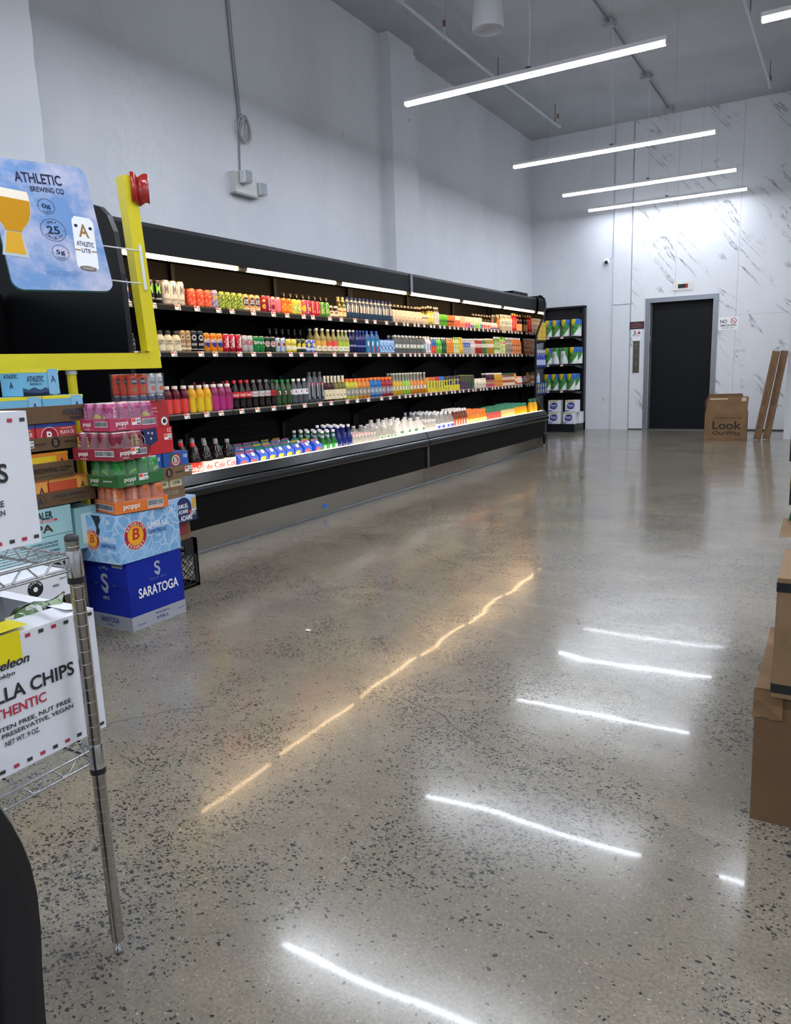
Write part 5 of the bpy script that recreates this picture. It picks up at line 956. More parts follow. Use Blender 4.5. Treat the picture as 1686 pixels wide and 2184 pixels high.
# --- stack behind: milk crates, beer trays, boxes (right face at x = -3.06)
def crate(loc, label, rot=0.0, s=.33, h=.275):
    t = thing('milk_crate', label, 'crate', loc, rot); K = M('111214', .38); hs = s / 2; g = MB()
    for a, b, ax in ((-hs, hs, 0), (-hs, hs, 1)):
        for sd in (-1, 1):
            def P(u, v, dpt=0): 
                q = sd * (hs - dpt); return Vector((u, q, v)) if ax == 0 else Vector((q, u, v))
            def bar(u0, u1, v0, v1, th=.008):
                if ax == 0: g.box(u0, u1, min(sd * hs, sd * (hs - th)), max(sd * hs, sd * (hs - th)), v0, v1, K)
                else: g.box(min(sd * hs, sd * (hs - th)), max(sd * hs, sd * (hs - th)), u0, u1, v0, v1, K)
            bar(-hs, hs, h - .028, h); bar(-hs, hs, 0, .02); bar(-hs, -hs + .03, 0, h); bar(hs - .03, hs, 0, h); bar(-hs, -.07, h - .09, h - .028); bar(.07, hs, h - .09, h - .028); bar(-.07, .07, h - .095, h - .08)
            for i in range(-3, 4):
                for dr_ in (-1, 1):
                    a0 = P(i * .055 - dr_ * .085, .02, .004); a1 = P(i * .055 + dr_ * .085, h - .09, .004); 
                    lim = hs - .01; u0 = i * .055 - dr_ * .085; u1 = i * .055 + dr_ * .085; v0, v1 = .02, h - .09
                    def clip(u0, v0, u1, v1):
                        if abs(u0) > lim: tt = (math.copysign(lim, u0) - u0) / (u1 - u0); u0, v0 = u0 + (u1 - u0) * tt, v0 + (v1 - v0) * tt
                        return u0, v0
                    s0 = clip(u0, v0, u1, v1); s1 = clip(u1, v1, u0, v0); g.tube([P(s0[0], s0[1], .004), P(s1[0], s1[1], .004)], .003, K, 4)
    g.box(-hs, hs, -hs, hs, 0, .008, K); g.build('crate_shell', t); return t
crate((-3.225, 2.805, 0), 'black plastic milk crate on the floor behind the blue water case')
crate((-3.34, 2.02, 0), 'black plastic milk crate under the white tray at the left', 0)
crate((-2.985, 1.78, 0), 'black plastic milk crate nearest the chrome shelving at the left')
def stackbox(name, label, cat, xr, yr, z, w, d, h, rot, base, ds): # near right edge given at far end yr (y of far right corner)
    c, s = math.cos(rot), math.sin(rot); lx, ly = w / 2, d / 2
    return carton(name, label, cat, (xr - (lx * c - ly * s), yr - (lx * s + ly * c), z), (w, d, h), rot, base, ds)
stackbox('beer_carton', 'reddish carton resting on the milk crate below the pale blue lager carton', 'box', -3.08, 2.95, .276, .24, .30, .105, .10, KR3, [('x', 'r', .16, .28, .03, .10, '8a3038', 1)])
stackbox('beer_carton', 'pale blue and navy lager carton with a round badge, low in the rear stack', 'box', -3.045, 2.975, .382, .25, .38, .138, .08, M('a8c6e8', .45),
         [('x', 'r', .05, .38, 0, .055, '16244a', 1), ('x', 'd', .275, .075, .062, '182a5a', .0008), ('x', 't', 'SAMUEL', .268, .090, .024, 'f0f0f4', .085), ('x', 't', 'ADAMS', .268, .060, .022, 'f0f0f4', .075), ('x', 't', 'SAMUEL ADAMS', .235, .024, .030, 'f0f0f4', .20), ('x', 'r', .345, .375, .065, .125, 'd8a030', 2)] + tag_decals('x', .315, .030, '17.99'))
stackbox('beer_carton', 'kraft and yellow cider box in the rear stack under the blue beer cartons', 'box', -3.06, 2.915, .520, .24, .30, .060, .05, KR3, [('x', 't', 'DOWNEAST CIDER', .16, .034, .020, 'a89a80', .18)] + tag_decals('x', .01, .02, '15.99'))
for i in range(3): stackbox('cider_pack', 'cream cider four pack with black lettering standing in the kraft cider box', 'box', -3.068 - .0, 2.905 - i * .096, .581, .19, .090, .048, .05, M('d8cc9a', .5), [('x', 'r', .008, .082, .008, .036, 'ece4b8', 1), ('x', 't', 'CIDER', .045, .022, .016, '2c2a24', .06)])['group'] = 'cider packs in the kraft cider box'
t = stackbox('carton_tray', 'kraft tray with a round brewery mark holding the two blue beer cartons', 'tray', -3.045, 2.965, .632, .26, .40, .062, .02, KR3, [('x', 'd', .23, .032, .024, '17171a', .0006), ('x', 't', 'B', .23, .032, .028, 'a88a66', .018), ('x', 't', 'BROOKLYN', .155, .030, .010, '2a2420', .06), ('x', 't', 'BREWERY', .305, .030, .010, '2a2420', .055)] + tag_decals('x', .345, .024, '17.99'))
for i, lb in enumerate(('blue beer carton with a round red and green logo, right one in its tray', 'blue ten pack beer carton with a round logo, left one in the kraft tray')):
    stackbox('beer_carton', lb, 'box', -3.055, 2.955 - i * .19, .695, .22, .182, .072, .02, M('2458a8', .45), [('x', 'r', .045, .12, .002, .066, 'a8322c', 1), ('x', 'r', .045, .08, .030, .066, '2a5a3a', 2), ('x', 'o', .085, .030, .022, .028, 'e8e2d8'), ('x', 't', 'B', .085, .030, .030, 'f2eee8', .020), ('x', 't', '10', .155, .048, .020, 'f2eee8', .024)])
stackbox('beer_carton', 'red carton with a navy shield reading USA and white stars behind the maroon tray', 'box', -3.06, 2.86, .770, .25, .34, .138, .0, M('c8202a', .45),
         [('x', 'd', .115, .062, .072, '7a1c24', .0004), ('x', 'p', ((.12, .135), (.23, .137), (.235, .070), (.17, .045), (.12, .06)), '1a2a5e'), ('x', 'p', ((.05, .13), (.10, .137), (.145, .12), (.148, .055), (.10, .010), (.055, .04)), '1c2f6a'), ('x', 't', 'USA', .098, .075, .034, 'e8e8ee', .062), ('x', 'o', .098, .075, .048, .052, 'c8ccd8'),
          ('x', 't', '*', .175, .115, .014, 'f2f2f2', .014), ('x', 't', '*', .20, .112, .014, 'f2f2f2', .014), ('x', 't', '*', .19, .085, .014, 'f2f2f2', .014), ('x', 't', '12', .315, .120, .020, 'f2eee8', .022)] + tag_decals('x', .280, .070, '17.99'))
stackbox('beer_carton', 'plain dark red carton with small white print, above the shield carton', 'box', -3.06, 2.845, .909, .25, .32, .130, .0, M('b0222c', .45),
         [('x', 't', 'PREMIUM LAGER', .20, .10, .010, 'e8b0b0', .08), ('x', 't', 'BREWED WITH PRIDE', .20, .082, .008, 'e8b0b0', .09), ('x', 'd', .285, .030, .022, 'f2f0ee', .0006), ('x', 'd', .285, .030, .012, '1c1c1e', .0010)] + barcode('x', .20, .235, .012, .042, 9))
t = thing('juice_can_pack', 'two layer film wrapped pack of orange red and silver slim cans on the red carton', 'drink pack', (-3.15, 2.735, 1.040))
cp = can(.108, .027, S(c='e04a22', cap='d8a898', art=[('d', 0, .66, .62, '1c2a58'), ('d', 0, .28, .3, '4f9a3a'), ('t', 'CIAO', .66, .12, 'f0f0f0', 1.0)])); cp2 = can(.108, .027, S(c='c8ccd0', art=[('d', 20, .3, .5, 'e0702a'), ('t', 'CIAO', .58, .12, '1c2a58', 1.4, 20)]))
ms = [cp[0][1].mesh('can'), cp2[0][1].mesh('can')]; lowm = can(.038, .027, S(c='b83a22', art=[('b', .3, .8, '26305a')]))[0][1].mesh('can')
for i in range(3):
    for j in range(4):
        for me, z in ((lowm, 0), (ms[1] if j == 3 or (j == 2 and i > 1) else ms[0], .039)):
            o = bpy.data.objects.new('can', me); COL.objects.link(o); o.parent = t; o.location = ((i - 1) * .056, (j - 1.5) * .055, z)
MB().rbox(-.087, .087, -.113, .113, .001, .149, M('f4f4f6', .08, alpha=.06), .02, 3).build('shrink_film', t)

# --- non alcoholic beer stack at the left (faces at x = -2.95)
def na_carton(label, yr, z, h, base, sky, ink, L=.20, xr=-2.962, full=False, name='beer_carton'):
    ds = [('x', 'r', 0, L, h - .014 if not full else h - .018, h, sky, 1), ('x', 't', 'ATHLETIC', L * .35, h * (.62 if full else .40), .024, ink, L * .44), ('x', 't', 'BREWING CO', L * .35, h * (.62 if full else .40) - .022, .009, ink, L * .30),
          ('x', 'p', ((L * .68, .004), (L * .98, .004), (L * .98, h * .92), (L * .95, h * .97), (L * .71, h * .97), (L * .68, h * .92)), ink if False else base), ('x', 'r', L * .69, L * .97, .004, h * .93, sky if sky != 'e8dc2a' else '86bcdc', 5), ('x', 't', 'A', L * .83, h * .60, .030, ink, .026)]
    if full: ds += [('x', 'p', ((0, 0), (L, 0), (L, .018), (L * .9, .030), (L * .75, .022), (L * .6, .034), (L * .45, .024), (L * .3, .036), (L * .15, .026), (0, .034)), '24456a'), ('x', 'p', ((0, 0), (L, 0), (L, .010), (L * .7, .016), (L * .4, .010), (0, .018)), '14284a'), ('x', 'p', ((L * .78, 0), (L * .92, 0), (L * .84, .010), (L * .88, .018), (L * .84, .018), (L * .80, .010)), 'e8dc2a'),
                    ('y', 'r', 0, .13, h - .018, h, sky, 1), ('y', 't', 'ATHLETIC', .065, h * .72, .016, ink, .08), ('y', 't', 'A', .065, h * .40, .026, ink, .022)]
    w = .128; return carton(name, label, 'box', (xr - w / 2, yr - L / 2, z), (w, L, h), 0, M(base, .42), ds)
def na_tray(label, yr, z, h, L, ds, xr=-2.95, rot=0.0): return carton('carton_tray', label, 'tray', (xr - .14, yr - L / 2, z), (.28, L, h), rot, KR2, ds)
t = na_carton('light blue beer carton with a yellow lid standing alone on the left stack', 2.143, 1.104, .115, '74b8d8', 'e8dc2a', '1b2f58', L=.195, full=True); t.rotation_euler.z = .12
na_tray('kraft tray with dark blue lettering holding the light blue beer cartons', 2.252, .985, .072, .42, [('x', 't', 'ATHLETIC', .355, .042, .026, '22304e', .115), ('x', 't', 'BREWING CO', .372, .016, .010, '22304e', .08)])
for i, lb in enumerate(('light blue beer carton with a yellow lid, right one in the upper kraft tray', 'light blue beer carton with a yellow lid, left one in the upper kraft tray')): na_carton(lb, 2.247 - i * .207, .990, .112, '74b8d8', 'e8dc2a', '1b2f58', L=.203, xr=-2.955)
na_tray('kraft tray with a small black logo holding the red beer cartons', 2.225, .868, .056, .42, [('x', 'd', .275, .030, .022, '17171a', .0006), ('x', 't', 'B', .275, .030, .026, '8a6a48', .018), ('x', 't', 'BROOKLYN', .20, .028, .009, '2a2420', .055), ('x', 't', 'BREWERY', .345, .030, .009, '2a2420', .05)] + tag_decals('x', .118, .016, '13.99'))
for i, lb in enumerate(('red beer carton with a dark red round logo, right one in its kraft tray', 'red beer carton with a dark red round logo, left one in its kraft tray')):
    carton('beer_carton', lb, 'box', (-2.96 - .064, 2.20 - i * .206 - .10, .874), (.128, .20, .108), 0, M('c83a3e', .45), [('x', 'r', 0, .20, .092, .108, '2a4a9a', 1), ('x', 'd', .062, .052, .042, 'f0e6e0', .0005), ('x', 'd', .062, .052, .039, '9a1c34', .0008), ('x', 't', 'B', .062, .052, .044, 'f4eee8', .028), ('x', 't', 'PLAYA DE', .15, .066, .016, 'f4eee8', .07), ('x', 't', 'BROOKLYN', .15, .044, .014, 'f4eee8', .072), ('x', 't', 'NON-ALCOHOLIC', .15, .084, .006, 'f4eee8', .06)])
na_tray('kraft tray reading brewing co with a hop sketch, under the yellow beer cartons', 2.160, .742, .072, .36, [('x', 't', 'BREWING CO.', .245, .040, .022, '2a2018', .165), ('x', 'r', .06, .345, .012, .0135, '2a2018', 1), ('x', 't', '~', .335, .045, .012, '2a2018', .02)])
for i, lb in enumerate(('yellow and orange beer carton, right one in the brewing co tray', 'yellow and orange beer carton, left one in the brewing co tray')): na_carton(lb, 2.143 - i * .203, .748, .108, 'e8c828', 'e8862a', '2a2438', L=.198)
na_tray('kraft tray with grey lettering and an athlete mark holding the orange red cartons', 2.258, .622, .062, .42, [('x', 't', 'ATHLETIC BREWING CO', .29, .040, .014, '3a3c44', .19), ('x', 't', 'NON-ALCOHOLIC BREWS', .30, .020, .007, '4a4640', .13), ('x', 'o', .135, .030, .026, .0275, '3a3c44'), ('x', 't', 'A', .135, .030, .032, '2c3448', .03)] + tag_decals('x', .05, .018, '15.99', .9))
for i, lb in enumerate(('orange red beer carton, right one in the lower kraft tray', 'orange red beer carton, left one in the lower kraft tray')): na_carton(lb, 2.235 - i * .207, .628, .112, 'd85a34', 'f0a850', '2a2438', L=.203)
TE = 'a6d2d4'
for i, (z, hh, lb) in enumerate(((.495, .122, 'pale teal ale carton with black and red lettering, upper one under the kraft trays'), (.370, .122, 'pale teal ale carton with small black print, lower one under the kraft trays'))):
    ds = [('x', 't', 'WHALER', .24, .092, .034, '15202a', .13), ('x', 'r', .175, .325, .062, .072, 'b8343a', 1), ('x', 't', 'ATLANTIC BREWING', .25, .067, .007, 'f0f0f0', .12), ('x', 't', 'IPA', .25, .034, .034, '4a2a22', .10)] if i == 0 else [('x', 't', 'CONTAINS 2.25 GALLONS', .25, .095, .010, '22303a', .13), ('x', 't', '24 CANS IN FOUR 6-PACKS', .25, .080, .010, '22303a', .13), ('x', 't', 'ALCOHOLIC MALT BEVERAGE', .25, .058, .010, '22303a', .14), ('x', 't', 'CONTAINS 6.5% ALC. BY VOL.', .25, .043, .010, '22303a', .14)]
    carton('ale_case', lb, 'box', (-2.95 - .14, 2.118 - .20, z), (.28, .40, hh), 0, M(TE, .5), ds)
carton('seltzer_carton', 'muted teal carton standing behind the pale teal ale cartons', 'box', (-3.02, 2.20, .40), (.12, .12, .19), 0, M('8fbcc0', .5), [('x', 'r', .03, .09, .02, .16, 'c8dcdc', 1)])
t = carton('snack_tray', 'white cardboard tray with a round black badge seen through the chrome shelf', 'tray', (-2.86, 1.70, .290), (.30, .40, .112), .0, WC, [('x', 'd', .245, .060, .034, '1a1a1c', .0005), ('x', 'a', 'PREMIUM', .245, .060, .026, .008, 'f0f0f0', 90, 140), ('x', 'd', .245, .058, .010, 'f0f0f0', .0009), ('x', 't', 'Added', .335, .052, .012, '2a2a2c', .028), ('x', 't', 'Vegan', .10, .055, .014, '2a2a2c', .034), ('x', 't', 'Gluten Free', .375, .075, .008, '2a2a2c', .04)])
carton('snack_tray', 'white cardboard tray turned away behind the chrome post', 'tray', (-3.04, 1.97, .290), (.12, .10, .100), 0, WC, [('x', 't', 'Vegan', .06, .05, .014, '2a2a2c', .04)])
for k, (x, y) in enumerate(((-3.09, 2.02),)): carton('kraft_case', 'plain kraft case hidden at the back under the teal cartons', 'box', (-3.15, 2.13, .277), (.2, .2, .09), 0, KR2, [])

# ================================================================ YELLOW GOAL POST DISPLAY
YEL = M('e6d51a', .38, coat=.2); YEL2 = M('d8c714', .42)
t = thing('goal_post_display', 'yellow cardboard goal post display with a crossbar, upright and red ribbon', 'display stand', (-3.0, 2.745, 0))
du = Vector((-.32, -.947, 0)); dn = Vector((.947, -.32, 0))     # along the bar (towards the camera), outward normal
def obox(a0, a1, b0, b1, z0, z1, m, lean=0.0):
    vs = [];
    for z in (z0, z1):
        for b in (b0, b1):
            for a in (a0, a1): vs.append(du * (a + lean * (z - z0)) + dn * b + ZA * z)
    return MB().add(vs, [(0, 2, 3, 1), (4, 5, 7, 6), (0, 1, 5, 4), (2, 6, 7, 3), (0, 4, 6, 2), (1, 3, 7, 5)], m)
obox(.055, 1.30, -.035, .035, 1.212, 1.288, YEL).build('crossbar', t)
up = obox(-.005, .055, -.05, .036, 1.212, 2.118, YEL, lean=.055); up.build('upright', t)
obox(1.25, 1.31, -.05, .036, 1.212, 2.118, YEL, lean=.0).build('upright', t)
cpz = du * .43; MB().tube([cpz + ZA * .0, cpz + ZA * 1.212], .022, YEL2, 14).build('centre_post', t); MB().lathe([(.026, 0), (.026, .02)], M('c8c8c4', .4), 14, c=(cpz.x, cpz.y, 1.192)).build('post_collar', t)
b = MB(); b.lathe([(.045, 0), (.045, .012)], YEL2, 24, c=(cpz.x, cpz.y, 0)); b.build('base_disc', t)
# red ribbon at the upright's top: a hanging wavy strip
rb = MB(); vs = []; n = 14; top = du * (.055 * .9 - .005) + dn * .036
for j, z in enumerate((2.125, 2.06, 1.99)):
    for i in range(n):
        s_ = i / (n - 1); vs.append(top + du * (-.085 * s_ + .03 ) + dn * (.006 + .014 * math.sin(s_ * 7.5 + .4)) + ZA * (z + .008 * math.sin(s_ * 8 + 1)))
rb.add(vs, [(j * n + i, j * n + i + 1, (j + 1) * n + i + 1, (j + 1) * n + i) for j in range(2) for i in range(n - 1)], M('a3241a', .22, coat=.4), True)
o = rb.build('ribbon', t); md = o.modifiers.new('thick', 'SOLIDIFY'); md.thickness = .002
# hanger bracket between sign and upright
hb = MB(); e = du * .045 + dn * .040
hb.box(0, 0.0001, 0, .0001, 0, .0001, M('e6e8ea', .4))
for z in (1.62, 1.775): hb.tube([du * .06 + dn * .038 + ZA * z, du * .30 + dn * .0 + ZA * (z + .02)], .0035, M('e6e8ea', .35), 6)
hb.tube([du * .045 + dn * .042 + ZA * 1.59, du * .055 + dn * .042 + ZA * 1.80], .008, M('e6e8ea', .35), 6); hb.tube([du * .7 + dn * .0 + ZA * 1.70, du * 1.27 + dn * .0 + ZA * 1.70], .0035, M('e6e8ea', .35), 6); hb.build('hanger_rods', t)
tg = MB(); O = du * .05 + dn * .05 + ZA * 1.296; tg.add([O + du * a + dn * b_ + ZA * (.014 * (b_ > .0)) for a, b_ in ((0, .0), (.085, .0), (.085, -.045), (0, -.045))], [(0, 1, 2, 3)], TAGW)
o = tg.build('price_card', t)
# dark display panel against the wall behind the sign
t = thing('display_panel', 'plain black display panel against the left wall behind the beer sign', 'display stand', (-4.62, 2.3, 0))
MB().box(-.04, 0, -1.5, .70, .06, 1.72, M('08080a', .34, spec=.35)).build('panel_board', t); MB().box(-.05, .14, -1.5, .70, 0, .06, M('08080a', .4)).build('panel_foot', t)
# hanging sign
BLp = Vector((-3.073, 2.053, 1.555)); BRp = Vector((-2.930, 2.461, 1.564)); TLp = Vector((-3.265, 2.108, 2.134))
su = (BRp - BLp).normalized(); sv0 = (TLp - BLp); sv = (sv0 - su * sv0.dot(su)).normalized(); sn = su.cross(sv); SW, SH = .433, .612
t = thing('beer_sign', 'glossy sky blue beer sign with a glass and white can, hung from the yellow post', 'sign', BLp)
fr_ = Matrix((su, sv, sn)).transposed().to_4x4(); fr_.translation = BLp; t.matrix_world = fr_
def rr_(w, h, r, seg=8): 
    p = []
    for cx, cy, a0 in ((w - r, h - r, 0), (r, h - r, 90), (r, r, 180), (w - r, r, 270)): p += [(cx + r * math.cos(math.radians(a0 + 90 * i / seg)), cy + r * math.sin(math.radians(a0 + 90 * i / seg))) for i in range(seg + 1)]
    return p
g = MB().prism(rr_(SW, SH, .045), -.016, 0, M('2a7a86', .5)); g.build('sign_board', t)
g = MB().add([(x, y, .001) for x, y in rr_(SW, SH, .045)], [tuple(range(36))], mat_sky_print()); g.build('sign_face', t)
g = MB(); U, V = XA, YA; IK = M('1c2744', .3); O = lambda x, y, z=.0022: (x, y, z)
g.text('ATHLETIC', O(.212, .530), U, V, .050, IK, w=.200, bold=.02); g.text('BREWING CO', O(.240, .478), U, V, .026, IK, w=.145, bold=.02); g.rect(O(.298, .463), U, V, 0, .012, 0, .002, IK)
for x, y, r, a, b_, c_ in ((.218, .397, .037, '0g', '', 'SUGAR'), (.224, .285, .054, '25', 'ONLY', 'CALORIES'), (.232, .178, .037, '5g', '', 'CARBS')):
    g.ring(O(x, y), U, V, r - .0018, r, IK, 36); g.text(a, O(x, y), U, V, r * .72, IK, bold=.04, w=r * 1.0); g.arctext(c_, O(x, y), U, V, r * .72, r * .22, IK, 270, 95 if len(c_) < 6 else 125, inward=True)
    if b_: g.arctext(b_, O(x, y), U, V, r * .72, r * .22, IK, 90, 62)
    for sx in (-1, 1): g.rect(O(x + sx * r * .88, y), U, V, -r * .12, r * .12, -.0007, .0007, IK)
for i in range(3): g.text('Enjoy responsibly. Contains less than half a percent alcohol by volume.', O(.225, .088 - i * .009), U, V, .0048, M('5a6a88', .4), w=.18 - i * .03, res=1)
g.build('lettering', t)
AMB = M('c98f1c', .15, coat=.3); FO = M('f2e6d2', .3); GL = M('b8c0c4', .2)
g = MB(); gu = U * math.cos(.12) + V * math.sin(-.12); gv = V * math.cos(.12) + U * math.sin(.12); GO_ = Vector((.042, .150, .002))
def gl(hw, m, dz): g.add([GO_ + gu * (max(s * w_, -.040) if False else s * w_) + gv * z_ + Vector((0, 0, dz)) for s, seq in ((-1, hw), (1, hw[::-1])) for z_, w_ in seq], [tuple(range(2 * len(hw)))], m)
up_ = [(.120, .034), (.135, .038), (.155, .052), (.18, .066), (.21, .074), (.245, .077), (.28, .074), (.31, .070)]
gl([(z_, w_ + .004) for z_, w_ in up_], GL, 0); gl(up_[:-1], AMB, .0004); gl([(.275, .075), (.295, .073), (.318, .070)], FO, .0008)
gl([(0, .054), (.03, .050), (.07, .043), (.118, .036)], GL, 0); gl([(.014, .042), (.05, .036), (.09, .031), (.116, .030)], M('dba52c', .2), .0004)
g.build('glass_picture', t)
g = MB(); ang = math.radians(-6); uu = U * math.cos(ang) + V * math.sin(ang); vv = V * math.cos(ang) - U * math.sin(ang); P0 = Vector(O(.352, .235)); cw, ch = .048, .117
W2 = M('eceef2', .25); GO = M('9a7238', .4)
g.poly(P0, uu, vv, ((-cw, -ch), (-cw * .8, -ch * 1.16), (cw * .8, -ch * 1.16), (cw, -ch), (cw, ch * .88), (cw * .72, ch * 1.06), (-cw * .72, ch * 1.06), (-cw, ch * .88)), W2); g.disc(P0 + vv * (-ch * 1.1) + Vector((0, 0, .0004)), uu, vv, cw * .8, M('8f8378', .25, .6), 20, ry=.012); g.disc(P0 + vv * (-ch * 1.1) + Vector((0, 0, .0006)), uu, vv, cw * .6, M('c8bcae', .25, .6), 20, ry=.007)
q = Vector((0, 0, .0006)); g.text('A', P0 + q + vv * ch * .48, uu, vv, .066, GO, w=.046, bold=.04); g.text('ATHLETIC', P0 + q + vv * (-ch * .08), uu, vv, .024, IK, w=.076, bold=.03); g.text('LITE', P0 + q + vv * (-ch * .36), uu, vv, .020, IK, w=.040, bold=.03)
g.rect(P0 + q + vv * (-ch * .36), uu, vv, -cw, -cw * .5, -.003, .003, GO); g.rect(P0 + q + vv * (-ch * .36), uu, vv, cw * .5, cw, -.003, .003, GO); g.disc(P0 + q + vv * ch * .66 - uu * cw * .66, uu, vv, .008, IK, 14); g.disc(P0 + q + vv * ch * .62 + uu * cw * .66, uu, vv, .008, IK, 14); g.build('can_picture', t)

# ================================================================ CHROME WIRE SHELVING AT THE LEFT
t = thing('wire_shelving', 'chrome wire shelving unit with ringed posts cut off by the left edge', 'shelving', (-1.201, .856, 0))
CHROMEP = M('a9a49f', .2, 1.0)
def post(px_, py_, nm='post'):
    g = MB(); pr = [(.0125, .03)]; z = .045
    while z < .865:
        pr += [(.0125, z - .0006), (.0125, z), (.0120, z + .0005), (.0120, z + .0015), (.0125, z + .002), (.0125, z + .0026)]; z += .0254
    pr += [(.0125, .870)]; g.lathe(pr, CHROMEP, 28, c=(px_, py_, 0)); o = g.build(nm, t)
    MB().lathe([(.0128, .868), (.0128, .876), (.009, .880)], M('2a2a2c', .4), 20, c=(px_, py_, 0)).build('post_cap', o)
    MB().lathe([(.007, .0), (.0085, .002), (.0085, .012), (.005, .014), (.005, .03)], CHROME, 12, c=(px_, py_, 0)).build('levelling_foot', o)
for a, b_ in ((0, 0), (0, -.455), (-.90, 0), (-.90, -.455)): post(a, b_)
for z in (.840, .455):
    g = MB(); x0, x1, y0, y1 = -.90, 0, -.455, 0
    for zz in (z, z - .026):
        off = .0 if zz == z else .0
        g.tube([(x1, y0, zz), (x1, y1, zz)], .0032, CHROME, 8); g.tube([(x0, y0, zz), (x0, y1, zz)], .0032, CHROME, 8); g.tube([(x0, y1, zz), (x1, y1, zz)], .0032, CHROME, 8); g.tube([(x0, y0, zz), (x1, y0, zz)], .0032, CHROME, 8)
    for (ax, fx) in (('y', x1), ('y', x0), ('x', y1), ('x', y0)):
        n = 14 if ax == 'y' else 26; pts = []
        for i in range(n + 1):
            s_ = (y0 if ax == 'y' else x0) + .012 + ((y1 - y0) if ax == 'y' else (x1 - x0)) * (i / n) * .96; zz = z - .002 if i % 2 else z - .024
            for dd in (-.006, .006): pts.append((fx, s_ + dd, zz) if ax == 'y' else (s_ + dd, fx, zz))
        g.tube(pts, .0019, CHROME, 6)
    i = x0 + .02
    while i < x1 - .01: g.tube([(i, y0, z + .003), (i, y1, z + .003)], .0014, CHROME, 5); i += .021
    for yy in (y0 + .12, y0 + .30): g.tube([(x0, yy, z - .001), (x1, yy, z - .001)], .0026, CHROME, 6)
    so = g.build('wire_shelf', t)
    for a, b_ in ((0, 0), (0, -.455), (-.90, 0), (-.90, -.455)):
        MB().lathe([(.0150, z - .040), (.0158, z - .034), (.0152, z + .006), (.0140, z + .010)], CHROME, 18, c=(a, b_, 0)).build('corner_collar', so)
        MB().lathe([(.0152, z - .052), (.0152, z - .040)], M('18191b', .4), 18, c=(a, b_, 0)).build('split_sleeve', so)
def dashes(f, L, h, n0, n1, v_top, v_bot, u_end, step=.0268):
    out = []
    for i in range(n0):
        c = '3a4038' if i % 2 == 0 else 'b83a4e'; u = u_end - i * step
        out += [(f, 'r', u - .0052, u + .0052, v_top - .0035, v_top + .0035, c, 1)]
    for i in range(n1):
        c = '3a4038' if i % 2 == 0 else 'b83a4e'; u = u_end - .0 - i * step
        out += [(f, 'r', u - .0052, u + .0052, v_bot - .0035, v_bot + .0035, c, 1)]
    return out
# lower chips box: face x = -1.245, y .563 .. .917
w, d, h = .30, .355, .258; ds = dashes('x', d, h, 13, 13, .243, .011, d - .010, .0265)
c0_ = .740 - .5625
ds += [('x', 't', 'TORTILLA CHIPS', c0_ - .012, .150, .027, '2a2b2d', .262), ('x', 't', 'AUTHENTIC', c0_ - .012, .117, .019, 'b8344a', .135), ('x', 't', 'CRUNCH, GLUTEN FREE, NUT FREE', c0_ - .018, .088, .0098, '33353a', .245), ('x', 't', 'NON GMO, NO PRESERVATIVE, VEGAN', c0_ - .018, .075, .0098, '33353a', .252), ('x', 't', 'NET WT. 9 OZ.', c0_, .060, .0098, '33353a', .068),
       ('x', 't', 'nuweleon', c0_ - .055, .205, .020, '2a2b2d', .115, .25), ('x', 't', 'born in Brooklyn', c0_ - .05, .183, .010, '2a2b2d', .10, .3),
       ('x', 'r', c0_ - .14, c0_ + .020, .205, .258, 'ecdc14', 2)]
ds = [q for q in ds if not (q[1] == 't' and q[2] in ('nuweleon',))] + [('x', 't', 'nuweleon', c0_ - .02, .203, .017, '2a2b2d', .10, .3)]
t = thing('chips_box', 'open white tortilla chips box on the lower chrome shelf with dashed border', 'box', (-1.395, .740, .462))
g = MB(); hw, hd = w / 2, d / 2; th = .005
for (x0, x1, y0, y1) in ((hw - th, hw, -hd, hd), (-hw, -hw + th, -hd, hd), (-hw + th, hw - th, hd - th, hd), (-hw + th, hw - th, -hd, -hd + th)): g.box(x0, x1, y0, y1, 0, h - .006, WC)
g.box(-hw + th, hw - th, -hd + th, hd - th, .001, .005, KR); g.add([(hw, -hd, h - .006), (hw, hd, h - .006), (hw - .055, hd * .9, h + .002), (hw - .06, -hd * .9, h + .004)], [(0, 1, 2, 3)], WC); g.add([(-hw, hd, h - .006), (hw, hd, h - .006), (hw * .9, hd - .05, h + .003), (-hw * .9, hd - .05, h + .003)], [(3, 2, 1, 0)], WC)
g.build('box_shell', t); g = MB(); decal(g, faces(w, d, h), ds); g.build('printing', t)
g = MB(); g.rect(Vector((hw - .06, -.12, h + .0045)), XA, YA, 0, .0595, 0, .16, M('ecdc14', .4)); g.build('yellow_tape', t)
carton('chips_box', 'closed white chips box on the upper chrome shelf at the left edge', 'box', (-1.345 - .14, .894 - .17, .846), (.28, .34, .258), 0, WC, dashes('x', .34, .258, 12, 12, .242, .013, .328, .0255) + [('x', 't', 'CHIPS', .225, .145, .036, '2a2b2d', .12), ('x', 't', 'GLUTEN FREE', .225, .088, .012, '33353a', .09), ('x', 't', 'NO PRESERVATIVE, VEGAN', .19, .070, .012, '33353a', .16)], pn='carton_body', r=.003)
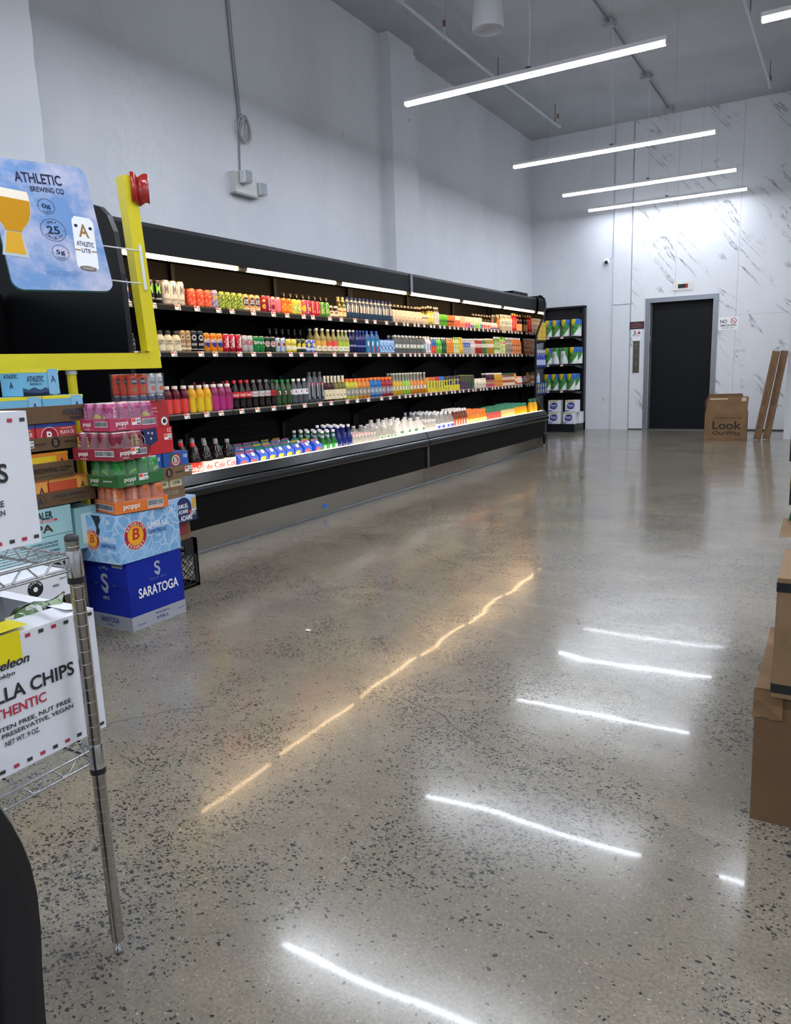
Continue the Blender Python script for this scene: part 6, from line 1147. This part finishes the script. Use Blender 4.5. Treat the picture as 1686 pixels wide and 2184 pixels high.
# snack bags standing in the open box
def bag(name, label, loc, rot, cols, w=.15, d=.06, h=.17, tilt=.5):
    t = thing(name, label, 'bag', loc, rot); nx, nz = 26, 26; q = random.Random(int(loc[1] * 900) + 5); g = MB(); ph = q.uniform(0, 9)
    for sd in (-1, 1):
        vs = []
        for j in range(nz + 1):
            for i in range(nx + 1):
                u = i / nx; v = j / nz; p = (1 + .22 * math.sin(u * 17 + v * 9 + ph) * math.sin(v * 13 - u * 5)) * (max(0, math.sin(PI * u)) ** .6) * (math.sin(PI * min(1, v * 1.02)) ** .6 if v < 1 else 0); wd = w * (1 - .12 * math.sin(PI * v))
                vs.append((sd * (d / 2 * p + .0012) + q.uniform(-.003, .003) * p, (u - .5) * wd, v * h + q.uniform(-.0008, .0008) + (.006 * math.sin(u * 9 + ph) if v > .9 else 0)))
        fs = []; ms = []
        for j in range(nz):
            for i in range(nx):
                f = (j * (nx + 1) + i, j * (nx + 1) + i + 1, (j + 1) * (nx + 1) + i + 1, (j + 1) * (nx + 1) + i); fs.append(f if sd > 0 else tuple(reversed(f)))
                ms.append(cols[int((math.sin(i * .9 + j * .5 + ph) + math.sin(i * .35 - j * .8 + ph * 2) + math.sin(j * 1.3 + i * .2) + 3) / 6 * len(cols) * .999 + q.uniform(-.6, .6)) % len(cols)])
        g.add(vs, fs, ms, True)
    o = g.build('bag_film', t); t.rotation_euler = (0, tilt, rot); return t
GR = [mat_bag('clear_green_film', ('8ea27a', '5c7a4e', 'd8dcd6', '9aa0a0', 'e6e8e6', '3c4038', 'c0c8b8', '2e3230'))]
bag('snack_bag', 'crinkled clear and green snack bag with a white label sticking out of the chips box', (-1.375, .835, .575), .2, GR, d=.10, tilt=.35)
bag('snack_bag', 'crinkled green snack bag lying at the left in the open chips box', (-1.39, .700, .575), -.15, GR, d=.10, h=.16, tilt=.55)
bag('snack_bag', 'crinkled snack bag deep inside the open chips box', (-1.45, .78, .50), .05, GR, tilt=.3)
o = MB().box(-.014, .014, 0, .0006, -.006, .006, M('f4f4f4', .4)).build('paper_label', loc=(-1.318, .805, .700)); tag(o, 'tiny white paper label stuck on the snack bag beside the post', 'label')
# black moulded plastic housing at the left edge
t = thing('plastic_housing', 'glossy black moulded plastic housing cut off at the lower left edge', 'machine', (-1.07, .447, 0))
pf = [(.112, 0), (.116, .1), (.119, .2), (.124, .28), (.130, .34), (.132, .40), (.128, .45), (.120, .49), (.108, .53), (.092, .57), (.068, .61), (.035, .64), (-.01, .67), (-.08, .70), (-.15, .715)]
g = MB(); HB = M('0e0f11', .14, coat=.6, bump=.05, bscale=14.0); vs = []
for xx, sc_, in ((.08, 1.0), (.072, 1.03), (-.09, 1.04), (-.10, 1.0)):
    for y, z in pf: vs.append((xx, y + (sc_ - 1) * .15, z * (1 + (sc_ - 1) * .1)))
n = len(pf); g.add(vs, [(j * n + i, j * n + i + 1, (j + 1) * n + i + 1, (j + 1) * n + i) for j in range(3) for i in range(n - 1)], HB, True)
inn = [(y - .045, z * .93) for y, z in pf]; g.add([(.08, y, z) for y, z in pf] + [(.078, y, z) for y, z in inn] + [(.03, y - .01, z) for y, z in inn], [(i + 1, i, n + i, n + i + 1) for i in range(n - 1)] + [(n + i + 1, n + i, 2 * n + i, 2 * n + i + 1) for i in range(n - 1)], M('15161a', .35), True)
g.build('outer_shell', t)
g = MB(); g.box(-.09, .03, -.32, .045, 0, .52, M('0a0b0d', .5)); g.build('inner_core', t)
g = MB(); q = random.Random(2)
for i in range(5): g.lathe([(.012, 0), (.012, .01), (.006, .014)], M('2c2e33', .4), 10, c=(.03, -.02 - .02 * (i % 2), .10 + i * .075))
for i in range(4): g.tube([(.035, -.16, .08 + i * .1), (.05, -.02, .10 + i * .1)], .006, M('1c1e22', .3), 8)
g.build('inner_ribs', t)

# ================================================================ CARTONS AT THE RIGHT EDGE
t = thing('moving_box', 'large brown cardboard box with a dented corner at the right edge', 'box', (.14, 2.19, 0)); g = MB()
vs = [(-.264, -.252, 0), (.30, -.245, 0), (.30, .26, 0), (-.262, .25, 0), (-.268, -.250, .352), (.30, -.25, .352), (.30, .25, .352), (-.264, .24, .352)]
g.add(vs, [(0, 3, 2, 1), (0, 1, 5, 4), (1, 2, 6, 5), (2, 3, 7, 6), (3, 0, 4, 7)], KR2); g.build('box_body', t)
MB().box(-.268, .02, -.25, .24, .352, .356, KR3).box(.021, .30, -.25, .24, .352, .356, KR3).build('top_flap', t)
g = MB(); q = random.Random(5); vs = []
for j in range(4):
    for i in range(4): vs.append((-.271 + i * .022, -.254 - q.uniform(0, .006), .353 - j * .024 + q.uniform(-.004, .004)))
g.add(vs, [(j * 4 + i, (j + 1) * 4 + i, (j + 1) * 4 + i + 1, j * 4 + i + 1) for j in range(3) for i in range(3)], KR3); g.build('dented_corner', t)
t = thing('taped_box', 'tall kraft box with two black tape bands standing on the large brown box', 'box', (.10, 2.05, .357)); KB = M('15161a', .3)
g = MB().rbox(-.192, .20, -.155, .16, 0, .295, KR, .004, 2); g.build('box_body', t)
for z in (.012, .262): MB().rbox(-.1935, .2015, -.1565, .1615, z, z + .022, KB, .004, 2).build('black_tape', t)
MB().box(-.16, .0, -.10, .10, .296, .300, KR).build('top_flap', t); g = MB(); g.text('UP', (-.168, -.1562, .15), ZA, -XA, .012, M('7a6248', .6), w=.04); g.rect((-.155, -.156, .12), XA, ZA, 0, .0015, 0, .07, M('7a6248', .6)); g.build('printing', t)
t = thing('taped_box', 'kraft box with a black band farther back at the right edge', 'box', (.135, 2.62, .0)); MB().rbox(-.205, .20, -.14, .14, 0, .62, KR, .004, 2).build('box_body', t); MB().rbox(-.2065, .2015, -.1415, .1415, .585, .612, KB, .004, 2).build('black_tape', t)
MB().add([(-.205, -.10, .62), (-.205, .12, .62), (-.262, .11, .640), (-.262, -.09, .612)], [(0, 1, 2, 3)], KR).build('open_flap', t)
bag('snack_bag', 'green and yellow snack bag poking out at the right edge above the boxes', (-.02, 2.68, .625), 1.2, [mat_bag('green_yellow_film', ('2a4a2e', '33583a', '24402a', 'e0a418', 'a8283a'), 12.0)], .20, .10, .20, .05)
bag('snack_bag', 'blue foil snack bag squeezed between the kraft boxes at the right edge', (-.045, 2.36, .50), .4, [mat_bag('blue_film', ('3a6ab0', '4a7ac0', 'c8d0d8'), 30.0)], .10, .05, .12, .0)
o = MB().rbox(-.06, .06, -.04, .04, 0, .13, M('0c0d0f', .35), .03, 4).build('black_bag', loc=(-.071, 2.96, .80)); tag(o, 'rounded black bag just touching the right edge', 'bag')
o = MB().lathe([(.005, 0), (.04, .012), (.058, .04), (.055, .075), (.03, .10), (.004, .106)], M('d0b48c', .5), 18).build('tan_pouch', loc=(-.072, 3.0, .665)); tag(o, 'rounded tan pouch at the right edge above the green bag', 'bag')
t = thing('produce_rack', 'dark rack hidden behind the boxes at the right edge', 'rack', (.25, 2.95, 0)); MB().box(-.30, .3, -.1, .3, .0, .62, M('1c1d20', .5)).build('rack_body', t); 
MB().box(-.33, -.05, -.07, .20, .625, .660, M('1c1d20', .5)).box(-.37, -.30, -.07, .20, .655, .800, M('1a1b1e', .5)).build('rack_lip', t)

# ================================================================ FAR END: BOXES, SHELVES OF PAPER GOODS
t = thing('open_box', 'open brown cardboard box printed Look OurWay in front of the lift door', 'box', (-1.385, 11.99, 0), .06); g = MB(); w, d, h = .56, .40, .405; hw, hd = w / 2, d / 2
for (x0, x1, y0, y1) in ((hw - .006, hw, -hd, hd), (-hw, -hw + .006, -hd, hd), (-hw + .006, hw - .006, hd - .006, hd), (-hw + .006, hw - .006, -hd, -hd + .006)): g.box(x0, x1, y0, y1, 0, h, KR3)
g.box(-hw + .006, hw - .006, -hd + .006, hd - .006, 0, .006, KR3); g.build('box_body', t)
MB().add([(-hw + .005, -hd, h), (hw - .002, -hd, h), (hw + .012, -hd + .02, h + .235), (-hw + .04, -hd + .02, h + .235)], [(0, 1, 2, 3)], KR3).build('front_flap', t)
MB().add([(-hw, hd, h), (hw, hd, h), (hw - .09, hd - .02, h + .265), (-hw + .01, hd - .02, h + .262)], [(0, 1, 2, 3)], KR3).build('rear_flap', t)
MB().add([(-hw, -hd + .01, h), (-hw, hd - .01, h), (-hw + .015, hd - .02, h + .245), (-hw - .01, -hd + .04, h + .17)], [(0, 1, 2, 3)], KR3).build('side_flap', t)
g = MB(); K2 = M('1c1712', .6); g.text('Look', (0.02, -hd - .001, .232), XA, ZA, .120, K2, w=.385, bold=.07, res=3); g.text('OurWay', (0.02, -hd - .001, .112), XA, ZA, .072, K2, w=.375, bold=.05, res=3); g.text('AIR DANCERS INFLATABLE TUBE MAN SUPPLIES', (.02, -hd - .001, .335), XA, ZA, .018, K2, w=.38, res=1)
g.text('LookOurWay.com', (-.17, -hd - .001, .028), XA, ZA, .012, K2, w=.12, res=1); g.text('MADE IN CHINA', (.19, -hd - .001, .028), XA, ZA, .012, K2, w=.11, res=1); g.build('printing', t)
g = MB(); g.rect((-.20, -hd + .0065, h + .065), XA, Vector((0, .085, .996)), 0, .075, 0, .025, M('efeeec', .5)); g.rect((-.22, -hd + .012, h + .195), XA, Vector((0, .085, .996)), 0, .24, 0, .018, M('c8b49a', .3)); g.rect((.20, -hd + .0095, h + .17), XA, Vector((0, .085, .996)), 0, .06, 0, .05, M('c8b49a', .3)); g.build('stickers', t)
def stick(label, x0, x1t, y, wd):
    t = thing('long_box', label, 'box', (x0, y, 0)); L = 1.275; a = math.atan2(x1t - x0, 1.25); 
    t.rotation_euler = (0, a, 0); b = MB().rbox(-.046, .046, -.06, .06, 0.012, L, KR3, .004, 2); b.build('box_body', t)
    g = MB(); 
    for z, s_ in ((1.0, 'LOOK OUR WAY'), (.62, 'INFLATABLE'), (.28, 'MADE WITH CARE')): g.text(s_, (-.01, -.0608, z), ZA, -XA, .014, K2, w=.22, res=1); g.text('HANDLE CAREFULLY', (.014, -.0608, z), ZA, -XA, .008, K2, w=.16, res=1)
    g.ring((0, -.0608, .52), XA, ZA, .014, .018, K2); g.build('printing', t); return t
t = stick('long slim kraft box leaning against the right column, left one of the pair', -.972, -.785, 12.06, 0); MB().add([(-.05, -.05, 1.275), (-.05, .05, 1.275), (.03, .04, 1.33), (.03, -.05, 1.335)], [(0, 1, 2, 3)], KR3).build('end_flap', t)
stick('long slim kraft box leaning against the right column, right one of the pair', -.856, -.683, 12.13, 0)

# gondola on the rear wall (faces the camera) and gondola on the left wall (faces the aisle)
GK = M('101114', .45)
def gondola(label, loc, rot, W, dep, Hh, shelves, base=.11, cap=True):
    t = thing('gondola_shelf', label, 'shelving', loc, rot)   # local: front toward -y, back at y = dep
    MB().box(0, W, dep - .03, dep, .0, Hh, M('0c0d0f', .5)).build('back_panel', t); MB().prism([(.0, 0), (W - .0, 0), (W, dep - .12), (W, dep), (0, dep)], 0, base + .03, GK).build('base', t)
    for x in (0, W - .035): MB().box(x, x + .035, dep - .11, dep - .03, 0, Hh, M('17181b', .4)).build('upright', t)
    for z in shelves:
        g = MB(); g.box(.01, W - .04, .03, dep - .03, z - .025, z - .002, GK); g.add([(W - .04, .04, z - .03), (W - .04, dep - .06, z - .09), (W - .04, dep - .06, z), (W - .04, .04, z)], [(0, 1, 2, 3)], M('303236', .4)); s_ = g.build('shelf', t)
        MB().box(.01, W - .045, .020, .03, z - .035, z + .002, M('1c1d20', .4)).build('price_rail', s_)
        for k in range(2): MB().box(W * (.35 + .33 * k) - .025, W * (.35 + .33 * k) + .025, .014, .02, z - .034, z - .002, TAGW).box(W * (.35 + .33 * k) - .025, W * (.35 + .33 * k) - .002, .0135, .014, z - .016, z - .004, TAGO).build('price_tag', s_)
    if cap: MB().box(0, W, dep - .16, dep, Hh - .03, Hh, GK).add([(W - .12, dep - .16, Hh - .05), (W - .02, dep - .16, Hh - .05), (W - .02, dep - .02, Hh - .12), (W - .12, dep - .02, Hh - .12)], [(0, 1, 2, 3)], M('3a3c40', .4)).build('top_cap', t)
    return t
gondola('black shelving bay with paper towels against the rear wall', (-4.72, 12.98, 0), 0, .76, .66, 2.195, (1.655, 1.183, .727))
def towel(label, loc, r=.078, h=.285, back=False, grp=None):
    t = thing('paper_towel_roll', label, 'paper towel', loc, 0, grp); g = MB(); seg = 48; n = 30; pr = [(r * .9, 0), (r, .008)] + [(r, .008 + (h - .016) * i / n) for i in range(1, n + 1)] + [(r * .85, h)]
    GRN, YE, BLU, W_ = M('3f8a3a', .35), M('e8c81e', .35), M('2a62b8', .35), M('e8eae8', .4)
    def fn(a, z):
        u = ((a + 90 + 180) % 360) - 180; v = z / h
        if back: return GRN if (u > 25 and v > .25 + (60 - u) * .01) or (v > .78 and abs(u) < 35) else W_
        if v > .86: return YE if u < 18 else BLU
        if v > .62 and u < 20 and u > -60 and v > .62 + abs(u + 20) * .006: return YE
        if v > .70 and u > 20: return BLU
        if v < .05 + max(0, u + 10) * .006: return W_
        return GRN
    g.lathe(pr, W_, seg, fn=fn, cap=True); g.build('wrapped_roll', t)
    l = MB()
    if not back:
        l.cyltext('Bounty', r + .001, h * .50, -92, h * .14, M('1c3060', .4), w=r * 1.15, bold=.04); 
        vs = [((r + .0006) * math.cos(math.radians(-92 + x / r * 57.3)), (r + .0006) * math.sin(math.radians(-92 + x / r * 57.3)), h * .5 + y) for x, y in ((0, .055), (.045, 0), (0, -.055), (-.045, 0))]
        l.add(vs, [(0, 1, 2, 3)], M('e8b02a', .35))
    else:
        for i in range(3): l.cyltext('ABSORBENT', r + .001, h * (.6 - i * .08), -100, h * .04, M('5a605c', .5), w=r * .8)
    l.build('label', t); return t
rows_ = [(1.657, [(-4.462, 0, ''), (-4.33, 0, ''), (-4.165, 0, ''), (-3.99, 0, '')], 'top row'), (1.185, [(-4.46, 0, ''), (-4.33, 1, ''), (-4.175, 1, ''), (-4.015, 0, '')], 'second row'), (.729, [(-4.48, 0, ''), (-4.345, 0, ''), (-4.20, 0, ''), (-4.055, 0, '')], 'third row')]
nth = ('leftmost', 'second from left', 'third from left', 'rightmost')
for z, xs, rn in rows_:
    for i, (x, bk, _) in enumerate(xs):
        towel('%s paper towel roll, %s in the %s of rear shelving' % ('white backed green' if bk else 'green and yellow', nth[i], rn), (x - .005, 13.09, z), .074, .285, bool(bk))
    towel('paper towel roll in the second rank of the %s, behind the rightmost roll' % rn, (xs[3][0] + (.02 if rn != 'top row' else -.03), 13.28, z), .074, .285)
for z, xs in ((.142, ((-4.345, 'left'), (-4.075, 'right'))), (.352, ((-4.345, 'left'), (-4.055, 'right')))):
    for x, sd in xs:
        q = 'lower' if z < .3 else 'upper'; t = thing('tissue_pack', 'white toilet paper pack with a blue logo, %s %s of four on the rear shelving' % (q, sd), 'toilet paper', (x + (.02 if q == 'upper' and sd == 'right' else 0), 13.11, z))
        MB().rbox(-.115, .115, -.09, .09, 0, .205, M('e9eaee', .4), .02, 3).build('pack_film', t); g = MB(); F = (0, -.0908, 0)
        g.poly(F, XA, ZA, ((-.075, .10), (-.055, .155), (0, .168), (.05, .158), (.065, .11), (.04, .06), (-.01, .045), (-.06, .06)), M('2a3c9a', .4)); g.text('Scott', (-.005, -.0915, .12), XA, ZA, .040, M('f2f2f4', .4), w=.10, bold=.03); g.text('Comfort', (0, -.0915, .085), XA, ZA, .020, M('e8a8b8', .4), w=.07)
        g.rect(F, XA, ZA, -.10, .06, .176, .190, M('d8b02a', .4)); g.rect(F, XA, ZA, -.10, -.04, .012, .030, M('3a78c0', .4)); g.build('printing', t)
carton('tissue_pack', 'white toilet paper pack half hidden at the lower right end of the rear shelving', 'toilet paper', (-3.965, 13.30, .142), (.10, .18, .20), 0, M('e6e7eb', .4), [])
gondola('black shelving bay with cleaning goods on the left wall behind the drinks case', (-4.42, 10.95, 0), PI / 2, 1.95, .60, 2.16, (1.60, 1.15, .69), cap=False)
for k in range(3):
    for j in range(3): carton('bar_soap_pack', 'yellow and pink boxed pack stacked on the top left wall shelf', 'box', (-4.51, 12.38 + .20 * k, 1.602 + j * .098), (.14, .18, .096), 0, M('e0c828', .4), [('x', 'r', .01, .12, .02, .08, 'f0dc48', 1), ('x', 't', 'SOAP', .06, .05, .03, '7a3a5a', .08), ('x', 'r', .135, .175, .01, .086, 'd86a90', 2)], group='yellow soap packs on the left wall shelving')
for k in range(5):
    t = thing('cleaner_bottle', 'blue and white spray cleaner bottle on the second left wall shelf', 'bottle', (-4.48, 12.36 + .115 * k, 1.152), 0, 'blue cleaner bottles on the left wall shelving')
    MB().lathe([(.042, 0), (.044, .01), (.044, .15), (.030, .20), (.016, .215), (.016, .235)], M('2c3c9a', .3), 16).build('bottle_body', t); MB().box(-.012, .04, -.012, .012, .235, .285, M('e6e8ee', .4)).box(.03, .038, -.006, .006, .20, .24, M('e6e8ee', .4)).build('spray_head', t); MB().lathe([(.0448, .03), (.0448, .12)], M('b8c0e0', .4), 16, cap=False).build('label', t)
for k in range(5): carton('detergent_pack', 'blue and yellow striped detergent pack on the third left wall shelf', 'box', (-4.48, 12.35 + .118 * k, .692), (.10, .112, .19), 0, M('2f4a9a', .4), [('x', 'r', .03, .08, .02, .085, 'e0d048', 1), ('x', 'r', .03, .08, .11, .175, 'e0d048', 1), ('y', 'r', .02, .08, .02, .17, 'e0d048', 1)], group='striped detergent packs on the left wall shelving')
for k in range(3):
    t = thing('cleaner_bottle', 'pale blue slim bottle standing on the striped detergent packs', 'bottle', (-4.50, 12.36 + .13 * k, .884), 0, 'pale bottles on the detergent packs'); MB().lathe([(.03, 0), (.032, .01), (.028, .11), (.014, .14)], M('c8dcec', .35), 14).build('bottle_body', t); MB().lathe([(.015, .14), (.015, .165)], M('f0f2f4', .4), 12).build('cap', t)
carton('tissue_pack', 'white pack on the base of the left wall shelving just right of the drinks case', 'toilet paper', (-4.52, 12.72, .142), (.16, .20, .19), 0, M('dcdfe4', .4), [])
o = MB().box(-.012, .012, -.008, .008, 0, .0012, M('e8e6e0', .6)).build('paper_scrap', loc=(-2.03, 2.61, .0)); tag(o, 'tiny white paper scrap lying on the open floor', 'litter')
